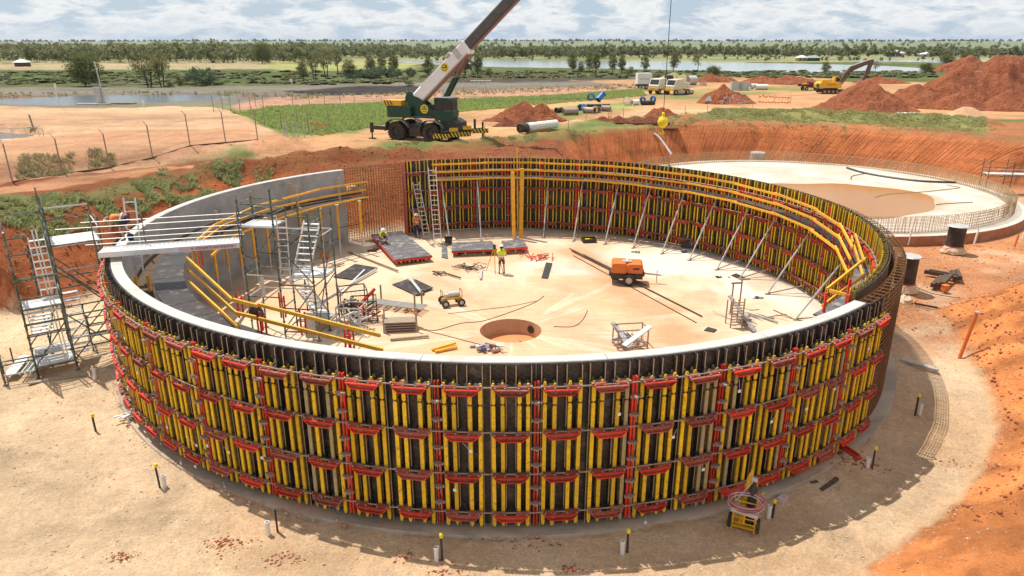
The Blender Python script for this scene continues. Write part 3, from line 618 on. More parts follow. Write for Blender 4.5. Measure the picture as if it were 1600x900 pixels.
def waler_mesh():
    e = MB()
    for s_ in (-1, 1):                                # end shoes clamped over each pair of beams, with filler plates
        e.box((s_*.32, .475, .04), (.36, .07, .035), 1); e.box((s_*.30, .315, .03), (.46, .22, .02), 3); e.box((s_*.32, .53, .01), (.36, .02, .07), 1)  # dark filler plate added behind the shoes to stop light slits in the shadow
        for q in (-.13, .13): e.tube((s_*.30+q, .545, .02), (s_*.30+q, .575, .02), .028, 6, mi=2)
        e.box((s_*.50, .50, .075), (.05, .08, .02), 2)
    tr = [(-.46, -.02), (-.30, -.155), (.30, -.155), (.46, -.02)]
    e.prism(tr, .545, .565, 'y', 1)                   # web of the trapezoid
    e.bar((-.45, .59, -.015), (.45, .59, -.015), .075, .03, 0); e.bar((-.31, .59, -.155), (.31, .59, -.155), .075, .03, 0)
    for s_ in (-1, 1): e.bar((s_*.45, .59, -.015), (s_*.305, .59, -.15), .06, .025, 0)
    return e.mesh('waler', ['steel_red', 'steel_red_dusty', 'rod_steel', 'ply_plain'])
M_WALER = waler_mesh()
mw2 = M_WALER.copy(); mw2.materials[0] = MATS['steel_red_dusty']; M_WALER2 = mw2
def post_mesh(top):
    e = MB()
    for s_ in (-1, 1): e.box((s_*.045, .36, (top+.15)/2), (.045, .11, top-.15), 0)
    e.box((0, .345, (top+.15)/2), (.06, .012, top-.15), 1)
    return e.mesh('steel_post', ['steel_red', 'steel_red_dusty'])
M_POST = post_mesh(4.5); M_POST_IN = post_mesh(4.95)
def coupler_mesh():
    e = MB(); e.lathe([(.0, .025), (.10, .02), (.11, 0), (.10, -.02), (.0, -.025)], 8, (0, .50, 0)); e.tube((0, .40, 0), (0, .62, 0), .03, 6)
    e.box((-.125, .50, 0), (.04, .07, .06)); e.box((.125, .50, 0), (.04, .07, .06)); e.box((-.05, .52, -.12), (.02, .03, .22)); return e.mesh('coupler', 'rod_steel')
M_COUP = coupler_mesh()
def skin_mesh(r, half, z0, z1, out):
    e = MB(); n = 6; vs = []
    for k in range(n+1):
        q = -half+2*half*k/n
        for rr in (r, r+.022*out):
            for z in (z0, z1): vs.append((rr*math.sin(q)*1., rr*math.cos(q)-r, z) if out > 0 else (rr*math.sin(q), -(rr*math.cos(q)-r), z))
    for k in range(n):
        o = k*4; p = o+4
        e.f += [(o, p, p+1, o+1), (o+2, o+3, p+3, p+2), (o+1, p+1, p+3, o+3), (o, o+2, p+2, p)]
    e.f += [(0, 1, 3, 2), (n*4, n*4+2, n*4+3, n*4+1)]
    e.v = vs; e.m = [0]*len(e.f); return e.mesh('form_face', 'plywood_black')
M_SKIN = skin_mesh(17.012, MOD/2-.0008, .03, 4.885, 1); M_SKIN_IN = skin_mesh(16.56, MOD/2-.0008, .03, 5.1, -1)
LEVELS = (4.36, 3.06, 1.80, .58)
OFFS = (.08, .175, .335, .43, .57, .665, .825, .92)
def rod_ring(parent, r, a0, a1, level, out):
    e = MB(); n = max(2, round((a1-a0)/(MOD/2)))
    for k in range(n):
        q0 = a0+(a1-a0)*k/n; q1 = a0+(a1-a0)*(k+1)/n; p0 = (r*math.cos(q0), r*math.sin(q0), level+.03); p1 = (r*math.cos(q1), r*math.sin(q1), level+.03)
        M_ = MB(); M_.tube(p0, p1, .022, 5); M_.build('tie_rod', 'rod_steel', parent)
def formwork(parent, a_first, n_mod, inner, r_face, skip=()):
    out = -1 if inner else 1
    for mno in range(n_mod):
        am = a_first+mno*MOD
        def put(nm, me, frac, z=0., dr=0., par=None, tilt=0.):
            a = am+frac*MOD; r = r_face+dr*out
            r += 0 if nm in ('form_face', 'fin') or par is not None else -.12*out
            o = link(nm, me, par or parent, (r*math.cos(a), r*math.sin(a), z) if par is None else (0, 0, z), (a-math.pi/2 if not inner else a+math.pi/2) if par is None else 0)
            if tilt: o.rotation_euler[1] = tilt
            return o
        put('form_face', M_SKIN_IN if inner else M_SKIN, .5, 0)
        pst = put('steel_post', M_POST_IN if inner else M_POST, 0.0)
        for z in ((1.05, 2.3, 3.5) if inner else (.92, 1.42, 2.12, 2.62, 3.45, 3.98)):
            put('coupler', M_COUP, 0, z, par=pst)
        for i, f in enumerate(OFFS):
            old = rng.random() < .10
            put('beam', (M_BEAM_IN2 if old else M_BEAM_IN) if inner else (M_BEAM_OLD if old and rng.random() < .6 else M_BEAM), f, rng.normal(0, .012), tilt=rng.normal(0, .002))
            if not inner: put('fin', M_FIN, f+(-.03 if i % 2 == 0 else .03), rng.normal(0, .008))
        for lv in LEVELS:
            for f in (.25, .745):
                old = rng.random() < .25
                put('waler', M_WALER2 if old else M_WALER, f+rng.normal(0, .006), lv+rng.normal(0, .015)-(.05 if inner and lv > 4 else 0), tilt=rng.normal(0, .008))
of = thing('outer_formwork', (TC[0], TC[1], 0), 'outer ring of black formwork with yellow beams and red walers round the concrete tank', 'formwork')
NMO = 15; ao = A0-9.0*MOD+.0
formwork(of, ao, NMO, False, 17.03)
for lv in LEVELS: rod_ring(of, 17.03+.38, ao+.2*MOD*0, ao+NMO*MOD-.1*MOD, lv, 1)
inf = thing('inner_formwork', (TC[0], TC[1], 0), 'inner ring of yellow beams and red walers at the back of the tank', 'formwork')
NMI = 19; ai = R(116)-NMI*MOD
formwork(inf, ai, NMI, True, 16.56)
for lv in LEVELS: rod_ring(inf, 16.56-.38, ai, ai+NMI*MOD, lv, -1)
# timber end board where the inner formwork stops by the bare rebar
e = MB(); e.box((16.35*math.cos(R(116.3)), 16.35*math.sin(R(116.3)), 2.6), (.07, .7, 5.1), rz=R(26)); e.build('stop_board', 'steel_red_dusty', inf)
# paper tags, stray ties, orange bolts caught on the outer forms
for k in range(26):
    e = MB()
    a = ao+rng.uniform(.5, NMO-.5)*MOD; z = rng.choice(LEVELS)-rng.uniform(.2, .8); r = 17.03+.50
    p = Vector((r*math.cos(a), r*math.sin(a), z)); e.box(p, (.09, .02, .08), 0, rz=a-math.pi/2); e.tube(p, (p.x+rng.normal(0, .15), p.y, z+rng.uniform(.15, .35)), .006, 3); e.build('tag', 'reflect', of)
# bare cage: two curtains of bars behind the inner forms and across the open gap
def cage(name, c, label, category, rs, a0, a1, z0, z1, sv, sh, mk, br=.014, ties=True, jit=.0):
    t_ = thing(name, (c[0], c[1], 0), label, category)
    e = MB(); n = int((a1-a0)*rs[0]/sv)
    for r in rs:
        for k in range(n+1):
            a = a0+(a1-a0)*k/n; j = rng.normal(0, jit) if jit else 0
            e.tube((r*math.cos(a), r*math.sin(a), z0), ((r)*math.cos(a+j), (r)*math.sin(a+j), z1+rng.uniform(-.03, .05)), br, 3, cap=False)
    e.build('vertical_bars', mk, t_, kind='stuff')
    e = MB(); m_ = int((z1-z0)/sh); ns_ = max(8, int((a1-a0)/R(2.2)))
    for r in rs:
        for q in range(m_+1):
            z = z0+.05+q*sh
            for k in range(ns_):
                a = a0+(a1-a0)*k/ns_; b_ = a0+(a1-a0)*(k+1)/ns_
                e.tube((r*math.cos(a), r*math.sin(a), z), (r*math.cos(b_), r*math.sin(b_), z), br, 3, cap=False)
    if ties and len(rs) > 1:
        for k in range(0, n+1, 2):
            a = a0+(a1-a0)*k/n
            e.tube((rs[0]*math.cos(a), rs[0]*math.sin(a), z1-.02), (rs[1]*math.cos(a), rs[1]*math.sin(a), z1-.02), br, 3, cap=False)
    e.build('horizontal_bars', mk, t_, kind='stuff'); return t_
cage('rebar_cage', TC, 'rusty brown double curtain of reinforcing bars rising between the wall ends of the round tank', 'rebar', (17.12, 16.74), R(-47.6), R(131), .0, 4.92, .19, .18, 'rebar', .017)
cage('starter_bar_ring', SC, 'low ring of tan starter bars standing round the white second slab', 'rebar', (15.85, 15.5), 0, 2*math.pi, .5, 1.55, .25, .20, 'rebar_tan', .017, jit=.004)

# ---------------------------------------------------------------- working platform inside the back forms
def H(e, a, b_, mi=0, w_=.065, h_=.11): e.bar(a, b_, w_, h_, mi)
wp = thing('inner_walkway', (TC[0], TC[1], 0), 'curved hanging walkway with three yellow timber rails and red brackets along the back forms', 'walkway')
# straight timbers overlap at each joint, laid out module by module, right end turning in towards the camera
rw = 15.22; a_l, a_r = R(109), R(-24)
stops = np.linspace(a_l, a_r, 11)
def P3(r, a, z): return (r*math.cos(a), r*math.sin(a), z)
for rr, zz in ((rw, 4.98), (rw, 4.46), (rw-.04, 3.92)):
    for k in range(len(stops)-1):
        e = MB(); q0 = stops[k]+.02; q1 = stops[k+1]-.02; dz = .03*(k % 2); H(e, P3(rr, q0, zz+dz), P3(rr, q1, zz+dz)); e.build('timber_rail', 'rail_yellow', wp)
for k in range(len(stops)-1):
    e = MB(); q0 = stops[k]; q1 = stops[k+1]; n = 4
    for j in range(n):
        a, b_ = q0+(q1-q0)*j/n, q0+(q1-q0)*(j+1)/n
        vs = [P3(rw+.05, a, 3.98), P3(rw+.05, b_, 3.98), P3(16.0, b_, 3.98), P3(16.0, a, 3.98)]; vs += [(x, y, z-.05) for x, y, z in vs]
        e.add(vs, [(0, 1, 2, 3), (7, 6, 5, 4), (0, 4, 5, 1), (2, 6, 7, 3)])
    e.build('deck_board', 'ply_plain' if k % 3 else 'timber_dark', wp)
nb = 27
for k in range(nb):
    a = a_l+(a_r-a_l)*(k+.5)/nb; e = MB()
    e.bar(P3(rw+.06, a, 5.02), P3(rw+.06, a, 3.75), .055, .055); e.bar(P3(rw+.06, a, 3.84), P3(16.1, a, 3.84), .05, .09)
    e.bar(P3(rw+.15, a, 3.80), P3(16.0, a+.004, 3.15), .045, .045); e.build('bracket', 'steel_red', wp)
# loose rails at the right hand end
e = MB(); ea = a_r
for (p, q) in (((1352, 404, 4.9), (1292, 452, 4.5)), ((1352, 428, 4.4), (1285, 478, 4.0)), ((1296, 454, 4.6), (1322, 461, 4.6)), ((1336, 366, 4.98), (1350, 408, 4.98)), ((1330, 370, 4.5), (1348, 430, 4.3))):
    a3 = at(*p); b3 = at(*q); M_ = MB(); H(M_, (a3[0]-TC[0], a3[1]-TC[1], p[2]), (b3[0]-TC[0], b3[1]-TC[1], q[2])); M_.build('timber_rail', 'rail_yellow', wp)
for px, py, z in ((1286, 492, 4.3), (1323, 470, 4.5)):
    x, y = at(px, py, z-.3); M_ = MB(); M_.bar((x-TC[0], y-TC[1], z+.5), (x-TC[0], y-TC[1], z-.9), .08, .08); M_.build('bracket', 'steel_red', wp)
# plywood gangway inside the front right
e = MB()
for k in range(6):
    a = R(-24)-k*R(4); b_ = a-R(4); vs = [P3(15.4, a, 4.1), P3(15.4, b_, 4.1), P3(16.0, b_, 4.1), P3(16.0, a, 4.1)]; vs += [(x, y, z-.05) for x, y, z in vs]; e.add(vs, [(3, 2, 1, 0), (4, 5, 6, 7), (0, 1, 5, 4), (2, 3, 7, 6)])
e.build('deck_board', 'ply_grey', wp)

# left hand platform: dark ply deck under three yellow rails, carried on yellow shores
lp = thing('left_walkway', (TC[0], TC[1], 0), 'shored working platform with yellow timber guard rails along the bare concrete on the left', 'walkway')
def W(px, py, z): x, y = at(px, py, z); return (x-TC[0], y-TC[1], z)
def rails(lst, z, par=lp, mk='rail_yellow', **k):
    for (a, b_) in zip(lst[:-1], lst[1:]): M_ = MB(); H(M_, W(*a, z), W(*b_, z), **k); M_.build('timber_rail', mk, par)
rails([(292, 403), (363, 469)], 4.9); rails([(363, 468), (402, 478)], 4.9); rails([(404, 476), (594, 524)], 4.9)
rails([(293, 421), (369, 489), (400, 496)], 4.35); rails([(404, 498), (598, 547)], 4.4); rails([(295, 440), (372, 511)], 3.95)
ZB = 4.25
rails([(574, 284), (500, 296), (400, 322), (335, 352), (298, 385)], ZB+.0); rails([(572, 296), (500, 309), (420, 327), (350, 352), (312, 380)], ZB-.45)
rails([(576, 308), (505, 322), (430, 343), (370, 366), (330, 400)], ZB-1.05); rails([(566, 301), (470, 318), (380, 345), (330, 372)], ZB-.95, mk='timber_dark')
# deck
def arcdeck(par, r0, r1, a0, a1, z, mk, n=10, nm='deck_board'):
    for k in range(n):
        a = a0+(a1-a0)*k/n; b_ = a0+(a1-a0)*(k+.985)/n; M_ = MB(); vs = [P3(r0, a, z), P3(r1, a, z), P3(r1, b_, z), P3(r0, b_, z)]; vs += [(x, y, z_-.05) for x, y, z_ in vs]
        M_.add(vs, [(0, 1, 2, 3), (7, 6, 5, 4), (0, 4, 5, 1), (1, 5, 6, 2), (2, 6, 7, 3), (3, 7, 4, 0)]); M_.build(nm, mk, par)
arcdeck(lp, 15.1, 16.3, R(128), R(160), 3.15, 'timber_dark', 8)
arcdeck(lp, 14.6, 15.7, R(160), R(252), 3.78, 'ply_plain', 14)
arcdeck(lp, 15.75, 16.45, R(163), R(222), 3.55, 'timber_dark', 22, 'joist')
for k, (px, py) in enumerate(((290, 290), (393, 320), (566, 288), (530, 296), (455, 306), (340, 352))):
    x, y, z = W(px, py, 4.0) if k else W(465, 310, 4.); M_ = MB(); M_.bar((x, y, 4.75), (x, y, 3.1), .07, .12); M_.build('rail_post', 'timber_edge', lp)
for px, py in ((438, 480), (470, 506), (402, 500), (540, 540), (545, 530), (372, 480), (310, 402), (408, 512)):
    x, y, z = W(px, py, 4.0); M_ = MB(); M_.bar((x, y, 4.55), (x, y, 3.6), .05, .05); M_.bar((x+.14, y+.05, 4.4), (x+.14, y+.05, 3.6), .05, .05); M_.bar((x, y, 4.3), (x+.14, y+.05, 4.3), .05, .05); M_.build('bracket', 'steel_red', lp)
for px, py in ((308, 400), (316, 402)):
    x, y, z = W(px-8, py, 4.2); M_ = MB(); M_.bar((x, y, 4.6), (x, y, 3.7), .07, .05); M_.build('rail_post', 'rail_yellow', lp)
for px, py, z in ((213, 440, 4.0), (232, 438, 4.0)):
    x, y, z = W(px, py, z); M_ = MB(); M_.bar((x, y, 4.2), (x, y, 3.0), .12, .09); M_.build('rail_post', 'rail_yellow', lp)
# shores: yellow outer tube over a grey inner tube
for (px, py, zt) in ((507, 409, 3.0), (533, 402, 3.0), (567, 394, 3.0), (542, 372, 3.0), (510, 385, 3.0), (476, 408, 3.0), (452, 404, 3.0), (425, 428, 3.0), (404, 442, 3.0), (383, 452, 3.2), (362, 452, 3.3), (440, 425, 3.0), (345, 470, 3.4)):
    x, y = at(px, py, 0); x -= TC[0]; y -= TC[1]; M_ = MB(); zt += .35
    M_.tube((x, y, 0), (x, y, 1.35), .045, 8, mi=1); M_.tube((x, y, 1.25), (x, y, zt), .075, 8, mi=0); M_.box((x, y, .02), (.2, .2, .03), 1); M_.box((x, y, zt), (.2, .2, .04), 1)
    M_.build('shore', ['rail_yellow', 'galvanised'], lp)
e = MB()
for a, b_, z0, z1 in (((507, 409), (533, 402), 1.2, 1.2), ((476, 408), (507, 409), 1.6, .7), ((452, 404), (476, 408), .8, 1.7), ((425, 428), (452, 404), 1.2, 1.2), ((404, 442), (440, 425), 1.8, 1.1), ((533, 402), (567, 394), 1.9, 1.9), ((383, 452), (404, 442), 2.0, 1.4)):
    p = at(*a); q = at(*b_); e.tube((p[0]-TC[0], p[1]-TC[1], z0), (q[0]-TC[0], q[1]-TC[1], z1), .022, 5)
e.build('brace', 'dark_steel', lp)

# push-pull props, one per module along the inner forms
pp = None
def prop_mesh():
    e = MB(); e.tube((0, 0, .04), (2.15, 0, 3.72), .042, 7); e.tube((.55, 0, .97), (1.5, 0, 2.6), .052, 8, mi=0); e.tube((0, 0, .05), (2.2, 0, .42), .04, 6, mi=1)
    e.box((0, 0, .03), (.26, .16, .05), 1); e.box((2.15, 0, 3.74), (.14, .1, .16), 1); return e.mesh('push_pull_prop', ['galvanised', 'rod_steel'])
M_PROP = prop_mesh()
feet = [(849, 372), (896, 377), (945, 382), (989, 388), (1034, 397), (1077, 407), (1120, 422), (1156, 436), (1199, 460), (1243, 500)]
words = ['ninth', 'eighth', 'seventh', 'sixth', 'fifth', 'fourth', 'third', 'second']
for i, (px, py) in enumerate(feet+[(803, 374), (752, 376), (703, 378), (654, 372)]):
    x, y = at(px, py); a = math.atan2(y-TC[1], x-TC[0])
    if i >= 10:
        lab = ['thin grey steel prop just left of the tall yellow timbers', 'thin grey steel prop behind the middle of the long red-edged form table', 'thin grey steel prop beside the black bucket at the back wall', 'thin grey steel prop crossing in front of the worker at the leaning ladder'][i-10]
    else:
        lab = ['slanting grey steel prop nearest to the tall yellow timbers', 'slanting grey prop beside the black open crate', 'slanting grey prop behind the compressor, third from the tall yellow timbers', 'slanting grey prop right of the compressor and left of the propped black panel', 'slanting grey prop just left of the dark panel leaning on the forms', 'slanting grey prop just right of the dark panel leaning on the forms', 'slanting grey prop next left of the one standing on a black mat', 'slanting grey prop whose foot stands on a small black mat', 'slanting grey prop last but one before the right end of the walkway', 'slanting grey prop at the far right end, foot close behind the front rim'][i]
    link('push_pull_prop', M_PROP, None, (x, y, 0), a, label=lab, category='steel prop', group='steel props bracing the inner forms')

# tall yellow timbers standing by the back wall
for k, (px, py, zt, lab) in enumerate(((803, 373, 4.6, 'left and shorter of the two thick yellow timbers upright at the back wall'), (814, 372, 4.8, 'right hand thick yellow timber upright at the back wall'), (809, 362, 5.9, 'tallest thin yellow timber poking above the back rail'))):
    x, y = at(px, py); e = MB(); ww = .26 if k < 2 else .1
    e.box((0, 0, zt/2), (ww, .08, zt)); e.box((0, .09, zt/2), (ww*.3, .1, zt)); e.box((0, .17, zt/2), (ww, .06, zt)); o = e.build('yellow_timber', 'rail_yellow', None, label=lab, category='timber beam'); o.location = (x, y, 0); o.rotation_euler = (-.04, (-.02, .015, -.01)[k], 0)
    if k < 2: o['group'] = 'yellow timbers at the back wall'
# ================================================================== PEOPLE
SK = []
def skinned(name, chains, mk, parent, sub=1):
    """one continuous surface grown round a skeleton; chains of (x, y, z, radius), shared ends are welded"""
    vs = []; rs = []; es = []; idx = {}
    for ch in chains:
        prev = None
        for p in ch:
            key = (round(p[0], 4), round(p[1], 4), round(p[2], 4))
            if key not in idx: idx[key] = len(vs); vs.append(p[:3]); rs.append(p[3])
            i = idx[key]
            if prev is not None and prev != i: es.append((prev, i))
            prev = i
    me = bpy.data.meshes.new(name); me.from_pydata(vs, es, []); me.materials.append(MATS[mk])
    o = link(name, me, parent); md = o.modifiers.new('skin', 'SKIN'); md.use_smooth_shade = True
    lay = me.skin_vertices[0].data
    for i, r in enumerate(rs): lay[i].radius = (r, r); lay[i].use_root = (i == 0)
    if sub: o.modifiers.new('sub', 'SUBSURF').levels = sub; o.modifiers['sub'].render_levels = sub
    SK.append(o); return o
def person(loc, rz, J, label, shirt, legs, group=None, long_trousers=False, hat='helmet_white', sleeve=True, belt=None):
    """J: joints in metres, the person faces -y. pelvis chest neck head, s/e/w (shoulder elbow wrist) h/k/a (hip knee ankle) with l/r"""
    t_ = thing('person', (*loc[:2], loc[2] if len(loc) > 2 else 0), label, 'person', group, rz)
    V = {k: Vector(v) for k, v in J.items()}
    def q(k, r): return (*V[k], r)
    mid = (V['pelvis']+V['chest'])/2; ch = [[q('pelvis', .125), (*mid, .115), q('chest', .135), q('neck', .055), (*(V['neck']*.4+V['head']*.6), .07), q('head', .095), (*(V['head']+(V['head']-V['neck']).normalized()*.07), .08)]]
    for s_ in 'lr':
        ch.append([q('chest', .135), q('s'+s_, .062), q('e'+s_, .044), q('w'+s_, .03)])
        ch.append([q('pelvis', .125), q('h'+s_, .10), (*(V['h'+s_]*.5+V['k'+s_]*.5), .078), q('k'+s_, .056), (*(V['k'+s_]*.6+V['a'+s_]*.4), .055), q('a'+s_, .038)])
        # hand: palm, five fingers of different length
        d = (V['w'+s_]-V['e'+s_]).normalized(); sx = d.cross(Vector((0, 0, 1))); sx = sx.normalized() if sx.length > .1 else Vector((1, 0, 0)); palm = V['w'+s_]+d*.07
        ch.append([q('w'+s_, .03), (*palm, .028)])
        for k, ln in zip((-.03, -.01, .01, .03), (.055, .07, .065, .05)):
            b0 = palm+sx*k+d*.02; m1 = b0+d*ln*.6+Vector((0, -.008, -.006)); ch.append([(*palm, .028), (*b0, .010), (*m1, .009), (*(m1+d*ln*.4+Vector((0, -.02, -.012))), .008)])
        th = V['w'+s_]+d*.03+sx*-.035; ch.append([(*palm, .028), (*th, .011), (*(th+d*.035-sx*.015), .009)])
    body = skinned('body', ch, 'skin', t_, 1)
    # face
    f = MB(); hd = V['head']; up = (V['head']-V['neck']).normalized(); fr = Vector((0, -1, 0)); fr = (fr-up*fr.dot(up)).normalized() if 'face' not in J else Vector(J['face']).normalized(); si = up.cross(fr)
    f.tube(hd+fr*.09+up*.0, hd+fr*.115-up*.03, .012, 5)
    for s_ in (-1, 1): f.tube(hd+si*s_*.085, hd+si*s_*.10+up*.02, .022, 6)
    f.build('face_features', 'skin', t_)
    f = MB()
    for s_ in (-1, 1): f.box(hd+fr*.092+si*s_*.033+up*.015, (.016, .012, .01))
    f.box(hd+fr*.092-up*.055, (.045, .01, .008)); f.build('eyes_and_mouth', 'hair', t_)
    # hard hat
    f = MB(); z = up; x = si; y = z.cross(x); M3 = Matrix((x, y, z)).transposed(); f.lathe([(.001, .155), (.06, .145), (.105, .105), (.122, .05), (.125, .035), (.16, .025), (.16, .018), (.12, .02)], 14, hd+up*.02, M3); f.build('helmet', hat, t_, smooth=True)
    f = MB(); f.lathe([(.108, .03), (.108, -.06), (.06, -.09)], 10, hd-fr*.012, M3); f.build('hair', 'hair', t_, smooth=True)
    # shirt, sleeves
    up_t = [q('pelvis', .145), (*mid, .135), q('chest', .155), (*(V['neck']*.7+V['chest']*.3), .075)]
    sh = [up_t]
    for s_ in 'lr': sh.append([q('chest', .155), q('s'+s_, .078), (*(V['s'+s_]*.3+V['e'+s_]*.7), .062)])
    skinned('shirt', sh, shirt, t_, 1)
    f = MB(); ax = (V['chest']-V['pelvis']).normalized(); xx = Vector((1, 0, 0)); yy = ax.cross(xx).normalized(); MM = Matrix((xx, yy, ax)).transposed()
    f.lathe([(.168, -.03), (.170, .03)], 14, V['pelvis']+(V['chest']-V['pelvis'])*.45, MM); f.build('reflective_band', 'reflect', t_)
    lo = [[(*(V['pelvis']+ax*.05), .14), q('pelvis', .15)]]
    for s_ in 'lr':
        kn = V['k'+s_]; hp = V['h'+s_]
        c = [q('pelvis', .15), q('h'+s_, .118), (*(hp*.5+kn*.5), .095)]
        if long_trousers: c += [q('k'+s_, .075), (*(kn*.15+V['a'+s_]*.85), .065)]
        else: c += [(*(hp*.15+kn*.85), .085)]
        lo.append(c)
    skinned('trousers' if long_trousers else 'shorts', lo, legs, t_, 1)
    for s_ in 'lr':
        a = V['a'+s_]; tv = Vector(J.get('toe', (0, -1, 0))).normalized()
        skinned('boot', [[(*(a+Vector((0, 0, .07))), .055), (*(a+Vector((0, 0, -.035))), .05), (*(a+tv*.09+Vector((0, 0, -.05))), .045), (*(a+tv*.17+Vector((0, 0, -.055))), .035)]], 'boot', t_, 1)
    return t_
stand = dict(pelvis=(0, 0, .95), chest=(0, .01, 1.30), neck=(0, 0, 1.49), head=(0, -.03, 1.62), sl=(.19, .01, 1.40), el=(.27, .05, 1.13), wl=(.20, -.16, 1.03), sr=(-.19, .01, 1.40), er=(-.27, .04, 1.13), wr=(-.18, -.19, 1.06),
             hl=(.10, 0, .90), kl=(.13, -.02, .50), al=(.14, .02, .09), hr=(-.10, 0, .90), kr=(-.13, -.02, .50), ar=(-.15, .02, .09))
x, y = at(784, 428); person((x, y, .0), math.pi+.25, stand, 'surveyor in lime shirt and dark shorts standing at a yellow tripod', 'shirt_lime', 'shorts_brown')
reach = dict(stand, wl=(.16, -.34, 1.45), el=(.26, -.18, 1.25), wr=(-.14, -.30, 1.18), er=(-.27, -.08, 1.15), head=(0, -.06, 1.60))
x, y = at(652, 371); person((x, y, .0), .25, reach, 'worker in orange shirt and navy trousers beside the ladders at the back', 'shirt_orange', 'navy', long_trousers=True)
sit = dict(pelvis=(0, .12, .28), chest=(0, -.05, .60), neck=(0, -.16, .76), head=(0, -.25, .86), sl=(.18, -.08, .68), el=(.24, -.30, .52), wl=(.15, -.50, .38), sr=(-.18, -.08, .68), er=(-.25, -.30, .50), wr=(-.12, -.52, .36),
           hl=(.11, .10, .26), kl=(.20, -.26, .46), al=(.17, -.16, .08), hr=(-.11, .10, .26), kr=(-.20, -.26, .44), ar=(-.17, -.14, .08))
PL1 = .42
x, y = at(598, 379, PL1); person((x, y, PL1+.01), .55, sit, 'crouching worker in lime shirt and navy shorts on the large form table', 'shirt_lime', 'navy')
bend = dict(pelvis=(.0, .22, .88), chest=(0, -.16, 1.02), neck=(0, -.36, .98), head=(0, -.48, .90), sl=(.17, -.24, .98), el=(.20, -.34, .70), wl=(.12, -.42, .45), sr=(-.17, -.24, .98), er=(-.20, -.36, .70), wr=(-.10, -.46, .45),
            hl=(.11, .20, .84), kl=(.16, -.04, .50), al=(.18, .10, .09), hr=(-.11, .20, .84), kr=(-.14, .02, .48), ar=(-.14, .28, .09), face=(0, -.5, -.8))
# ================================================================== SCAFFOLDS
def ladder(a, b_, wv, n, mk, label, category='ladder', group=None, parent=None, r=.03, name='ladder'):
    a = Vector(a); b_ = Vector(b_); wv = Vector(wv)
    t_ = parent if parent is not None else thing(name, a, label, category, group)
    o = Vector((0, 0, 0)) if parent is not None else a
    for s_ in (-1, 1):
        e = MB(); e.bar(a+wv*s_-o, b_+wv*s_-o, r*2, r*1.2); e.build('side_rail', mk, t_)
    for k in range(n):
        p = a+(b_-a)*((k+.5)/n); e = MB(); e.bar(p-wv-o, p+wv-o, r*1.1, r*1.1); e.build('rung', mk, t_)
    return t_
def leg_mesh(h):
    e = MB(); e.tube((0, 0, 0), (0, 0, h), .036, 6); z = .3
    while z < h: e.tube((0, 0, z), (0, 0, z+.07), .055, 6); z += .5
    e.box((0, 0, .012), (.18, .18, .02)); return e
def scaffold(name, org, ang, nodes, legs_h, ledgers, decks, label, zbase, braces=()):
    t_ = thing(name, (*org, zbase), label, 'scaffold', None, ang)
    for (u, v), h in zip(nodes, legs_h): o = leg_mesh(h).build('standard', 'scaffold_green', t_); o.location = (u, v, 0)
    for a, b_, zs in ledgers:
        for z in zs: e = MB(); e.tube((*nodes[a], z), (*nodes[b_], z), .032, 5); e.build('ledger', 'scaffold_green' if rng.random() < .75 else 'galvanised', t_)
    for a, za, b_, zb in braces: e = MB(); e.tube((*nodes[a], za), (*nodes[b_], zb), .028, 5); e.build('brace', 'scaffold_green', t_)
    for (u0, v0, u1, v1, z, n, mk) in decks:
        for k in range(n):
            e = MB(); w_ = (v1-v0)/n; e.box(((u0+u1)/2, v0+w_*(k+.5), z), (u1-u0, w_-.03, .05)); e.build('deck_plank', mk, t_)
    return t_
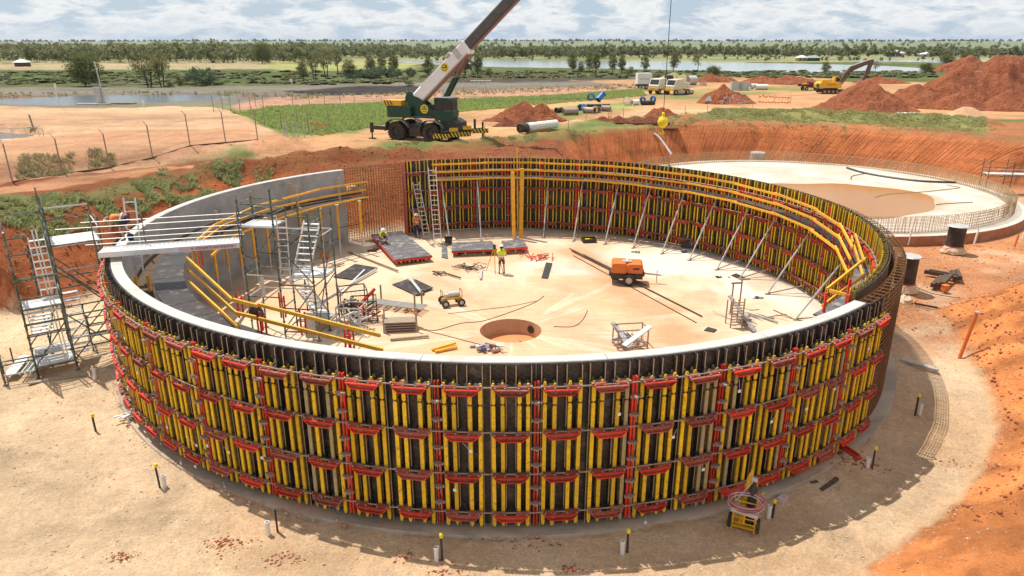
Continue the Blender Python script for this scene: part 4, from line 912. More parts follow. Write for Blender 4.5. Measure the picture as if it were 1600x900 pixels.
# stair tower outside on the left. u runs along the wall side, v away from the camera
TA = at(60, 592, -.2); TA2 = at(122, 578, -.2); ang = math.atan2(TA2[1]-TA[1], TA2[0]-TA[0])
u1 = math.hypot(TA2[0]-TA[0], TA2[1]-TA[1]); u2 = u1+1.75; V1 = 2.5
nodes = [(0, 0), (u1, 0), (u2, 0), (0, V1), (u1, V1), (u2, V1), (0, 1.25), (u1, 1.25), (u2, 1.25), (u1*.5, V1), (-1.1, .1), (-1.1, 1.3)]
lv = [.45, 1.45, 2.4, 3.3, 4.25, 5.3]
left_tower = scaffold('scaffold_stair_tower', TA, ang, nodes, [6.1, 7.0, 6.3, 6.0, 7.3, 6.6, 6.2, 7.1, 5.2, 5.0, 1.2, 1.2],
    [(0, 1, [.45, 1.9, 2.35, 2.95, 3.4, 4.2]), (1, 2, [.45, 1.4, 2.4, 3.6, 5.35]), (3, 4, [.45, 1.5, 2.4, 3.5, 4.6, 5.3, 6.3]), (4, 5, [.6, 2.4, 3.4, 5.9, 6.4]), (0, 6, [.45, 1.6, 2.4, 3.2, 4.2, 5.1, 5.9]), (6, 3, [.45, 1.6, 2.4, 3.3, 4.3, 5.2]), (1, 7, [.45, 2.4, 3.5, 5.5, 6.1, 6.6]), (7, 4, [.45, 2.4, 5.5, 6.1, 6.6]), (2, 5, [.6, 2.4, 4.0, 5.35, 5.9]), (2, 8, [1.5, 3.2, 4.8, 6.2]), (8, 5, [1.5, 3.2, 4.8]), (7, 8, [.5, 2.4, 4.0, 5.2]), (6, 7, [1.4, 2.4, 3.9]), (9, 4, [1.5, 3.5]), (10, 0, [.4, 1.0]), (11, 6, [.4]), (10, 11, [.9])],
    [(.05, .05, u1-.05, 1.05, .5, 6, 'galv_bright'), (.05, .1, u1-.05, 1.2, 2.95, 5, 'galv_bright'), (u1+.03, .05, u2-.03, 1.9, 5.30, 7, 'galv_bright'), (.1, 1.4, u1, 2.4, .48, 3, 'galvanised')],
    'tall scaffold stair tower with two decks and stair flights outside the left of the tank', -.2,
    [(0, .5, 6, 2.3), (6, 2.4, 3, .6), (1, .5, 2, 2.3), (2, 2.4, 1, 4.6), (1, 2.5, 2, .5), (1, 4.6, 2, 2.6), (4, .5, 5, 2.3), (5, 2.5, 4, 4.4), (2, .6, 5, 2.3), (0, 3.0, 6, 4.2), (3, .6, 4, 2.3), (0, .5, 1, 2.3), (6, 4.3, 0, 5.4), (3, 2.5, 6, 4.2), (4, 2.6, 1, 5.0), (8, .5, 2, 2.3), (8, 2.5, 7, 4.0), (7, .6, 8, 2.3), (1, .5, 7, 2.3), (8, 4.0, 5, 2.4), (9, .5, 4, 3.3)])
def flight(par, a, b_, wv, n, mk='galv_bright'):
    a = Vector(a); b_ = Vector(b_); wv = Vector(wv)
    for s_ in (-1, 1): e = MB(); e.bar(a+wv*s_, b_+wv*s_, .03, .12); e.build('stringer', mk, par)
    for k in range(n):
        p = a+(b_-a)*((k+.5)/n); e = MB(); e.box(p, (abs(wv.x)*2 or .22, abs(wv.y)*2 or .22, .03)); e.build('tread', mk, par)
flight(left_tower, (u1+.35, .35, .5), (u1+.35, 2.2, 2.9), (.33, 0, 0), 9); flight(left_tower, (.55, 2.3, 1.1), (.55, .4, 2.9), (.4, 0, 0), 8); flight(left_tower, (u1-.35, .8, 3.0), (u1-.35, 2.3, 5.3), (.28, 0, 0), 9)
for q in (-.9, -.78): e = MB(); e.bar((u1+q+.55, .1, .6), (u1+q+.42, .4, 6.0), .05, .05); e.build('handrail', 'pvc_white', left_tower)
# low bay between the tower and the forms
B0 = at(146, 548, -.2)
scaffold('low_scaffold', B0, ang, [(0, 0), (1.35, -.1), (1.35, 1.0), (0, 1.1)], [1.7, 1.6, 1.6, 1.9], [(0, 1, [.3, .8, 1.25]), (1, 2, [.3, 1.2]), (2, 3, [.3, .8, 1.2]), (3, 0, [.3, 1.2])], [], 'small low green scaffold frame between the stair tower and the red walers', -.2)
# steel pieces stacked on the gravel beside the tower
t_ = thing('scaffold_parts_rack', (*at(30, 580, -.2), -.2), 'stack of pale planks and green tubes on the gravel at the far left', 'scaffold parts', None, math.atan2(at(40, 560, -.2)[1]-at(10, 596, -.2)[1], at(40, 560, -.2)[0]-at(10, 596, -.2)[0]))
for k, (p, w_, mk) in enumerate((((0, 0), .42, 'galv_bright'), ((.0, -.42), .05, 'galvanised'), ((.05, -.52), .05, 'scaffold_green'), ((0, -.60), .05, 'galvanised'), ((.1, -.68), .05, 'scaffold_green'), ((.02, -.78), .05, 'galvanised'), ((-.1, -.86), .05, 'scaffold_green'))):
    e = MB(); e.box((p[0], p[1], .28+(.03 if k else .0)), (1.9 if k == 0 else 2.3, w_, .05)); e.build('plank' if k == 0 else 'tube', mk, t_)
e = MB()
for q in (-.7, .6):
    for z in (-.9, .35): e.tube((q, z, 0), (q, z, .85 if z > 0 else .6), .03, 6)
    e.tube((q, -.9, .18), (q, .35, .18), .03, 6)
e.build('rack_frame', 'dark_steel', t_)
sheet_pts = None
e = MB(); e.box((0, 0, .06), (2.1, .22, .06)); o = e.build('timber_plank', 'timber_grey', None, label='long pale timber plank lying on gravel in front of the stair tower', category='plank'); o.location = (*at(92, 594, -.2), -.18); o.rotation_euler = (0, 0, ang-.25)
# gangway bridge over the wall
ga = Vector((*at(152, 397, 5.25), 5.25)); gb = Vector((*at(374, 381, 5.25), 5.25)); gd = (gb-ga); gl = gd.length; gang = math.atan2(gd.y, gd.x)
br_t = thing('aluminium_gangway', ga, 'long silver aluminium gangway bridging from the stair tower over the concrete rim', 'walkway', None, gang)
e = MB(); e.box((gl/2, .04, -.06), (gl, .05, .20)); e.build('side_beam', 'galv_bright', br_t)
e = MB(); e.box((gl/2, .92, -.06), (gl, .05, .20)); e.build('side_beam', 'galv_bright', br_t)
e = MB(); e.box((gl*.77, .012, -.06), (gl*.42, .004, .15)); e.build('pink_label_band', 'pink_band', br_t)
npl = 5
for k in range(npl):
    e = MB(); y0 = .07+k*.165
    e.box((gl/2, y0+.08, .0), (gl-.02, .155, .03))
    for q in range(int(gl/.16)): e.box((.1+q*.16, y0+.08, .017), (.07, .05, .008), 1)
    e.build('deck_plank', ['galv_bright', 'galvanised'], br_t)
for z, v in ((1.02, .02), (.55, .02), (1.02, .95), (.55, .95), (.14, .95)):
    e = MB(); e.tube((-1.2 if v < .1 else -.6, v, z), (gl+.15, v, z), .017, 6); e.build('handrail', 'galvanised', br_t)
for v in (.02, .95):
    for q in ((-.02, gl+.04) if v < .1 else (1.5, gl+.04)): e = MB(); e.tube((q, v, -.4), (q, v, 1.25), .026, 6); e.build('rail_post', 'scaffold_green', br_t)
def text(s_, size, mk, parent, loc, rot, ext=.002, sx=1.):
    cu = bpy.data.curves.new('lettering', 'FONT'); cu.body = s_; cu.size = size; cu.extrude = ext; cu.align_x = 'CENTER'; cu.align_y = 'CENTER'; cu.resolution_u = 2
    tmp = bpy.data.objects.new('tmp', cu); COL.objects.link(tmp); bpy.context.view_layer.update()
    me = bpy.data.meshes.new_from_object(tmp.evaluated_get(bpy.context.evaluated_depsgraph_get())); bpy.data.objects.remove(tmp)
    me.materials.clear(); me.materials.append(MATS[mk]); o = link('lettering', me, parent, loc); o.rotation_euler = rot; o.scale = (sx, 1, 1); return o
text('AUSTRALIAN SCAFFOLD  X', .125, 'decal_ink', br_t, (gl*.80, .007, -.06), (math.pi/2, math.pi, 0))
# bending worker on the gangway
x, y = at(186, 378, 5.25); person((x+.1, y+.2, 5.275), -1.35, bend, 'bending worker in orange shirt and white helmet on the silver gangway', 'shirt_orange', 'navy', long_trousers=False)
e = MB(); e.lathe([(.001, 0), (.10, 0), (.12, .2), (.10, .24), (.001, .24)], 12); o = e.build('tool_bucket', 'navy', None, label='small dark blue bucket on the gangway behind the bending worker', category='bucket'); x, y = at(205, 375, 5.28); o.location = (x, y, 5.28)
# ladders leaning at the concrete behind the gangway
a = at(222, 420, 3.2); ladder((*at(215, 430, 3.4), 3.2), (*at(203, 316, 6.3), 6.5), (.22, .05, 0), 9, 'galv_bright', 'aluminium ladder standing up behind the gangway beside the concrete rim')
# inner stair tower
TB = at(447, 530, 0); TB2 = at(499, 533, 0); an2 = math.atan2(TB2[1]-TB[1], TB2[0]-TB[0]); w2_ = math.hypot(TB2[0]-TB[0], TB2[1]-TB[1])
nodes = [(0, 0), (w2_, 0), (0, 1.25), (w2_, 1.25), (0, 2.5), (w2_, 2.5), (-1.55, 0), (-1.55, 1.25)]
itw = scaffold('scaffold_stair_tower', TB, an2, nodes, [7.0, 5.9, 5.9, 5.9, 5.9, 5.6, 6.6, 6.3],
    [(0, 1, [.4, 1.5, 2.6, 3.4, 4.6, 5.2]), (2, 3, [.4, 2.6, 4.6, 5.4]), (4, 5, [.4, 2.6, 4.6]), (0, 2, [.4, 1.5, 2.6, 4.2, 5.2, 5.8]), (2, 4, [.4, 2.6, 4.6]), (1, 3, [.4, 1.5, 2.6, 3.6, 4.6, 5.4]), (3, 5, [.4, 2.6, 4.6]), (6, 0, [2.0, 3.0, 5.2, 5.75, 6.2]), (7, 2, [2.0, 3.0, 5.2, 5.8, 6.2]), (6, 7, [2.0, 3.0, 5.2, 5.7, 6.2])],
    [(-1.5, .08, -.05, 1.2, 5.22, 7, 'galv_bright'), (.05, 1.3, w2_-.05, 2.4, 2.65, 4, 'galv_bright'), (.05, 1.3, w2_-.05, 2.4, .45, 4, 'galvanised')],
    'scaffold stair tower standing inside the tank at the inner end of the gangway', 0.,
    [(0, .5, 1, 2.5), (1, 2.7, 0, 4.5), (1, .5, 3, 2.5), (3, 2.7, 5, 4.5), (4, .4, 5, 2.5), (0, 2.7, 2, 4.1), (6, 3.1, 0, 5.1)])
flight(itw, (w2_*.5, 2.3, .5), (w2_*.5, .3, 2.6), (.38, 0, 0), 9); flight(itw, (w2_*.5, .3, 2.7), (w2_*.5, 2.2, 5.0), (.38, 0, 0), 10); ladder((.25, .1, 2.6), (.3, .2, 5.6), (.22, 0, 0), 11, 'galv_bright', '', parent=itw)
e = MB(); e.box((w2_-.35, -.05, .75), (.5, .03, 1.2)); e.build('side_panel', 'galvanised', itw); e = MB(); e.box((-.8, -.03, 2.5), (.16, .03, .9)); e.build('toe_board', 'galv_bright', itw)
# ================================================================== THINGS ON THE TANK FLOOR
ladder((*at(684, 376), 0), (*at(675, 268, 4.9), 5.15), (.24, .02, 0), 15, 'galv_bright', 'aluminium ladder leaning upright against the back rail, right of the two')
ladder((*at(668, 373), 0), (*at(650, 290, 3.9), 4.1), (.2, .05, 0), 13, 'galvanised', 'grey ladder slanting steeply left beside the orange worker')
ladder((*at(236, 470, 0.5), 1.5), (*at(226, 398, 3.9), 4.4), (.2, 0, 0), 8, 'galvanised', 'short grey ladder against the inside of the concrete below the gangway')
def obj_at(px, py, z=0.): x, y = at(px, py, z); return (x, y, z)
def place(e, name, mk, px, py, label, category, rz=0, z=0., group=None, smooth=False):
    return e.build(name, mk, None, smooth, label=label, category=category, group=group, ) if False else _pl(e, name, mk, px, py, label, category, rz, z, group, smooth)
def _pl(e, name, mk, px, py, label, category, rz, z, group, smooth):
    o = e.build(name, mk, None, smooth, label=label, category=category, group=group); o.location = obj_at(px, py, z); o.rotation_euler = (0, 0, rz); return o
# form tables: dark ply top on red steel edge and yellow joists
def form_table(corners, z, label, nboard, panels):
    P = [Vector((*at(*c, z), z)) for c in corners]; c0_ = sum(P, Vector())/4
    t_ = thing('form_table', (c0_.x, c0_.y, 0), label, 'formwork table'); Q = [p-Vector((c0_.x, c0_.y, 0)) for p in P]
    for k in range(panels):
        a, b_ = k/panels, (k+.985)/panels; v = [Q[0].lerp(Q[1], a), Q[0].lerp(Q[1], b_), Q[3].lerp(Q[2], b_), Q[3].lerp(Q[2], a)]; e = MB()
        e.add(v+[p-Vector((0, 0, .03)) for p in v], [(3, 2, 1, 0), (4, 5, 6, 7), (0, 1, 5, 4), (1, 2, 6, 5), (2, 3, 7, 6), (3, 0, 4, 7)]); e.build('ply_panel', 'ply_grey', t_)
    for i in range(4):
        e = MB(); e.bar(Q[i]-Vector((0, 0, .09)), Q[(i+1) % 4]-Vector((0, 0, .09)), .05, .11); e.build('edge_channel', 'steel_red', t_)
    for k in range(nboard):
        f_ = (k+.5)/nboard; e = MB(); e.bar(Q[0].lerp(Q[1], f_)-Vector((0, 0, .2)), Q[3].lerp(Q[2], f_)-Vector((0, 0, .2)), .07, .14); e.build('joist', 'rail_yellow' if k % 2 else 'steel_red', t_)
    for (s_, q) in ((0, 1), (3, 2)):
        e = MB(); a_ = Q[s_].lerp(Q[q], .12); b_ = Q[s_].lerp(Q[q], .88); m_ = (Q[0]+Q[2])/2; a_ = a_.lerp(m_, .25); b_ = b_.lerp(m_, .25); e.bar((a_.x, a_.y, .07), (b_.x, b_.y, .07), .12, .14); e.build('bearer', 'timber_grey', t_)
    return t_
form_table([(617, 406), (675, 399), (628, 361), (580, 366)], PL1, 'large dark grey form table with red edges and hanging yellow joists, worker on top', 9, 4)
form_table([(706, 392), (776, 389), (768, 376), (706, 379)], PL1, 'long low form table with grey top and red front edge, left of surveyor', 5, 2)
form_table([(788, 388), (823, 386), (819, 374), (784, 376)], PL1, 'short low form table with grey top and red edge, right of surveyor', 3, 2)
# tripod with level
t_ = thing('survey_tripod', (*at(773, 424), 0), 'yellow survey tripod with green instrument in front of the surveyor', 'tripod')
for k in range(3):
    a = 2*math.pi*k/3+.6; e = MB(); e.bar((.55*math.cos(a), .55*math.sin(a), 0), (.05*math.cos(a), .05*math.sin(a), 1.4), .05, .03); e.build('leg', 'rail_yellow', t_)
e = MB(); e.lathe([(.001, 1.38), (.1, 1.38), (.1, 1.42), (.05, 1.43), (.08, 1.48), (.08, 1.6), (.03, 1.66), (.001, 1.66)], 12); e.tube((-.12, 0, 1.55), (.12, 0, 1.55), .035, 8); e.build('instrument', 'crane_green', t_)
# orange towed compressor
t_ = thing('towed_compressor', (*at(978, 441), 0), 'orange two wheeled tow compressor with black chassis on the tank floor', 'compressor', None, -.12)
def beveled(e, c, d, b_, mi=0):
    x, y, z = d[0]/2, d[1]/2, d[2]/2
    poly = [(-x+b_, -z), (x-b_, -z), (x, -z+b_), (x, z-b_*1.5), (x-b_*1.5, z), (-x+b_*1.5, z), (-x, z-b_*1.5), (-x, -z+b_)]
    e.prism([(u+c[0], v+c[2]) for u, v in poly], c[1]-y, c[1]+y, 'y', mi)
e = MB(); beveled(e, (-.42, 0, .97), (.83, 1.15, .56), .07); e.build('canopy', 'orange_paint', t_)
e = MB(); beveled(e, (.44, 0, .955), (.86, 1.12, .52), .07); e.build('canopy', 'orange_paint', t_)
e = MB(); e.box((0, 0, .60), (1.95, .9, .16)); e.box((0, -.57, .52), (1.75, .05, .28)); e.box((.15, 0, .42), (.2, 1.2, .1)); e.box((-.6, -.3, .4), (.4, .35, .3)); e.build('chassis', 'dark_steel', t_)
e = MB(); e.box((.5, -.566, .97), (.34, .01, .1)); e.build('vent', 'dark_steel', t_)
e = MB(); e.box((0, 0, 1.262), (.5, .3, .02)); e.build('latch', 'galvanised', t_)
e = MB(); e.bar((.9, 0, .58), (1.9, 0, .5), .09, .09); e.tube((1.7, .12, 0), (1.7, .12, .75), .03, 6); e.tube((1.9, 0, .5), (2.05, 0, .56), .05, 6); e.build('drawbar', 'galvanised', t_)
def wheel(par, loc, r, w_, rz=0., rimk='galvanised', axis='y', tread=0, name='wheel'):
    M3 = Matrix.Rotation(math.pi/2, 3, 'X') if axis == 'y' else Matrix.Rotation(math.pi/2, 3, 'Y')
    h = w_/2; e = MB(); e.lathe([(r*.55, -h*.9), (r*.62, -h), (r*.93, -h), (r, -h*.7), (r, h*.7), (r*.93, h), (r*.62, h), (r*.55, h*.9)], 24, M=M3)
    if tread:
        for k in range(tread):
            a = 2*math.pi*k/tread
            for s_ in (-1, 1):
                M_ = M3 @ Matrix.Rotation(a+(.1 if s_ > 0 else 0), 3, 'Z'); e.box(M_ @ Vector((r*1.01, 0, s_*h*.5)), (r*.07, r*.12, h*.95), M=M_)
    wo_ = e.build(name, 'rubber', par, smooth=False); wo_.location = loc; wo_.rotation_euler = (0, 0, rz)
    e = MB(); e.lathe([(.001, -h*.55), (r*.2, -h*.6), (r*.25, -h*.35), (r*.5, -h*.3), (r*.57, -h*.92), (r*.57, h*.92), (r*.5, h*.3), (r*.25, h*.35), (r*.2, h*.6), (.001, h*.55)], 16, M=M3); e.build('rim', rimk, wo_); return wo_
for s_ in (-1, 1): wheel(t_, (.12, s_*.66, .33), .33, .2)
# long steel bars under the compressor
for k, (a, b_, z, w_, mk, lab) in enumerate((((890, 389), (1010, 447), .03, .05, 'timber_dark', 'dark bar running from behind the compressor on its upper left'), ((893, 393), (1097, 496), .06, .05, 'timber_dark', 'longest thin dark bar lying under the compressor across the floor'), ((896, 400), (1088, 505), .03, .03, 'dark_steel', 'thin cable line lying lowest below the compressor'), ((912, 400), (975, 432), .12, .08, 'timber_grey', 'pale timber beam on the bars left of the compressor'))):
    p = at(*a); q = at(*b_); e = MB(); e.bar((0, 0, z), (q[0]-p[0], q[1]-p[1], z), w_, w_); o = e.build('steel_bar' if k != 3 else 'timber_beam', mk, None, label=lab, category='bar' if k != 3 else 'beam'); o.location = (*p, 0)
# flat sheets, planks and small stuff
def flat(name, mk, pts, z, label, category, th=.04, group=None):
    P = [at(*p) for p in pts]; cx = sum(p[0] for p in P)/len(P); cy = sum(p[1] for p in P)/len(P); e = MB(); n = len(P)
    vs = [(p[0]-cx, p[1]-cy, z+th) for p in P]+[(p[0]-cx, p[1]-cy, z) for p in P]
    e.add(vs, [tuple(range(n-1, -1, -1)), tuple(range(n, 2*n))]+[(i, (i+1) % n, n+(i+1) % n, n+i) for i in range(n)])
    o = e.build(name, mk, None, label=label, category=category, group=group); o.location = (cx, cy, 0); return o
flat('plywood_sheet', 'ply_plain', [(521, 434), (558, 439), (590, 420), (555, 414)], .03, 'dark plywood sheet lying with steel tubes across it left of the floor', 'plywood sheet', .05)
flat('plywood_sheet', 'ply_plain', [(613, 446), (650, 463), (664, 461), (637, 438)], .03, 'left of two dark plywood sheets fanned out beside the small cart', 'plywood sheet', .05)
flat('plywood_sheet', 'ply_plain', [(640, 440), (662, 458), (677, 453), (650, 440)], .09, 'right of two dark plywood sheets fanned out beside the small cart', 'plywood sheet', .05)
flat('aluminium_strip', 'galvanised', [(637, 438), (657, 463), (661, 462), (642, 438)], .16, 'pale strip lying across the two fanned plywood sheets', 'strip', .04)
flat('plywood_strip', 'ply_grey', [(690, 403), (700, 405), (698, 383), (690, 383)], .01, 'short grey ply strip lying in front of the black bucket', 'plywood strip', .05)
flat('rubber_mat', 'dark_steel', [(846, 435), (856, 436), (863, 412), (853, 411)], .01, 'narrow black mat lying below the red steel pile', 'mat', .04)
flat('rubber_mat', 'dark_steel', [(1100, 517), (1115, 520), (1120, 516), (1106, 512)], .01, 'small black mat in front right near the rim', 'mat', .04)
flat('rubber_mat', 'dark_steel', [(1142, 431), (1158, 438), (1164, 434), (1150, 428)], .01, 'small black mat under the foot of a slanting prop', 'mat', .03)
for a, b_, w_, mk, lab in (((530, 463), (570, 425), .09, 'galv_bright', 'bright steel tube lying over the dark plywood sheet'), ((497, 476), (588, 424), .10, 'galvanised', 'grey steel section from the stair tower to the plywood sheet'), ((545, 395), (622, 426), .09, 'rod_steel', 'long brown tube lying at the edge of the wall shadow'), ((495, 427), (538, 414), .08, 'timber_grey', 'brown timber lying in shade behind the plywood sheet'), ((610, 533), (670, 528), .1, 'timber_grey', 'grey brown timber lying alone near the front rim'), ((675, 549), (712, 539), .1, 'rail_yellow', 'yellow beam lying near the front rim, upper of the two'), ((680, 552), (714, 545), .1, 'rail_yellow', 'yellow beam lying near the front rim, lower of the two'), ((700, 430), (720, 437), .07, 'dark_steel', 'short dark bar beside the small heap of clamps'), ((752, 424), (751, 438), .12, 'galvanised', 'short grey post by the pile of timber offcuts')):
    p = at(*a); q = at(*b_); e = MB(); e.bar((0, 0, .08), (q[0]-p[0], q[1]-p[1], .08+rng.uniform(0, .06)), w_, w_*.9); o = e.build('loose_beam' if 'tube' not in lab else 'loose_tube', mk, None, label=lab, category='beam' if 'tube' not in lab else 'tube'); o.location = (*p, 0)
def scatter_pile(px, py, w_, d_, n, ln, th, mks, name, label, category, h=.25, rz=None, z0=0.):
    t_ = thing(name, (*at(px, py, z0), z0), label, category)
    for k in range(n):
        e = MB(); a = rng.uniform(0, math.pi) if rz is None else rz+rng.normal(0, .2); L_ = ln*rng.uniform(.5, 1); c = Vector((rng.normal(0, w_/2.5), rng.normal(0, d_/2.5), rng.uniform(.03, h)*(1-k/n*.5)))
        dv = Vector((math.cos(a), math.sin(a), rng.normal(0, .15)))*L_/2; e.bar(c-dv, c+dv, th, th*rng.uniform(.5, 1)); e.build('piece', mks[k % len(mks)], t_)
    return t_
scatter_pile(735, 420, 1.2, .6, 30, .8, .05, ['timber_grey', 'rod_steel', 'dark_steel'], 'offcut_pile', 'loose pile of brown timber offcuts behind the surveyor to the left', 'timber pile')
scatter_pile(688, 429, .6, .4, 16, .35, .07, ['dark_steel', 'rod_steel'], 'clamp_pile', 'small dark heap of clamps on the open floor above the cart', 'clamps')
scatter_pile(838, 404, 1.1, .7, 16, 1.1, .05, ['steel_red'], 'red_steel_pile', 'scattered red steel tubes on the floor right of the surveyor', 'steel pile')
scatter_pile(820, 392, .3, .2, 6, .35, .2, ['plastic_grey', 'wrap_white'], 'sheeting', 'crumpled grey and white sheeting above the red steel tubes', 'plastic sheeting')
scatter_pile(690, 383, .9, .3, 18, .5, .05, ['timber_grey', 'rod_steel'], 'offcut_pile', 'brown scraps at the feet of the two ladders', 'timber pile')
scatter_pile(1068, 394, .25, .2, 6, .2, .1, ['plastic_grey', 'blue_steel'], 'clamp_pile', 'small grey and blue clamps left of the sixth slanting prop foot', 'clamps', .12)
scatter_pile(994, 395, .35, .2, 8, .25, .08, ['leaf_dark', 'plastic_grey'], 'clamp_pile', 'small greenish grey fittings beside a prop foot behind the compressor', 'clamps', .12)
scatter_pile(1125, 434, .4, .1, 6, .2, .08, ['dark_steel', 'timber_grey'], 'clamp_pile', 'row of little dark fittings left of the black mat under the prop', 'clamps', .1)
scatter_pile(1185, 466, .35, .15, 6, .2, .1, ['galvanised', 'blue_steel'], 'clamp_pile', 'small grey fittings behind the galvanised bars near the right rim', 'clamps', .1)
scatter_pile(1182, 497, 1.4, .25, 14, 2.0, .05, ['galvanised', 'rod_steel'], 'bar_bundle', 'bundle of galvanised bars lying beside the right rim', 'steel bars', .1, rz=-.95)
scatter_pile(755, 547, .5, .25, 12, .4, .14, ['wrap_white', 'plastic_grey', 'blue_steel'], 'rubbish_heap', 'white and blue plastic rubbish heaped behind the front rim', 'rubbish', .3)
scatter_pile(778, 549, .5, .2, 10, .6, .06, ['timber_grey', 'pvc_white', 'steel_red'], 'offcut_pile', 'upright pale timber offcuts behind the front rim left of the sump', 'timber pile', .4)
scatter_pile(648, 487, .8, .1, 7, .14, .1, ['orange_paint', 'steel_red'], 'fitting_row', 'row of small orange and red fittings below the cart to its left', 'fittings', .06)
scatter_pile(580, 393, .4, .3, 8, .4, .1, ['maroon', 'dark_steel'], 'tool_heap', 'dark red tools heaped in shade left of the large form table', 'tools', .15)
e = MB()
for s_, c, d in ((0, (0, -.3, .14), (.9, .03, .28)), (0, (0, .3, .14), (.9, .03, .28)), (0, (-.45, 0, .14), (.03, .63, .28)), (0, (.45, 0, .14), (.03, .63, .28)), (0, (0, 0, .02), (.88, .6, .03)), (1, (-.1, 0, .12), (.3, .3, .18)), (1, (.2, .05, .1), (.2, .2, .14))): e.box(c, d, s_)
place(e, 'open_crate', ['dark_steel', 'cap_yellow'], 920, 378, 'open black crate with yellow contents near the back forms', 'crate', .15)
e = MB(); e.lathe([(.001, 0), (.22, 0), (.26, .5), (.28, .5), (.28, .46), (.2, .05), (.001, .04)], 14); place(e, 'bucket', 'dark_steel', 701, 382, 'black bucket at the corner of the long form table', 'bucket', z=0.)
e = MB(); e.box((0, 0, .45), (.8, .06, .9)); o = place(e, 'leaning_panel', 'ply_plain', 1073, 388, 'dark square panel leaning against the inner forms between two props', 'panel', -.45); o.rotation_euler = (-.25, 0, -.5)
e = MB(); e.box((0, 0, .2), (.5, .3, .35)); o = place(e, 'orange_box', 'orange_paint', 507, 404, 'small orange box at the foot of a yellow shore', 'box')
# small four wheeled cart
t_ = thing('ride_on_trowel', (*at(706, 476), 0), 'small four wheeled yellow and grey motor cart on the open floor', 'cart', None, .35)
for sx in (-.42, .42):
    for sy in (-.36, .36): wheel(t_, (sx, sy, .2), .2, .14)
e = MB(); e.box((0, 0, .36), (1.0, .34, .06)); e.box((0, -.2, .42), (.9, .03, .06)); e.build('chassis', 'machine_yellow', t_)
e = MB(); e.lathe([(.001, -.3), (.14, -.3), (.15, 0), (.14, .3), (.001, .3)], 12, (.12, 0, .56), Matrix.Rotation(math.pi/2, 3, 'Y')); e.box((-.25, 0, .5), (.25, .26, .24)); e.build('engine', 'galvanised', t_)
e = MB(); e.path([(-.5, -.2, .4), (-.52, -.2, .8), (-.52, .2, .8), (-.5, .2, .4)], .018); e.path([(.5, -.2, .4), (.5, -.2, .78), (.5, .2, .78), (.5, .2, .4)], .018); e.build('frame', 'dark_steel', t_)
# steel stillages with tubes and clamps
def stillage(px, py, w_, d_, h_, label, rz, fill, n=18, group=None, mk='rod_steel'):
    t_ = thing('stillage', (*at(px, py), 0), label, 'steel cage', group, rz); e = MB()
    for sx in (-1, 1):
        for sy in (-1, 1): e.bar((sx*w_/2, sy*d_/2, 0), (sx*w_/2, sy*d_/2, h_), .05, .05)
    for z in (.12, h_): 
        for sy in (-1, 1): e.bar((-w_/2, sy*d_/2, z), (w_/2, sy*d_/2, z), .04, .05)
        for sx in (-1, 1): e.bar((sx*w_/2, -d_/2, z), (sx*w_/2, d_/2, z), .04, .05)
    e.build('frame', mk, t_)
    e = MB(); k = 6
    for i in range(1, k):
        for sy in (-1, 1): e.tube((-w_/2+w_*i/k, sy*d_/2, .12), (-w_/2+w_*i/k, sy*d_/2, h_*.75), .008, 3)
        e.tube((-w_/2, -d_/2, .12+h_*.62*i/k), (w_/2, -d_/2, .12+h_*.62*i/k), .008, 3)
    e.build('mesh_side', mk, t_, kind='stuff')
    for i in range(n):
        e = MB(); c = Vector((rng.uniform(-.35, .35)*w_, rng.uniform(-.3, .3)*d_, rng.uniform(.15, h_*.65))); dv = Vector((rng.normal(0, .25), rng.normal(0, .2), rng.normal(0, .1))); e.bar(c-dv, c+dv, .07, .07); e.build('contents', fill[i % len(fill)], t_)
    return t_
stillage(553, 487, 1.3, 1.0, 1.25, 'rusty steel cage full of clamps, rearmost of the group by the stair tower', .35, ['rod_steel', 'dark_steel'], mk='dark_steel')
stillage(570, 500, 1.2, .95, 1.1, 'rusty steel cage with a bright red channel sticking out', .2, ['rod_steel', 'steel_red', 'dark_steel'], mk='dark_steel')
stillage(551, 516, 1.1, .9, 1.25, 'pale framed cage of galvanised parts in front of the rusty cages', -.15, ['galvanised', 'wrap_white', 'rod_steel'], mk='galvanised')
e = MB(); e.bar((-.35, -.2, .55), (.45, .3, 1.25), .12, .12); place(e, 'loose_channel', 'steel_red', 573, 492, 'bright red channel sticking up out of a steel cage', 'steel channel', .1)
t_ = thing('post_rack', (*at(622, 483), 0), 'low open rack with four upright grey posts and long bright tubes on it', 'rack', None, -.32)
for sx in (-1.15, 1.15):
    for sy in (-.4, .4): e = MB(); e.bar((sx, sy, 0), (sx, sy, 1.05), .07, .07); e.build('post', 'timber_grey', t_)
for k in range(5): e = MB(); e.tube((-1.7+rng.normal(0, .1), -.3+k*.15, .28), (1.5, -.3+k*.15, .28), .035, 5); e.build('tube', 'galvanised', t_)
for k in range(5): e = MB(); e.bar((-1.1+k*.55, -.45, .14), (-1.1+k*.55, .45, .14), .09, .1); e.build('cross_bearer', 'timber_grey', t_)
t_ = thing('timber_stack', (*at(626, 515), 0), 'square stack of grey boards between four posts left of the sump', 'timber stack', None, .12)
for sx in (-.75, .75):
    for sy in (-.35, .35): e = MB(); e.bar((sx, sy, 0), (sx, sy, .95), .07, .07); e.build('post', 'timber_grey', t_)
for q in range(4):
    for k in range(6):
        e = MB(); e.box((rng.normal(0, .02), -.3+k*.12, .12+q*.12), (1.45, .1, .05)); e.build('board', 'timber_grey' if q > 2 else 'rod_steel', t_)
stillage(984, 540, 1.35, .8, .9, 'rusty steel cage with grey sections sticking out behind the front rim', .15, ['wrap_white', 'plastic_grey', 'rod_steel'])
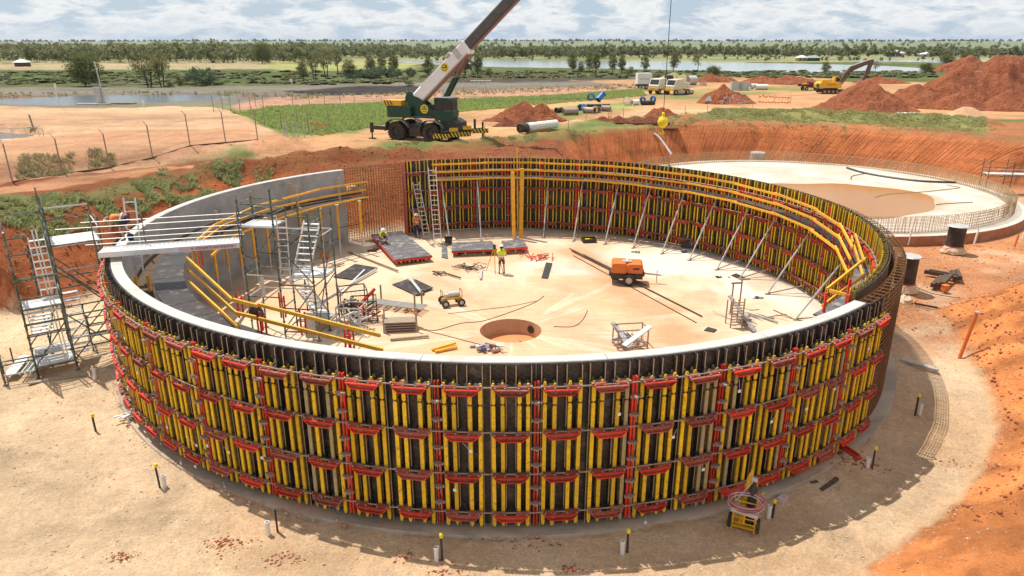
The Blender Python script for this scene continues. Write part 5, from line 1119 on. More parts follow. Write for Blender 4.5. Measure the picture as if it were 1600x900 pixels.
for a, b_, lab, mk in (((958, 504, .9), (985, 543, .4), 'dark grey channel leaning left out of the cage behind the front rim', 'plastic_grey'), ((1016, 510, 1.1), (975, 540, .6), 'light grey channel leaning right out of the cage behind the front rim', 'galvanised')):
    p = at(*a); q = at(*b_); e = MB(); e.bar((0, 0, a[2]), (q[0]-p[0], q[1]-p[1], b_[2]), .26, .06); o = e.build('steel_channel', mk, None, label=lab, category='steel channel'); o.location = (*p, 0)
t_ = thing('clamp_rack', (*at(1150, 512), 0), 'upright open rack with many rungs behind the right part of the rim', 'rack', None, .1)
e = MB()
for sx in (-.28, .28): e.bar((sx, 0, 0), (sx, 0, 1.45), .05, .05)
for sx in (-.28, .28): e.bar((sx, .6, 0), (sx, .6, 1.2), .05, .05)
e.build('frame', 'rod_steel', t_)
for k in range(9): e = MB(); e.bar((-.28, 0, .15+k*.14), (.28, 0, .15+k*.14), .05, .04); e.build('rung', 'timber_grey', t_)
scatter_pile(1165, 508, .5, .5, 14, .4, .09, ['rod_steel', 'dark_steel', 'galvanised'], 'clamp_pile', 'brown clamps hung and heaped behind the upright rack at right', 'clamps', .5)
for a, b_, lab in (((1140, 462, 1.2), (1180, 518, .1), 'long dark channel leaning over the upright rack toward the rim'),):
    p = at(*a); q = at(*b_); e = MB(); e.bar((0, 0, a[2]), (q[0]-p[0], q[1]-p[1], b_[2]), .2, .06); o = e.build('steel_channel', 'plastic_grey', None, label=lab, category='steel channel'); o.location = (*p, 0)
for px, py, h_ in ((1141, 490, 1.6), (1155, 480, 1.5)):
    e = MB(); e.tube((0, 0, 0), (0, 0, h_), .04, 6); e.box((.15, 0, h_), (.5, .1, .08)); place(e, 'jack_post', 'rod_steel', px, py, 'brown T shaped jack post by the rack, '+('left' if px < 1150 else 'right')+' of the two', 'jack post', .2, group='T shaped jack posts')
# cables
def cable(pts, r, mk, label, z=.02, zs=None, name='cable'):
    P = [(*at(px, py, z), z) for px, py in pts]; o0 = Vector(P[0]); Q = []
    for i in range(len(P)-1):
        for k in range(5):
            t__ = k/5; p0 = Vector(P[max(i-1, 0)]); p1 = Vector(P[i]); p2 = Vector(P[i+1]); p3 = Vector(P[min(i+2, len(P)-1)])
            Q.append(.5*((2*p1)+(p2-p0)*t__+(2*p0-5*p1+4*p2-p3)*t__**2+(3*p1-p0-3*p2+p3)*t__**3))
    Q.append(Vector(P[-1])); e = MB(); e.path([q-o0 for q in Q], r, 4, 0); o = e.build(name, mk, None, label=label, category=name); o.location = o0; return o
cable([(655, 512), (680, 516), (720, 505), (760, 500), (830, 475), (850, 462)], .015, 'timber_dark', 'thin brown cable winding from the timber stack past the sump')
cable([(655, 514), (700, 525), (750, 538), (765, 540)], .015, 'timber_dark', 'thin brown cable curling toward the rubbish heap behind the rim')
cable([(700, 490), (760, 483), (800, 478), (838, 470)], .012, 'timber_dark', 'thin brown line lying right of the orange fittings')
cable([(865, 510), (895, 510), (910, 500), (918, 485)], .015, 'timber_dark', 'short curved brown cable right of the sump')

# cloth bundle on the end of the left platform and a bag hung on the rail
e = MB(); e.lathe([(.001, .42), (.25, .38), (.42, .22), (.45, .05), (.3, 0)], 12); e.v = [(a*1.3+rng.normal(0, .05), b_+rng.normal(0, .05), max(0, c+rng.normal(0, .05))) for a, b_, c in e.v]; _pl(e, 'cloth_bundle', 'hessian', 556, 296, 'crumpled pale cloth bundle on the end of the left platform', 'bundle', .3, 3.35, None, False)
e = MB(); e.lathe([(.001, .5), (.12, .48), (.18, .3), (.2, .1), (.12, 0), (.001, 0)], 9); e.v = [(a+rng.normal(0, .03), b_*.7+rng.normal(0, .03), c) for a, b_, c in e.v]; _pl(e, 'tool_bag', 'dark_steel', 403, 498, 'black tool bag hanging on the left guard rails', 'bag', .3, 4.15, None, False)
# ================================================================== OUTSIDE THE TANK, NEAR
gz = -.2
marks = [((150, 675), 1, .62, 'leftmost black stake with a yellow top on the gravel, no pipe beside it', 0), ((250, 762), 1, .75, 'yellow topped black stake with white pipe, second from the left', 1), ((434, 832), 0, .78, 'thin black stake with white pipe to its left, no yellow cap', 1), ((691, 876), 1, .75, 'yellow capped stake with white pipe in front of the red posts, left of centre', 1),
         ((980, 864), 1, .66, 'yellow capped stake and white pipe just right of centre in front of the wall', 1), ((1207, 808), 1, .5, 'yellow capped stake and short pipe beside the gas bottle trolley', 1), ((1362, 734), 1, .75, 'yellow capped black stake with grey pipe in the wall shadow at right', 1), ((1430, 648), 1, .75, 'slanting black stake with a yellow top in the shade by the rebar', 1), ((118, 520), 0, .3, '', 0)]
for (px, py), cap, h, lab, pipe in marks[:8]:
    x, y = at(px, py, gz); t_ = thing('survey_stake', (x, y, gz), lab, 'stake', 'stakes with pipes round the tank', rng.uniform(-.4, .4))
    e = MB(); e.bar((0, 0, -.05), (rng.uniform(-.02, .02), 0, h), .05, .05); e.build('stake', 'dark_steel', t_)
    if cap: e = MB(); e.lathe([(.001, .10), (.045, .10), (.055, .06), (.055, 0), (.04, -.02)], 10, (0, 0, h)); e.build('cap', 'cap_yellow', t_)
    if pipe:
        sgn = -1 if px in (434, 691, 980, 1207, 1362) else 1; e = MB(); e.lathe([(.062, 0), (.062, .36), (.07, .36), (.07, .43), (.052, .43), (.052, .2)], 14, (sgn*.24*(1 if px == 434 else .6), -.03, 0)); e.build('pipe', 'pvc_white', t_)
for px, py, lab, L_, rz, mk in ((150, 592, 'white upright pipe in the shade beside the stair tower', 0, 0, 'pvc_white'),):
    e = MB(); e.lathe([(.075, 0), (.075, .36), (.083, .36), (.083, .43), (.06, .43), (.06, .2)], 14); _pl(e, 'pipe', mk, px, py, lab, 'pipe', 0, gz, None, False)
e = MB(); e.tube((0, 0, .1), (1.0, -1.0, .1), .09, 12); _pl(e, 'pipe', 'galvanised', 1408, 566, 'grey pipe lying on the ground in the wall shadow', 'pipe', 0, gz, None, False)
e = MB(); [e.box((-.14+.07*k, 0, .1), (.05, .18, .2)) for k in range(5)]; e.box((0, 0, .09), (.3, .15, .16)); _pl(e, 'ribbed_block', 'hose_pale', 1222, 785, 'small white and pink ribbed block on the gravel behind the trolley', 'box', .7, gz, None, False)
# gas bottle trolley
t_ = thing('gas_bottle_trolley', (*at(1160, 830, gz), gz), 'yellow two wheeled trolley with gas bottles and a coil of red hose', 'trolley', None, -.42)
e = MB()
for sx in (-.3, .3): e.tube((sx, 0, .12), (sx, .1, 1.15), .025, 8); e.tube((sx, -.12, .1), (sx, .1, .18), .022, 6)
for z in (.25, .42, .95): e.tube((-.3, 0, z), (.3, 0, z), .02, 6)
e.box((0, .15, .12), (.6, .34, .03)); e.tube((0, 0, .25), (0, 0, .6), .03, 6); e.tube((.3, .1, 1.1), (.42, .15, 1.3), .02, 6); e.build('frame', 'machine_yellow', t_)
e = MB(); e.lathe([(.001, .12), (.11, .12), (.115, .2), (.115, 1.25), (.08, 1.38), (.035, 1.45), (.035, 1.55), (.001, 1.55)], 14, (.14, .2, 0)); e.build('gas_bottle', 'dark_steel', t_, smooth=True)
e = MB(); e.lathe([(.001, .12), (.09, .12), (.10, .2), (.09, 1.5), (.06, 1.66), (.03, 1.72), (.03, 1.8), (.001, 1.8)], 14, (-.12, .2, 0), Matrix.Rotation(R(-6), 3, 'X') @ Matrix.Rotation(R(5), 3, 'Y')); e.build('gas_bottle', 'machine_yellow', t_, smooth=True)
e = MB(); e.box((.14, .2, 1.6), (.16, .1, .1)); e.tube((.1, .15, 1.55), (-.25, -.05, 1.0), .012, 5); e.tube((.2, .15, 1.62), (.05, .05, 1.72), .03, 6); e.build('regulator', 'galvanised', t_)
e = MB(); e.box((0, -.1, .74), (.72, .24, .12), M=Matrix.Rotation(.12, 3, 'Y')); e.build('tool_tray', 'galvanised', t_)
for k in range(9):
    e = MB(); a = .43+.02*rng.normal(); b_ = .20+.02*rng.normal(); cz = .93+k*.018; pts = [(a*math.cos(q), -.05+b_*math.sin(q)*.9, cz+b_*math.sin(q)*.75+.1*math.cos(q)*(.3)) for q in [i*2*math.pi/26 for i in range(27)]]; e.path(pts, .014, 5); e.build('hose', 'hose_red' if k % 3 else 'hose_pale', t_)
for s_ in (-1, 1): wheel(t_, (s_*.38, .12, .2), .21, .09, axis='x')
# red channels and rubble at the right foot of the forms
for i, (a, b_, lab) in enumerate((((1312, 698), (1344, 717), 'bright red steel channel lying on gravel at the right foot of the forms'), ((1275, 726), (1298, 713), 'red waler lying flat on the kerb near the right end of the forms'), ((1238, 746), (1260, 732), 'dull red waler lying flat on the kerb, left of the other one'))):
    p = at(*a, 0); q = at(*b_, 0); e = MB(); e.bar((0, 0, .16), (q[0]-p[0], q[1]-p[1], .10), .2, .12); e.bar((.03, .12, .2), (q[0]-p[0]+.03, q[1]-p[1]+.12, .14), .03, .2); o = e.build('red_channel', 'steel_red' if i == 0 else 'steel_red_dusty', None, label=lab, category='steel channel'); o.location = (*p, 0 if i else -.15)
scatter_pile(1318, 690, .5, .3, 9, .6, .07, ['galvanised', 'cap_yellow', 'rod_steel'], 'offcut_pile', 'grey and yellow scraps behind the bright red channel at right', 'scrap', .15, z0=-.18)
scatter_pile(1262, 757, .8, .25, 4, 1.0, .12, ['timber_dark'], 'timber_pile', 'dark old timbers lying in the shade before the right forms', 'timber', .1, rz=.5, z0=-.2)
scatter_pile(212, 650, .5, .8, 16, .45, .08, ['galvanised', 'wrap_white', 'galv_bright'], 'fitting_pile', 'pile of grey fittings on the kerb at the left foot of the forms', 'fittings', .3)
# black capped pipe stubs
for (px, py, ph_t, lab) in ((1489, 393, 1.75, 'black upright pipe stub with grey lid, farther and in the open'), (1411, 452, 1.95, 'black upright pipe stub with grey lid beside the rebar cage')):
    x, y = at(px, py, -.1); t_ = thing('pipe_stub', (x, y, -.15), lab, 'pipe', 'black capped pipe stubs', .3)
    e = MB(); e.lathe([(.52, 0), (.52, ph_t)], 24); e.build('pipe', 'black_pipe', t_, smooth=True)
    e = MB(); e.lathe([(.001, ph_t+.05), (.62, ph_t+.05), (.66, ph_t+.02), (.62, ph_t-.01), (.001, ph_t-.01)], 9); e.build('lid', 'galvanised', t_)
    e = MB(); e.lathe([(.72, 0), (.66, .2), (.58, .38), (.53, .42)], 18); e.v = [(a+rng.normal(0, .03), b_+rng.normal(0, .03), c) for a, b_, c in e.v]; e.build('wrapping', 'hessian', t_)
    e = MB(); e.lathe([(.545, .40), (.55, .50)], 20); e.build('band', 'hose_red', t_)
e = MB(); e.lathe([(.001, .35), (.16, .34), (.30, .22), (.38, .05), (.36, 0)], 12); e.v = [(a*1.1+rng.normal(0, .04), b_+rng.normal(0, .04), max(0, c+rng.normal(0, .03))) for a, b_, c in e.v]; _pl(e, 'sandbag', 'hessian', 1413, 473, 'yellowish cloth bag slumped at the foot of the nearer black stub', 'bag', 0, -.15, None, False)
e = MB(); e.bar((0, 0, .08), (.9, -.6, .05), .1, .08); _pl(e, 'short_bar', 'dark_steel', 1428, 476, 'short black bar lying beside the cloth bag', 'bar', 0, -.15, None, False)
for k, (a, b_, lab) in enumerate((((1444, 428), (1490, 437), 'long dark weathered timber in the log scraps by the black stubs'), ((1487, 428), (1492, 440), 'short dark timber standing at the right of the log scraps'), ((1456, 450), (1470, 437), 'stacked dark sleepers in front of the long weathered timber'))):
    p = at(*a, -.1); q = at(*b_, -.1); t_ = thing('old_timber', (*p, -.1), lab, 'timber')
    for j in range(3 if k == 2 else 2): e = MB(); off = j*.22; e.bar((off, -off*.3, .15+.06*j), (q[0]-p[0]+off, q[1]-p[1]-off*.3, .17+.06*j), .2, .22); e.build('piece', 'timber_dark', t_)
e = MB(); e.box((0, 0, .15), (.32, .26, .3)); e.box((0, 0, .31), (.36, .3, .04)); _pl(e, 'orange_box', 'orange_paint', 1476, 454, 'small orange box beside the dark sleepers', 'box', .3, -.12, None, False)
e = MB(); e.tube((0, 0, 0), (.38, .1, 2.05), .075, 10); e.tube((.38, .1, 2.05), (.385, .1, 2.13), .10, 10, mi=1); o = _pl(e, 'orange_pole', ['rail_orange' if 'rail_orange' in MATS else 'orange_paint', 'galvanised'], 1499, 560, 'slanting orange pole with a grey cap at the foot of the bank', 'pole', 0, -.2, None, False)
for px, py, h, lab in ((1418, 383, .9, 'white and brown stake in front of the second slab, left of the farther stub'), (1522, 381, .9, 'white and brown stake in front of the second slab, right of the farther stub'), (1598, 373, 1.0, 'white stake at the right picture edge by the second slab'), (1585, 386, .8, 'orange wooden peg near the right picture edge')):
    e = MB(); e.bar((0, 0, 0), (.1, .03, h), .09, .09, 0); e.bar((.1, .03, h*.5), (.13, .04, h*1.15), .03, .03, 1); _pl(e, 'marker_peg', ['wrap_white' if 'orange' not in lab else 'orange_paint', 'timber_dark'], px, py, lab, 'stake', 0, -.1, None, False)
cable([(1396, 377), (1440, 378), (1478, 379)], .05, 'timber_grey', 'pale pipe lying on red ground behind the stubs', z=-.05, name='thin_pipe')
cable([(1425, 445), (1455, 458), (1500, 466)], .02, 'timber_dark', 'thin wire lying on red ground by the log scraps', z=-.1, name='wire')
# on the second slab
x, y = at(1185, 247, .5); e = MB(); e.lathe([(.001, 1.0), (.80, 1.0), (.85, .95), (.85, 0)], 20); o = e.build('concrete_ring', 'concrete_pipe', None, label='grey concrete ring standing at the back of the second slab', category='concrete ring'); o.location = (at(1183, 250, .3)[0], at(1183, 250, .3)[1], .2)
cable([(1323, 262), (1350, 270), (1390, 277), (1440, 283), (1494, 285)], .10, 'black_pipe', 'thick black hose lying over the second slab', z=.58, name='hose')
cable([(1330, 281), (1332, 275), (1355, 271)], .04, 'timber_dark', 'thin brown hose looping from the black hose to the puddle', z=.53, name='hose')
cable([(1368, 308), (1390, 303), (1440, 300), (1470, 297), (1500, 293), (1480, 290)], .05, 'timber_grey', 'tangled brown cord lying between puddle and slab edge', z=.53, name='cord')
cable([(1462, 320), (1480, 318), (1520, 316)], .03, 'timber_dark', 'thin brown cord at the right tip of the puddle', z=.53, name='cord')
SCF = at(1540, 292, .5)
scaffold('light_scaffold', SCF, -.15, [(0, 0), (2.0, 0), (4.2, 0), (6.5, 0), (0, 1.2), (2, 1.2), (4.2, 1.2), (6.5, 1.2)], [2.4]*8, [(0, 1, [1.0, 1.6]), (1, 2, [1.0, 1.6]), (2, 3, [1.0, 1.6]), (4, 7, [1.0, 1.6]), (0, 4, [1.0]), (1, 5, [1.0]), (2, 6, [1.0])], [(0, .1, 3.4, 1.1, 1.15, 3, 'galv_bright')], 'light scaffold platform at the right edge of the second slab', .5)
# ================================================================== CRANE
cx_, cy_ = at(672, 222, 4.0); CZ = hz(cx_, cy_)-.02
cr = thing('mobile_crane', (cx_, cy_+1.6, CZ), 'green rough terrain crane with white and grey telescopic boom raised to the right', 'crane', None, -.40)
for sx, sy in ((-3.05, -1.25), (.75, -1.25), (-3.05, 1.25), (1.55, 1.25)): wheel(cr, (sx, sy, .92), .92, .62, rimk='dark_steel', tread=22)
wheel(cr, (2.1, -.6, .5), .001, .001) if False else None
e = MB(); e.box((-.7, 0, 1.15), (6.6, 1.5, .55)); e.box((-1.15, -.95, .95), (1.3, .5, .9)); e.box((-.6, 0, 1.5), (6.2, 2.3, .14)); e.box((2.3, 0, 1.55), (1.9, 2.2, .5)); e.box((2.75, 0, 1.25), (1.1, 2.3, .5)); e.build('carrier', 'dark_steel', cr)
def arch(xc, sy=-1):
    e = MB(); pts = [(xc-1.25, .95), (xc-1.05, 1.75), (xc-.5, 2.05), (xc+.5, 2.05), (xc+1.05, 1.75), (xc+1.4, 1.35)]
    for a, b_ in zip(pts[:-1], pts[1:]): e.bar((a[0], sy*1.25, a[1]), (b_[0], sy*1.25, b_[1]), .7, .05)
    return e
[arch(q, s_).build('mudguard', 'crane_grey', cr) for q in (-3.05, .75) for s_ in (-1, 1)]
e = MB(); e.prism([(1.6, 1.75), (3.2, 1.5), (3.3, 1.9), (2.6, 2.25), (1.5, 2.2)], -1.05, 1.05, 'y'); e.build('engine_hood', 'dark_steel', cr)
e = MB(); e.box((-4.9, -1.05, 1.15), (2.6, .28, .36)); e.box((-6.1, -1.05, 1.15), (.22, .34, .95)); e.tube((-6.1, -1.05, .7), (-6.1, -1.05, .12), .07, 8); e.box((-6.1, -1.05, .1), (.6, .5, .08)); e.build('outrigger', 'dark_steel', cr)
e = MB(); e.box((-4.4, 1.0, 1.2), (2.0, .28, .34)); e.tube((-5.3, 1.0, 1.3), (-5.3, 1.0, .12), .07, 8); e.build('outrigger', 'dark_steel', cr)
e = MB(); e.bar((2.3, -1.9, 1.05), (4.9, 1.2, 1.2), .3, .34); e.tube((4.9, 1.2, 1.9), (4.9, 1.2, .15), .10, 8); e.tube((2.2, -2.0, 1.6), (2.2, -2.0, .1), .10, 8); e.tube((4.4, .5, 2.2), (4.4, .5, 1.2), .12, 8); e.build('outrigger', 'dark_steel', cr)
for a, b_, z in (((1.35, -2.15), (3.0, -1.98), .78), ((3.05, -1.9), (4.4, -.35), .92), ((4.45, -.3), (5.6, .95), 1.15)):
    M_ = MB(); ln = math.hypot(b_[0]-a[0], b_[1]-a[1]); M_.box((0, 0, 0), (ln, .05, .42)); o = M_.build('hazard_board', 'hazard', cr); o.location = ((a[0]+b_[0])/2, (a[1]+b_[1])/2, z); o.rotation_euler = (0, 0, math.atan2(b_[1]-a[1], b_[0]-a[0]))
for a in ((3.25, -1.62, 1.38), (4.15, -.62, 1.5)): e = MB(); e.box((0, 0, 0), (.85, .04, .34)); o = e.build('number_board', 'machine_yellow', cr); o.location = a; o.rotation_euler = (0, 0, .85)
# turning superstructure
e = MB(); e.box((-2.9, 0, 2.75), (2.6, 2.2, 1.05)); e.build('counterweight', 'crane_green', cr)
e = MB(); e.box((-3.6, -.3, 3.55), (1.9, 1.5, .5)); e.build('warning_panel', 'machine_yellow', cr); e = MB(); e.box((0, 0, 0), (.9, .02, .46)); o = e.build('warning_stripes', 'hazard', cr); o.location = (-4.05, -1.065, 3.55)
e = MB(); e.lathe([(.001, -.55), (.42, -.55), (.42, -.45), (.3, -.44), (.3, .44), (.42, .45), (.42, .55), (.001, .55)], 16, (-1.95, 0, 4.2), Matrix.Rotation(math.pi/2, 3, 'X')); e.box((-2.05, 0, 3.9), (.9, .9, .5)); e.build('winch', 'crane_green', cr)
side = [(-2.2, 2.35), (1.3, 2.3), (1.35, 2.6), (.9, 2.75), (-.9, 4.05), (-1.55, 4.25), (-2.1, 3.9)]
e = MB(); e.prism(side, -.62, -.52, 'y'); e.build('side_plate', 'crane_green', cr); e = MB(); e.prism(side, .3, .4, 'y'); e.build('side_plate', 'crane_green', cr)
e = MB(); e.box((-.3, 0, 2.32), (3.6, 2.0, .16)); e.build('turntable', 'dark_steel', cr)
def disc_decal(parent, c, r, ry, yo):
    e = MB(); M3 = Matrix.Rotation(math.pi/2, 3, 'X'); e.lathe([(.001, .006), (r, .006), (r, 0)], 20, c, M3); e.build('logo_disc', 'cap_yellow', parent)
    e = MB(); e.lathe([(r*.55, .009), (r*.66, .009)], 20, c, M3); e.box((c[0], c[1]-.008, c[2]), (r*.9, .004, r*.22)); e.box((c[0], c[1]-.008, c[2]+r*.35), (r*.22, .004, r*.5)); e.build('logo_mark', 'crane_green', parent)
disc_decal(cr, (-.35, -.625, 3.05), .42, 0, 0)
# cab
e = MB(); e.prism([(1.0, 2.1), (2.75, 2.1), (2.95, 2.6), (2.95, 3.0), (1.0, 3.0)], -1.1, .1, 'y'); e.box((1.06, -.5, 3.55), (.1, 1.2, 1.1)); e.box((2.0, -.5, 4.1), (2.0, 1.25, .12)); e.box((2.78, -1.06, 3.5), (.08, .08, 1.1)); e.box((2.78, .06, 3.5), (.08, .08, 1.1)); e.box((1.75, -1.07, 3.5), (.07, .06, 1.1)); e.build('cab', 'crane_green', cr)
e = MB(); e.box((2.0, -1.05, 3.52), (1.7, .03, 1.0)); e.box((2.80, -.5, 3.52), (.03, 1.1, 1.0)); e.build('cab_glass', 'glass_dark', cr)
e = MB(); e.box((2.0, -.5, 4.2), (1.5, 1.0, .08)); e.tube((1.5, -.2, 4.2), (1.5, -.2, 4.5), .12, 8); e.build('roof_panel', 'crane_white', cr)
# telescopic boom in its own frame: x along the boom, turned 43 degrees up
ba = R(41.5); bo = link('boom', None, cr, (-1.3, -.1, 3.75)) if False else None
Mb = Matrix.Translation((-1.5, -.1, 3.75)) @ Matrix.Rotation(-ba, 4, 'Y')
def boomsec(nm, x0, x1, hh, ww, mk, zc=0.):
    e = MB(); e.T = Mb; b_ = .12*hh; e.prism([(-ww/2+b_, zc-hh/2), (ww/2-b_, zc-hh/2), (ww/2, zc-hh/2+b_), (ww/2, zc+hh/2-b_), (ww/2-b_, zc+hh/2), (-ww/2+b_, zc+hh/2), (-ww/2, zc+hh/2-b_), (-ww/2, zc-hh/2+b_)], x0, x1, 'x'); return e.build(nm, mk, cr)
b1 = boomsec('boom_base', 0, 7.6, 1.22, .85, ['crane_white'])
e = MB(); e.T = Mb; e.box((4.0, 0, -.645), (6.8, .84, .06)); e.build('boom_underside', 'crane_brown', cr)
boomsec('boom_section', 7.5, 20.3, 1.0, .70, ['crane_grey']); boomsec('boom_section', 20.2, 27, .84, .58, ['crane_grey']); boomsec('boom_section', 26.9, 31.0, .70, .48, ['crane_grey'])
for x0, x1, hh, ww in ((7.5, 20.3, 1.0, .70), (20.3, 27., .84, .58)):
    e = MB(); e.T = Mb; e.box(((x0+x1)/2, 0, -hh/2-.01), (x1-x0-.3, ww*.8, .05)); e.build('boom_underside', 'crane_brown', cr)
for xx, s_ in ((7.35, 1.4), (20.2, 1.1), (26.9, .9)): e = MB(); e.T = Mb; e.box((xx, 0, 0), (.28, s_*.72, s_)); e.build('boom_collar', 'crane_white' if xx < 9 else 'crane_grey', cr)
e = MB(); e.T = Mb; e.box((17.5, -.4, .35), (.8, .15, .5)); e.tube((17.2, -.45, .2), (18.2, -.45, .7), .05, 6); e.build('bracket', 'dark_steel', cr)
e = MB(); e.T = Mb; e.box((6.4, -.46, .1), (.5, .1, .9)); e.box((5.6, -.3, .65), (.5, .5, .25)); e.tube((1.5, -.45, .5), (7.9, -.45, .55), .035, 5); e.build('boom_fittings', 'galvanised', cr)
e = MB(); e.T = Mb; e.lathe([(.001, -.25), (.42, -.25), (.42, .25), (.001, .25)], 14, (31.1, 0, 0), Matrix.Rotation(math.pi/2, 3, 'X')); e.build('boom_head', 'dark_steel', cr)
dT = Mb @ Vector((4.6, -.43, .05)); M3 = Matrix.Rotation(-ba, 3, 'Y') @ Matrix.Rotation(math.pi/2, 3, 'X')
e = MB(); e.lathe([(.001, .006), (.42, .006), (.42, 0)], 20, dT, M3); e.build('logo_disc', 'cap_yellow', cr); e = MB(); e.lathe([(.22, .010), (.28, .010)], 20, dT, M3); e.box(dT+Vector((0, -.011, 0)), (.4, .004, .09)); e.box(dT+Vector((.1, -.011, .14)), (.09, .004, .2)); e.build('logo_mark', 'crane_green', cr)
for yy in (-.42, .22):
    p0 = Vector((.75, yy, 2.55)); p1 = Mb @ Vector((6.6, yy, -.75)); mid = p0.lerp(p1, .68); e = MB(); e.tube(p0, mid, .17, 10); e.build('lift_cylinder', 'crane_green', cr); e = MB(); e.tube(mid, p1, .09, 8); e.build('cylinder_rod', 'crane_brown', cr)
e = MB(); e.box((.3, -.2, 3.2), (.5, .5, .5)); e.build('control_box', 'dark_steel', cr)
# hook block on its rope, hanging from the boom head
cr_m = Matrix.Translation(cr.location) @ Matrix.Rotation(cr.rotation_euler.z, 4, 'Z'); tip = cr_m @ (Mb @ Vector((31.4, 0, -.3)))
hkz = None
for z in np.arange(3.5, 12, .05):
    d = (tip.y)*math.cos(PITCH)-(z-HC)*math.sin(PITCH); u = tip.y*math.sin(PITCH)+(z-HC)*math.cos(PITCH)
    if 450-F*u/d < 194: hkz = z; break
hk = thing('hook_block', (tip.x, tip.y, hkz-.3), 'yellow hook block hanging on a long rope over the pit edge', 'crane hook')
e = MB(); e.tube((0, 0, 1.2), (0, 0, tip.z-hkz+.3), .028, 4); e.build('rope', 'dark_steel', hk)
e = MB(); e.lathe([(.001, 1.3), (.10, 1.28), (.14, 1.05), (.12, .95), (.34, .8), (.46, .5), (.40, .2), (.20, .05), (.12, 0), (.001, 0)], 14); e.build('block', 'cap_yellow', hk, smooth=True)
e = MB(); e.path([(0, 0, .05), (.0, 0, -.2), (.14, 0, -.35), (.05, 0, -.52), (-.12, 0, -.45), (-.14, 0, -.32)], .05, 6); e.build('hook', 'cap_yellow', hk)
# ================================================================== HEAPS
def heap(name, label, px, py, bumps, mk, zb=None, size=None, res=44, rough_=.5, seed=0, kind=None, category='dirt heap'):
    x0, y0 = at(px, py, 4.0); zb = hz(x0, y0) if zb is None else zb
    ex = max(abs(b_[0])+b_[3] for b_ in bumps)+.5; ey = max(abs(b_[1])+b_[3]*b_[4] for b_ in bumps)+.5
    gx = np.linspace(-ex, ex, res*2); gy = np.linspace(-ey, ey, res); X, Y = np.meshgrid(gx, gy); h = np.full(X.shape, -.5)
    nz = fbm((X+px)*1.3, Y*1.0, 5, seed+200); nw = fbm((X+px)*.35, Y*.35, 3, seed+201)
    for bx, by, bh, br_, asp in bumps:
        d = np.hypot(X-bx, (Y-by)/asp)+(nw-.5)*br_*.35; h = np.maximum(h, np.minimum(bh*(1-d/br_), bh*.93)+0*d)
    h = h+(nz-.5)*rough_*np.clip(h+.5, 0, 1.5)*1.3
    h = np.where(h < 0, -.5, h)
    me = grid_mesh(name, X.ravel(), Y.ravel(), h.ravel(), res, res*2); me.materials.append(MATS[mk]); me.polygons.foreach_set('use_smooth', np.zeros(len(me.polygons), bool))
    o = link(name, me, None, (x0, y0, zb-.02), label=label, category=category); return o
mat('soil_red', (.36, .115, .045), .95, var=.3, scale=1.5, bump=1., bscale=5, bd=.5, col2=(.27, .075, .032), c2lo=.45, c2hi=.6, c2scale=.6)
mat('soil_dark', (.22, .07, .035), .95, var=.35, scale=2, bump=1., bscale=6, bd=.4)
mat('soil_gravelly', (.38, .17, .09), .95, var=.35, scale=4, bump=1., bscale=6, bd=.5, col2=(.48, .30, .20), c2lo=.5, c2hi=.62, c2scale=3)
mat('soil_pale', (.55, .32, .18), .95, var=.2, scale=2, bump=.6, bscale=7)
heap('spoil_heap', 'sharp cone of red soil under the excavator bucket', 1350, 172, [(0, 0, 4.6, 7.2, .9), (-2.5, -.5, 2.2, 4.5, .8)], 'soil_red', seed=1)
heap('spoil_heap', 'large flat topped bank of red soil filling the upper right', 1545, 168, [(-9, 3, 3.2, 8, .8), (-2, 5, 6.3, 9, .7), (5, 6, 6.8, 10, .7), (12, 6, 7.2, 11, .7), (1, -3, 2.8, 6, .7), (8, -4, 3.2, 7, .7), (-6, -2, 2.6, 5, .8)], 'soil_red', res=70, seed=2)
heap('gravel_heap', 'stony brown slope of dumped soil in front of the large red bank', 1520, 158, [(0, 0, 5.0, 6.5, .6), (4, .5, 5.0, 6, .6), (-3, 1, 4.2, 4.5, .6)], 'soil_gravelly', seed=3)
heap('sand_heap', 'small pale sandy heap at the foot of the big red bank', 1508, 181, [(0, 0, 1.25, 3.0, .6)], 'soil_pale', rough_=.08, seed=4)
heap('spoil_heap', 'red top edge of far spoil behind the large bank', 1570, 112, [(-14, 0, 6.0, 14, .5), (0, 0, 6.6, 15, .5), (14, 0, 7., 16, .5)], 'soil_red', seed=5)
heap('spoil_heap', 'reddish brown heap beside the road right of the crane', 822, 188, [(-.5, 0, 2.3, 3.8, .8), (1.6, .4, 2.0, 3.2, .8), (-3, -.3, 1.1, 2.6, .8)], 'soil_red', seed=6)
heap('spoil_heap', 'darker clod heap in front of the heap right of the crane', 815, 196, [(-1.8, -.4, 1.1, 1.8, .7), (.6, -.5, 1.4, 2.2, .7)], 'soil_dark', rough_=.4, seed=7)
heap('spoil_heap', 'pointed small red heap behind the yellow hook', 1036, 187, [(0, 0, 1.6, 2.6, .8)], 'soil_red', seed=8)
heap('spoil_heap', 'low red ridge of soil running left from the yellow hook', 985, 194, [(-3, 0, .8, 2.0, .5), (-1.5, 0, 1.0, 2.0, .5), (.5, 0, .8, 2.2, .5), (2.5, 0, .8, 2.0, .5)], 'soil_dark', rough_=.35, seed=9)
heap('spoil_heap', 'red heap partly draped with grey pipes and mesh in the middle distance', 1128, 161, [(0, 0, 2.9, 4.2, .7), (2.2, 0, 1.9, 3.2, .7)], 'soil_red', seed=10)
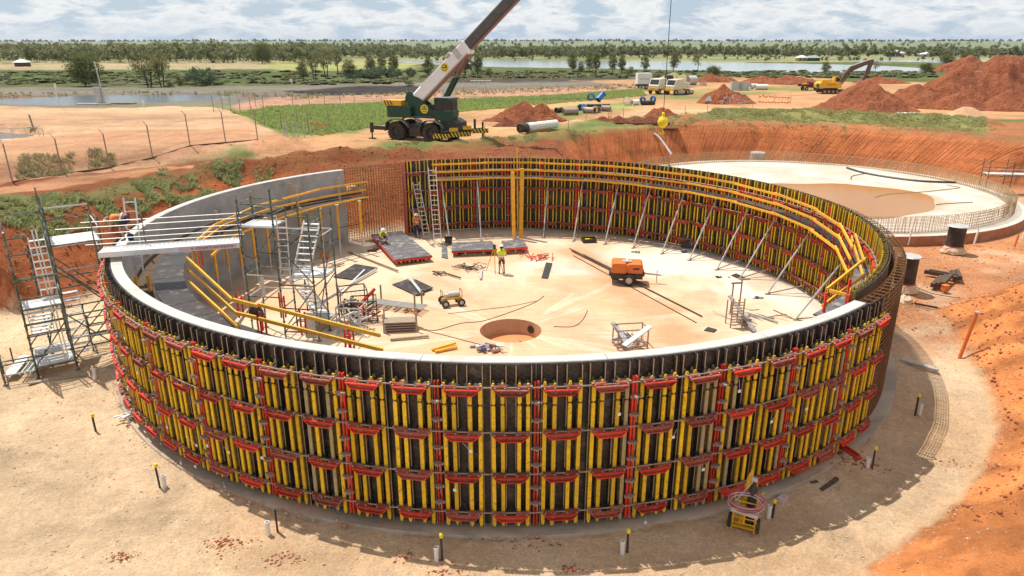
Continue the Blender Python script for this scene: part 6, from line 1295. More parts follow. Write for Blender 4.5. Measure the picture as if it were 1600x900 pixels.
for i, (px, py, w_, h_, lab) in enumerate(((1110, 128, 5, 2.4, 'red heap right of the big concrete pipe'), (1190, 130, 6, 2.0, 'low red heap beyond the concrete rings'), (1230, 131, 7, 2.2, 'red heap left of the maroon utility truck'), (1052, 123, 4.5, 1.9, 'grassy heap behind the cream trucks'), (1370, 130, 6, 1.6, 'pale red heap behind the excavator arm'))):
    heap('spoil_heap', lab, px, py, [(0, 0, h_, w_, .7), (w_*.6, 0, h_*.7, w_*.8, .7)], 'soil_red' if i != 3 else 'grass_olive', seed=20+i, res=26)
# ================================================================== MACHINES AND MATERIAL ON THE UPPER GROUND
def on(px, py, z=4.0): x, y = at(px, py, z); return x, y, hz(x, y)
# wrapped pipe by the road
p = on(812, 209); q = on(868, 202); t_ = thing('wrapped_pipe', p, 'long pipe wrapped in white sheeting with a black open end by the road', 'pipe'); dv = Vector((q[0]-p[0], q[1]-p[1], 0))
e = MB(); n = 12
for k in range(n): a = dv*(.18+.82*k/n)+Vector((0, 0, .55)); b_ = dv*(.18+.82*(k+1)/n)+Vector((0, 0, .55)); e.tube(a, b_, .44+.05*rng.random(), 12, .44+.05*rng.random())
e.build('white_wrap', 'wrap_white', t_, smooth=False)
e = MB(); e.tube(Vector((0, 0, .52)), dv*.22+Vector((0, 0, .52)), .46, 16, cap=False); e.tube(dv*.01+Vector((0, 0, .52)), dv*.2+Vector((0, 0, .52)), .38, 16); e.build('pipe_end', 'black_pipe', t_); e = MB(); e.box(dv*.5+Vector((0, 0, .06)), (3.6, .5, .12), rz=math.atan2(dv.y, dv.x)); e.build('packing', 'orange_mesh', t_)
def pipe_piece(px, py, ln, r, rz, mk, label, name='pipe_section', flange=True, z=0., tilt=0., group=None, cat='pipe', inner=None):
    x, y, zz = on(px, py); t_ = thing(name, (x, y, zz+r+z), label, cat, group, rz)
    e = MB(); e.T = Matrix.Rotation(tilt, 4, 'Y'); e.tube((-ln/2, 0, 0), (ln/2, 0, 0), r, 14, cap=False); e.build('barrel', mk, t_, smooth=True)
    e = MB(); e.T = Matrix.Rotation(tilt, 4, 'Y'); e.tube((-ln/2+.02, 0, 0), (ln/2-.02, 0, 0), r*.86, 14, cap=False); e.build('bore', inner or mk, t_, smooth=True)
    if flange:
        for s_ in (-1, 1):
            e = MB(); e.T = Matrix.Rotation(tilt, 4, 'Y'); e.lathe([(r*.86, -.05), (r*1.2, -.05), (r*1.2, .05), (r*.86, .05)], 14, (s_*ln/2, 0, 0), Matrix.Rotation(math.pi/2, 3, 'Y')); e.build('flange', mk, t_)
    return t_
pipe_piece(891, 180, 1.9, .42, .25, 'rod_steel', 'rusty brown flanged pipe nearest the road in the pipe dump'); pipe_piece(873, 176, .9, .32, .6, 'black_pipe', 'small dark pipe piece at the left of the pipe dump')
pipe_piece(921, 177, 1.5, .42, 2.5, 'rod_steel', 'brown flanged pipe in the middle of the pipe dump'); pipe_piece(932, 176, .9, .42, 1.9, 'rod_steel', 'short brown flanged pipe showing its open end'); pipe_piece(947, 174, 1.2, .40, 2.9, 'rod_steel', 'brown flanged pipe at the right of the pipe dump')
pipe_piece(909, 173, .8, .42, .9, 'blue_paint', 'blue flanged bend lying open towards the left', inner='dark_steel'); pipe_piece(923, 165, .9, .45, 1.3, 'blue_paint', 'blue flanged ring standing on the pipes, left of the two raised ones', z=.8, inner='dark_steel'); pipe_piece(938, 165, 1.3, .42, .6, 'blue_paint', 'raised blue elbow tilted up at the top of the pipe dump', z=.9, tilt=-.7, inner='dark_steel')
pipe_piece(935, 167, 3.4, .22, .1, 'black_pipe', 'row of dark fittings lying behind the brown pipes'); pipe_piece(880, 157, 12, .16, .09, 'black_pipe', 'long black pipe lying in the grass left of the blue rings', flange=False)
pipe_piece(979, 164, .8, .5, 1.4, 'wrap_white', 'white plastic wrapped fitting beside the road', z=.1); pipe_piece(992, 164, 1.0, .4, .4, 'pipe_blue' if 'pipe_blue' in MATS else 'wrap_white', 'pale bluish wrapped fitting right of the white one'); pipe_piece(1012, 164, 2.0, .34, .15, 'black_pipe', 'dark valve body with bolted flanges between blue caps'); pipe_piece(1004, 162, .3, .45, .5, 'blue_paint', 'round blue cap at the left of the dark valve', z=.1); pipe_piece(1020, 161, .3, .45, .5, 'blue_paint', 'round blue cap at the right of the dark valve', z=.1)
pipe_piece(1080, 133, 2.0, 1.05, .25, 'concrete_pipe', 'big grey concrete pipe lying behind the cream trucks', flange=False, cat='concrete pipe'); pipe_piece(1075, 147, 2.0, .5, .35, 'concrete_pipe', 'small concrete pipe in front of the cream trucks, right one', flange=False, cat='concrete pipe'); pipe_piece(1062, 148, 1.6, .5, .5, 'concrete_pipe', 'small concrete pipe in front of the cream trucks, left one', flange=False, cat='concrete pipe')
pipe_piece(1189, 140, 2.6, .55, .05, 'wrap_white', 'white pipe lying at the right of the upright concrete rings', flange=False); pipe_piece(1177, 138, 1.6, .5, 0.3, 'wrap_white', 'short white pipe between the concrete rings and the long white one', flange=False)
for px, py, lab in ((1148, 141, 'upright grey concrete ring, left of the two'), (1162, 141, 'upright grey concrete ring, right of the two'), (1098, 134, 'flat grey concrete ring in the grass behind the trucks')):
    x, y, zz = on(px, py); e = MB(); h = 1.7 if px > 1100 else .6; r = 1.0 if px > 1100 else .9; e.lathe([(r*.85, h*.2), (r*.85, h), (r, h), (r, 0)], 18); o = e.build('concrete_ring', 'concrete_pipe', None, label=lab, category='concrete ring'); o.location = (x, y, zz)
# grey pipes and netting draped over the middle red heap
x, y, zz = on(1112, 162); t_ = thing('grey_duct', (x, y, zz), 'pile of grey corrugated pipe on the left foot of the draped red heap', 'pipe')
for k in range(6): e = MB(); e.tube((-1.2+k*.12, -.4+k*.1, .4+k*.1), (1.4, -.6+k*.12, .45+k*.1), .2, 8); e.build('pipe', 'plastic_grey', t_)
e = MB(); e.tube((1.4, -.9, .55), (1.75, -.95, .55), .55, 12); e.build('pipe_mouth', 'black_pipe', t_)
x, y, zz = on(1138, 163); t_ = thing('geo_netting', (x, y-.6, zz+.1), 'tangled grey and orange netting thrown over the red heap', 'netting')
for k in range(46):
    e = MB(); a = Vector((rng.uniform(-2.0, 2.0), -.6, 0)); a.z = max(.15, 2.1-abs(a.x)*.75)*rng.uniform(.1, 1); a.y = -1.9+a.z*.7; b_ = a+Vector((rng.normal(0, .7), 0, rng.normal(-.2, .35))); b_.z = max(.05, b_.z); b_.y = -2.0+b_.z*.75; e.tube(a, b_, .045, 4); e.build('strand', 'plastic_grey' if k % 6 else 'orange_mesh', t_)
# white truck and two cream trucks
def truck(px, py, kind, label, rz):
    x, y, zz = on(px, py); t_ = thing('box_truck' if kind == 0 else 'cab_truck', (x, y, zz), label, 'truck', None, rz)
    if kind == 0:
        e = MB(); e.box((-.3, 0, 2.15), (3.0, 2.2, 2.2)); e.build('box_body', 'truck_white', t_); e = MB(); e.box((0, 0, .8), (3.6, 1.9, .35)); e.build('chassis', 'maroon', t_)
        for z, s_ in ((2.35, .8),): text('Kelly Hodge', .42, 'leaf_dark', t_, (-.3, -1.104, 2.1), (math.pi/2, 0, 0), .002)
        for sx in (-1.2, .2, 1.2): wheel(t_, (sx, -1.0, .5), .48, .3)
    else:
        e = MB(); e.prism([(-1.25, .9), (1.35, .9), (1.4, 1.6), (1.15, 1.75), (.75, 2.75), (-1.2, 2.8), (-1.3, 1.6)], -1.05, 1.05, 'y'); e.build('cab', 'truck_cream', t_)
        e = MB(); e.prism([(1.2, 1.72), (.82, 2.62), (.78, 2.62), (1.14, 1.72)], -.9, .9, 'y'); e.box((-.1, -1.055, 2.2), (1.3, .02, .55)); e.build('windows', 'glass_dark', t_)
        e = MB(); e.box((-2.3, 0, 1.7), (1.9, 1.9, .9)); e.box((-2.3, -.3, 2.5), (1.5, 1.0, .7)); e.build('equipment', 'truck_cream', t_)
        e = MB(); e.box((-1.0, 0, .85), (4.6, 2.1, .3)); e.box((1.45, 0, .95), (.25, 2.2, .45)); e.build('chassis', 'machine_yellow', t_)
        for sx in (-2.6, -1.6, .7):
            for sy in (-.95, .95): wheel(t_, (sx, sy, .5), .5, .32)
        e = MB(); e.box((1.57, -.75, 1.0), (.04, .3, .2)); e.build('headlight', 'pvc_white', t_); e = MB(); e.box((1.57, .75, 1.0), (.04, .3, .2)); e.build('headlight', 'pvc_white', t_)
    return t_
truck(1007, 139, 0, 'white box truck with green writing on its side and a maroon chassis', .05)
truck(1026, 147, 1, 'cream and yellow truck seen from the front, left one of the pair', -2.3); truck(1053, 148, 1, 'cream truck with dusty tank and yellow bumper, right one of the pair', -2.5)
x, y, zz = on(1044, 136); e = MB(); e.lathe([(.001, 2.6), (.9, 2.5), (1.05, 2.2), (1.05, .9), (.001, .9)], 16); o = e.build('water_tank', 'black_pipe', None, label='black round tank standing between the two cream trucks', category='tank'); o.location = (x, y, zz)
# maroon utility truck
x, y, zz = on(1266, 141); t_ = thing('utility_truck', (x, y, zz), 'dark maroon utility truck parked left of the excavator', 'pickup truck', None, .12)
e = MB(); e.prism([(-.4, .55), (2.3, .55), (2.35, .95), (1.5, 1.05), (.95, 1.65), (-.2, 1.65), (-.4, 1.05)], -.85, .85, 'y'); e.build('body', 'maroon', t_)
e = MB(); e.prism([(1.36, 1.07), (.93, 1.58), (-.1, 1.58), (-.1, 1.07)], -.862, .862, 'y'); e.build('windows', 'glass_dark', t_)
e = MB(); e.box((-1.4, 0, .85), (2.0, 1.75, .08)); e.box((-1.4, -.86, 1.05), (2.0, .04, .35)); e.box((-1.4, .86, 1.05), (2.0, .04, .35)); e.box((-.45, 0, 1.3), (.06, 1.6, .8)); e.build('tray', 'maroon', t_)
e = MB(); e.box((-1.2, 0, 1.1), (1.0, 1.1, .45)); e.build('tray_load', 'machine_yellow', t_)
for sx in (-1.3, 1.5):
    for sy in (-.8, .8): wheel(t_, (sx, sy, .38), .38, .25)
# excavator
mat('arm_steel', (.13, .085, .07), .6, .2, var=.4, scale=3)
x, y, zz = on(1296, 146); ex = thing('excavator', (x, y, zz), 'yellow tracked excavator with a dark boom reaching over the red cone', 'excavator', None, .0)
for s_ in (-1, 1):
    e = MB(); pts = [(-1.9, .15), (-2.15, .5), (-1.9, .85), (1.9, .85), (2.15, .5), (1.9, .15)]; e.prism(pts, s_*1.2-.3, s_*1.2+.3, 'y'); e.build('track', 'rubber', ex)
    for k in range(5): e = MB(); e.tube((-1.6+k*.8, s_*1.2-.33, .42), (-1.6+k*.8, s_*1.2+.33, .42), .24, 10); e.build('roller', 'rod_steel', ex)
e = MB(); e.box((0, 0, .95), (2.2, 1.6, .3)); e.build('slew_ring', 'dark_steel', ex)
e = MB(); e.prism([(-2.6, 1.1), (1.5, 1.1), (1.6, 1.5), (1.3, 2.1), (-2.2, 2.25), (-2.75, 1.8)], -1.3, 1.3, 'y'); e.build('house', 'machine_yellow', ex)
e = MB(); e.box((-1.0, 0, 2.42), (2.0, 1.6, .3)); e.build('engine_cover', 'machine_yellow', ex); e = MB(); e.box((-2.45, -.7, 1.55), (.7, 1.0, .7)); e.build('counterweight', 'dark_steel', ex)
e = MB(); e.prism([(.6, 2.1), (2.0, 2.1), (2.0, 2.6), (1.6, 3.1), (.7, 3.1)], .3, 1.2, 'y'); e.build('cab', 'machine_yellow', ex); e = MB(); e.prism([(1.0, 2.25), (1.9, 2.25), (1.85, 2.6), (1.5, 2.98), (1.0, 2.98)], .285, 1.215, 'y'); e.build('cab_glass', 'glass_dark', ex)
e = MB(); 
text('VOLVO', .5, 'dark_steel', ex, (-.4, -1.304, 1.7), (math.pi/2, 0, 0), .002)
def arm(pts, w0, w1, nm, mk):
    for i, (a, b_) in enumerate(zip(pts[:-1], pts[1:])):
        e = MB(); e.prism([(a[0]-a[2], a[1]), (a[0]+a[2], a[1]-a[2]*.5), (b_[0]+b_[2], b_[1]-b_[2]*.6), (b_[0]-b_[2], b_[1]+b_[2])] if False else [(a[0], a[1]+a[2]), (a[0], a[1]-a[2]), (b_[0], b_[1]-b_[2]), (b_[0], b_[1]+b_[2])], -w0, w0, 'y'); e.build(nm, mk, ex)
arm([(1.5, 1.6, .45), (2.3, 3.3, .5), (3.3, 4.5, .5), (5.0, 5.2, .42), (7.3, 6.0, .25)], .3, .25, 'boom', 'arm_steel')
e = MB(); e.prism([(6.9, 6.2), (7.5, 6.2), (7.0, 4.0), (6.2, 2.4), (5.9, 2.6), (6.3, 4.2)], -.22, .22, 'y'); e.build('stick', 'arm_steel', ex)
e = MB(); e.prism([(6.2, 2.6), (5.5, 2.2), (5.1, 1.4), (5.9, 1.0), (6.4, 1.7)], -.6, .6, 'y'); e.build('bucket', 'arm_steel', ex)
for yy in (-.34, .34): e = MB(); e.tube((1.9, yy, 1.7), (3.2, yy, 3.8), .10, 6); e.build('ram', 'dark_steel', ex)
e = MB(); e.tube((3.6, 0, 5.1), (6.9, 0, 6.3), .09, 6); e.build('ram', 'galvanised', ex)
# white bags by the berm
x, y, zz = on(1415, 179); t_ = thing('white_bags', (x, y, zz), 'row of white sacks lying at the foot of the red bank', 'sacks')
for k in range(6): e = MB(); e.lathe([(.001, .32), (.2, .3), (.34, .15), (.3, 0)], 9, (-1.0+k*.42, rng.normal(0, .1), 0)); e.build('sack', 'wrap_white', t_)
# ================================================================== LEFT SIDE FURNITURE
def mesh_fence(name, pts, hgt, label, step_, lean=0., arms=True, curb=True, z0=4.0, mk='rod_steel', wires=3):
    P = [on(px, py, z0) for px, py in pts]; t_ = thing(name, P[0], label, 'fence'); o0 = Vector(P[0])
    for i, p in enumerate(P):
        v = Vector(p)-o0; e = MB(); e.tube(v, v+Vector((-.05, 0, hgt)), .045, 6)
        if arms: e.tube(v+Vector((-.05, 0, hgt)), v+Vector((-.35, .1, hgt+.3)), .03, 5)
        e.build('post', mk, t_)
    e = MB()
    for a, b_ in zip(P[:-1], P[1:]):
        a = Vector(a)-o0; b_ = Vector(b_)-o0
        for k in range(wires): z = hgt*(k+.5)/wires; e.tube(a+Vector((-.03, 0, z)), b_+Vector((-.03, 0, z)), .008, 3)
    e.build('wires', mk, t_, kind='stuff')
    if curb:
        for a, b_ in zip(P[:-1], P[1:]): e = MB(); e.bar(Vector(a)-o0+Vector((0, 0, .03)), Vector(b_)-o0+Vector((0, 0, .03)), .1, .12); e.build('bottom_rail', 'timber_dark', t_)
mesh_fence('chain_fence', [(20, 286), (98, 272), (172, 264), (240, 255), (300, 247), (355, 241), (405, 238)], 2.5, 'long security fence of thin posts with cranked tops along the red weedy ground', 0)
mesh_fence('chain_fence', [(336, 188), (350, 184), (362, 181), (376, 178), (392, 174), (412, 170)], 1.9, 'short row of close fence posts left of the green patch', 0, curb=False)
mesh_fence('chain_fence', [(415, 204), (441, 203), (466, 202), (483, 207), (515, 203)], 2.0, 'row of thin posts in the grass below the green patch', 0, curb=False)
mesh_fence('chain_fence', [(400, 167), (458, 166), (484, 166), (508, 166), (532, 163), (554, 161), (596, 158), (637, 157)], 1.9, 'line of faint fence posts along the far side of the green patch', 0, curb=False, arms=False)
mesh_fence('chain_fence', [(725, 152), (760, 150), (800, 148), (845, 147), (870, 145)], 1.8, 'faint fence posts right of the crane boom', 0, curb=False, arms=False)
mesh_fence('barrier_posts', [(446, 226), (450, 222), (460, 220), (467, 216), (476, 214), (486, 212)], 1.5, 'cluster of leaning grey posts by the orange barrier mesh', 0, curb=False, arms=False, mk='galvanised')
for i, (a, b_, lab) in enumerate((((482, 206), (512, 210), 'orange barrier mesh strung between posts below the green patch'), ((955, 188), (950, 187), 'small scrap of orange mesh by the road'), ((1185, 160), (1235, 162), 'orange barrier mesh along the yard edge left of the spoil cone'))):
    p = on(*a); q = on(*b_); e = MB(); d = Vector((q[0]-p[0], q[1]-p[1], 0)); n = 10
    t_ = thing('orange_barrier', p, lab, 'barrier mesh')
    for k in range(n):
        for z in ((.15, .95) if i != 1 else (.1, .3)): a_ = d*(k/n)+Vector((0, 0, z+.1*rng.normal())); b2 = d*((k+.8)/n)+Vector((0, 0, z+.1*rng.normal())); e.bar(a_, b2, .02, .16)
    e.build('mesh', 'orange_mesh', t_, kind='stuff')
    for k in range(3): e = MB(); e.tube(d*(k/2), d*(k/2)+Vector((0, 0, 1.3)), .03, 5); e.build('post', 'timber_grey', t_)
for k, (px, py) in enumerate(((757, 215), (888, 206), (915, 193), (974, 184), (1070, 180), (1105, 178), (1176, 170), (1231, 162), (948, 175), (700, 0))[:8]):
    x, y, zz = on(px, py); e = MB(); e.bar((0, 0, 0), (rng.normal(0, .05), 0, 1.15), .06, .06); o = e.build('wooden_stake', 'timber_grey', None, label=['lone wooden stake right of the crane', 'wooden stake just right of the wrapped pipe', 'wooden stake on the road edge below the brown pipes', 'wooden stake on the road below the white fitting', 'wooden stake right of the small pointed heap', 'wooden stake at the start of the green berm', 'wooden stake in front of the draped red heap', 'wooden stake at the yard edge left of the cone'][k], category='stake'); o.location = (x, y, zz)
x, y, zz = on(157, 163); t_ = thing('concrete_pillar', (x, y, zz), 'tapered concrete pillar with a tall thin pole on slabs by the left pond', 'pillar')
e = MB(); e.prism([(-.35, 0), (.35, 0), (.5, 2.6), (-.6, 2.6)], -.3, .3, 'y'); e.build('pillar', 'concrete_pipe', t_); e = MB(); e.tube((.75, 0, 0), (.3, 0, 6.2), .09, 6); e.box((.3, 0, 6.2), (.3, .2, .25)); e.build('pole', 'galvanised', t_)
e = MB(); e.box((-.6, -.8, .1), (5.0, .8, .2)); e.build('slab', 'concrete_top', t_); e = MB(); e.box((2.6, .8, .12), (5.0, .7, .2)); e.build('slab', 'timber_grey', t_); e = MB(); e.box((.6, 3.5, 2.85), (7.0, .25, .15)); e.build('beam', 'timber_grey', t_)
for px, py, h, lab in ((93, 167, 3.2, 'thin sign post with a white plate at the near edge of the left pond'), (457, 147, 2.6, 'white square sign on a post before the dark ash pond'), (226, 172, 1.2, 'short pole with a yellow foot beyond the light earth platform'), (561, 124, 1.2, 'white marker standing beyond the ash pond')):
    x, y, zz = on(px, py); e = MB(); e.tube((0, 0, 0), (0, 0, h), .05, 5); e.box((0, -.03, h-.1), (.6 if px > 400 else .3, .03, .6)); o = e.build('sign_post', 'galv_bright', None, label=lab, category='sign'); o.location = (x, y, zz)
x, y, zz = on(51, 195, 5.0); e = MB(); e.bar((0, 0, 0), (-.15, 0, 1.3), .12, .12); e.box((0, 0, .05), (.9, .5, .1)); o = e.build('steel_bollard', 'rod_steel', None, label='short rusty upright on a plate above the left settling pond', category='bollard'); o.location = (x, y, zz)
# handrail and walkway over the settling pond
a = on(-60, 224, 4.6); b_ = on(73, 220, 4.6); t_ = thing('pond_walkway', (a[0], a[1], 4.75), 'grey walkway with round ended handrail over the pond at the left edge', 'walkway'); d = Vector((b_[0]-a[0], b_[1]-a[1], 0))
e = MB(); e.bar((0, 0, 0), d, .7, .16); e.build('deck', 'galvanised', t_)
e = MB(); up_ = Vector((0, 0, 1.0)); e.path([up_, d*.93+up_, d*.97+up_*.9, d*.98+up_*.5, d*.96], .035, 5); e.path([up_*.5, d*.95+up_*.5], .03, 5); e.build('handrail', 'galvanised', t_)
for k in range(7): e = MB(); e.tube(d*(k/6.5), d*(k/6.5)+up_, .03, 5); e.build('post', 'galvanised', t_)
# pipework on the dark embankment
x, y, zz = on(748, 131); t_ = thing('pipe_manifold', (x, y, zz), 'small pale pipe manifold on the grey embankment right of the boom', 'pipework')
for k in range(4): e = MB(); e.tube((-1.5+k, 0, 0), (-1.5+k, 0, .8+.5*(k == 1)), .1, 6); e.build('riser', 'galvanised', t_)
e = MB(); e.tube((-2, 0, .7), (3.0, 0, .7), .1, 6); e.build('header', 'galvanised', t_)
# small huts and buildings far off
def hut(px, py, w_, h_, d_, wall, roofm, label, roof='hip', z=4.0):
    x, y, zz = on(px, py, z); t_ = thing('shelter', (x, y, zz), label, 'building')
    e = MB(); e.box((0, 0, h_/2), (w_*.8, d_*.8, h_)); e.build('wall', wall, t_)
    for k in (-1, 1): e = MB(); e.box((k*w_*.2, -d_*.4-.02, h_*.5), (w_*.16, .04, h_*.6)); e.build('window', 'glass_dark', t_)
    e = MB(); a = w_/2; c = d_/2; v = [(-a, -c, h_), (a, -c, h_), (a, c, h_), (-a, c, h_), (-a*.15, 0, h_*1.75), (a*.15, 0, h_*1.75)]; e.add(v, [(0, 1, 5, 4), (1, 2, 5), (2, 3, 4, 5), (3, 0, 4), (3, 2, 1, 0)]); e.build('roof', roofm, t_)
hut(1252, 95.5, 7, 2.0, 5, 'brick_tan', 'galv_bright', 'tan shelter with pale roof on the lake shore, left of the pair'); hut(1269, 95.5, 9, 1.9, 6, 'glass_dark', 'corrugated', 'open shelter with pale green hipped roof on the lake shore')
hut(1398, 89.2, 14, 3.2, 8, 'truck_white', 'galv_bright', 'long white shed beyond the lake at right'); hut(1446, 89, 12, 2.2, 8, 'galvanised', 'galv_bright', 'small farm building with pale roof far right beyond the lake'); hut(36, 104, 6.5, 1.8, 4, 'maroon', 'galv_bright', 'dark reddish farm machine shed in the left field')
for (px, py, h, lab) in ((1489, 92, 11, 'tall power pole beyond the lake at right'), (1296, 96, 9, 'thin grey pole on the lake shore right of the shelters'), (1130, 90, 8, 'thin pole beyond the lake in the middle')):
    x, y, zz = on(px, py); t_ = thing('power_pole', (x, y, zz), lab, 'power pole'); e = MB(); e.tube((0, 0, 0), (0, 0, h), .16, 5, .1); e.build('pole', 'galvanised', t_); e = MB(); e.box((0, 0, h-.5), (1.6, .1, .12)); e.build('crossarm', 'timber_grey', t_)
x, y = at(352, 68.5, 8) if False else (-430, 1000); e = MB(); e.tube((0, 0, 0), (0, 0, 22), .35, 4); o = e.build('radio_mast', 'galvanised', None, label='thin mast just above the trees on the left horizon', category='mast'); o.location = (x, y, 4)
# pale dam wall of stones and rag on the cut face
cable([(1018, 206), (1030, 214), (1042, 230), (1050, 242)], .12, 'plastic_grey', 'grey hose trailing down the cut face below the yellow hook', z=3.2, name='hose')
# ================================================================== LOOSE STONES, CLODS, WEEDS
def stones(name, n, pts_fn, smin, smax, mk, label=None):
    """one mesh of n low lumps"""
    P = pts_fn(n); n = len(P); base = np.array([(1, 0, 0), (0, 1, 0), (-1, 0, 0), (0, -1, 0), (0, 0, .8), (0, 0, -.5)], float); F_ = np.array([(0, 1, 4), (1, 2, 4), (2, 3, 4), (3, 0, 4), (1, 0, 5), (2, 1, 5), (3, 2, 5), (0, 3, 5)])
    s_ = smin+(smax-smin)*rng.random(n)**3; a = rng.random(n)*6.28; V = base[None]*(1+.45*(rng.random((n, 6, 3))-.5))*s_[:, None, None]
    c, s2_ = np.cos(a)[:, None], np.sin(a)[:, None]; X = V[..., 0]*c-V[..., 1]*s2_*.8; Y = V[..., 0]*s2_+V[..., 1]*c*.8; Z = V[..., 2]*.75
    V = np.stack([X+P[:, :1], Y+P[:, 1:2], Z+P[:, 2:3]], -1).reshape(-1, 3); Fc = (F_[None]+np.arange(n)[:, None, None]*6).reshape(-1, 3)
    me = tri_mesh(name, V, Fc, mk); return link(name, me, None, kind='stuff', label=label)
def tri_mesh(name, V, Fc, mk):
    me = bpy.data.meshes.new(name); me.vertices.add(len(V)); me.vertices.foreach_set('co', V.ravel().astype(np.float32)); q = Fc.shape[1]
    me.loops.add(Fc.size); me.loops.foreach_set('vertex_index', Fc.ravel().astype(np.int32)); me.polygons.add(len(Fc)); me.polygons.foreach_set('loop_start', (np.arange(len(Fc))*q).astype(np.int32)); me.update(calc_edges=True)
    for k in ([mk] if isinstance(mk, str) else mk): me.materials.append(MATS[k])
    return me
mat('stone', (.52, .40, .28), .9, var=.4, scale=9); mat('clod', (.32, .10, .045), .95, var=.4, scale=5)
def pts_grav(n):
    x = rng.uniform(-26, 21, n*2); y = rng.uniform(12.5, 36, n*2); r = np.hypot(x-TC[0], y-TC[1]); k = (r > 17.9)&(np.abs(x) < y*.78+1); x, y = x[k][:n], y[k][:n]; return np.stack([x, y, hfun(x, y)[0]], 1)
stones('gravel_stones', 9000, pts_grav, .012, .06, 'stone', 'loose small stones scattered over the pale gravel')
def pts_bank(n):
    x = rng.uniform(-32, 42, n*5); y = rng.uniform(16, 66, n*5); h, k, s, *_ = hfun(x, y); m_ = ((k > .04)&(k < .97)) | ((s > 0)&(s < 9)&(k > .9)) | ((x > 18)&(y > 30)&(y < 46)&(rng.random(n*5) < .3)); x, y, h = x[m_][:n], y[m_][:n], h[m_][:n]; return np.stack([x, y, h], 1)
stones('soil_clods', 15000, pts_bank, .025, .11, 'clod', 'crumbled red clods on the banks and the cut edge')
def tufts(name, polys, n, hgt, mk, label, blades=7, z=4.0, width=.035, spread=.35):
    pts = []
    for poly, share, patch in polys:
        P = pxp(z, *poly); bx = [p[0] for p in P]; by = [p[1] for p in P]; m_ = int(n*share); x = rng.uniform(min(bx), max(bx), m_*6); y = rng.uniform(min(by), max(by), m_*6)
        k = sdpoly(x, y, P) < 0
        if patch: k &= (fbm(x*1.3, y*1.3, 3, 301)*.6+fbm(x*.3, y*.3, 2, 305)*.4) > patch
        x, y = x[k][:m_], y[k][:m_]; pts.append(np.stack([x, y, hfun(x, y)[0]], 1))
    P = np.concatenate(pts); n = len(P); hs = hgt*(.5+rng.random(n)); B = blades
    ang_ = rng.random((n, B))*6.28; off = rng.random((n, B))*spread*hs[:, None]; bx = P[:, :1]+np.cos(ang_)*off; by = P[:, 1:2]+np.sin(ang_)*off; lean = hs[:, None]*(.2+.5*rng.random((n, B))); a2 = ang_+rng.normal(0, .5, (n, B)); hh = hs[:, None]*(.5+.6*rng.random((n, B)))
    w_ = (width*.32*(1+P[:, 1:2]*.016))*np.ones((n, B)); px_ = -np.sin(a2)*w_; py_ = np.cos(a2)*w_; z0 = P[:, 2:3]-.03
    V = np.stack([np.stack([bx+px_, by+py_, z0+0*bx], -1), np.stack([bx-px_, by-py_, z0+0*bx], -1), np.stack([bx+np.cos(a2)*lean*.4-px_*.7, by+np.sin(a2)*lean*.4-py_*.7, z0+hh*.7], -1), np.stack([bx+np.cos(a2)*lean, by+np.sin(a2)*lean, z0+hh], -1)], 2).reshape(-1, 3)
    Fc = (np.array([(0, 1, 2), (0, 2, 3)])[None]+np.arange(n*B)[:, None, None]*4).reshape(-1, 3)
    return link(name, tri_mesh(name, V, Fc, mk), None, kind='stuff', label=label)
tufts('embankment_weeds', [([(-20, 312), (110, 303), (140, 318), (60, 338), (-20, 345)], .34, .53), ([(110, 296), (250, 280), (300, 290), (180, 318), (120, 318)], .26, .55), ([(250, 268), (380, 262), (380, 278), (280, 300), (240, 296)], .26, .57), ([(395, 264), (425, 264), (425, 271), (402, 273)], .02, 0)], 9000, .20, 'weed', 'green weeds scattered over the red embankment')
tufts('roadside_weeds', [([(600, 232), (740, 222), (840, 214), (840, 222), (740, 233), (640, 240)], .4, .56), ([(860, 210), (1000, 196), (1090, 184), (1090, 192), (1000, 202), (870, 217)], .5, .56)], 5000, .16, 'weed', 'weeds along the cut edge behind the tank')
tufts('berm_grass', [([(1115, 170), (1300, 173), (1450, 180), (1538, 192), (1540, 207), (1400, 197), (1200, 190), (1100, 187)], .8, .42), ([(1060, 178), (1300, 170), (1460, 178), (1560, 196), (1545, 212), (1400, 202), (1200, 195), (1080, 192)], .2, .5)], 17000, .20, 'grass_olive', 'long olive grass on the berm above the second pit', blades=8)
tufts('green_patch', [([(360, 183), (420, 168), (560, 163), (700, 157), (880, 149), (1000, 140), (1010, 150), (870, 162), (760, 172), (640, 180), (620, 192), (500, 212), (430, 204)], 1, .36)], 20000, .32, 'grass_green', 'rough green grass behind the crane', blades=7, width=.05)
tufts('dry_reeds', [([(25, 284), (110, 272), (120, 262), (40, 268)], .7, 0), ([(142, 268), (165, 262), (165, 256), (142, 258)], .2, 0), ([(165, 265), (182, 263), (182, 259), (168, 259)], .1, 0)], 420, .27, 'reed_dry', 'dry grass clumps at the foot of the security fence', blades=12, width=.02)
tufts('shore_scrub', [([(-60, 147), (200, 144), (420, 146), (420, 152), (180, 148), (-60, 152)], .25, .55), ([(430, 148), (700, 143), (1000, 132), (1000, 138), (700, 150), (430, 156)], .45, .5), ([(1000, 122), (860, 118), (560, 124), (420, 134), (560, 130), (900, 124)], .3, .5)], 1500, .42, 'reed_dry', 'dull scrub on the grey embankments of the ponds', blades=6, width=.09)
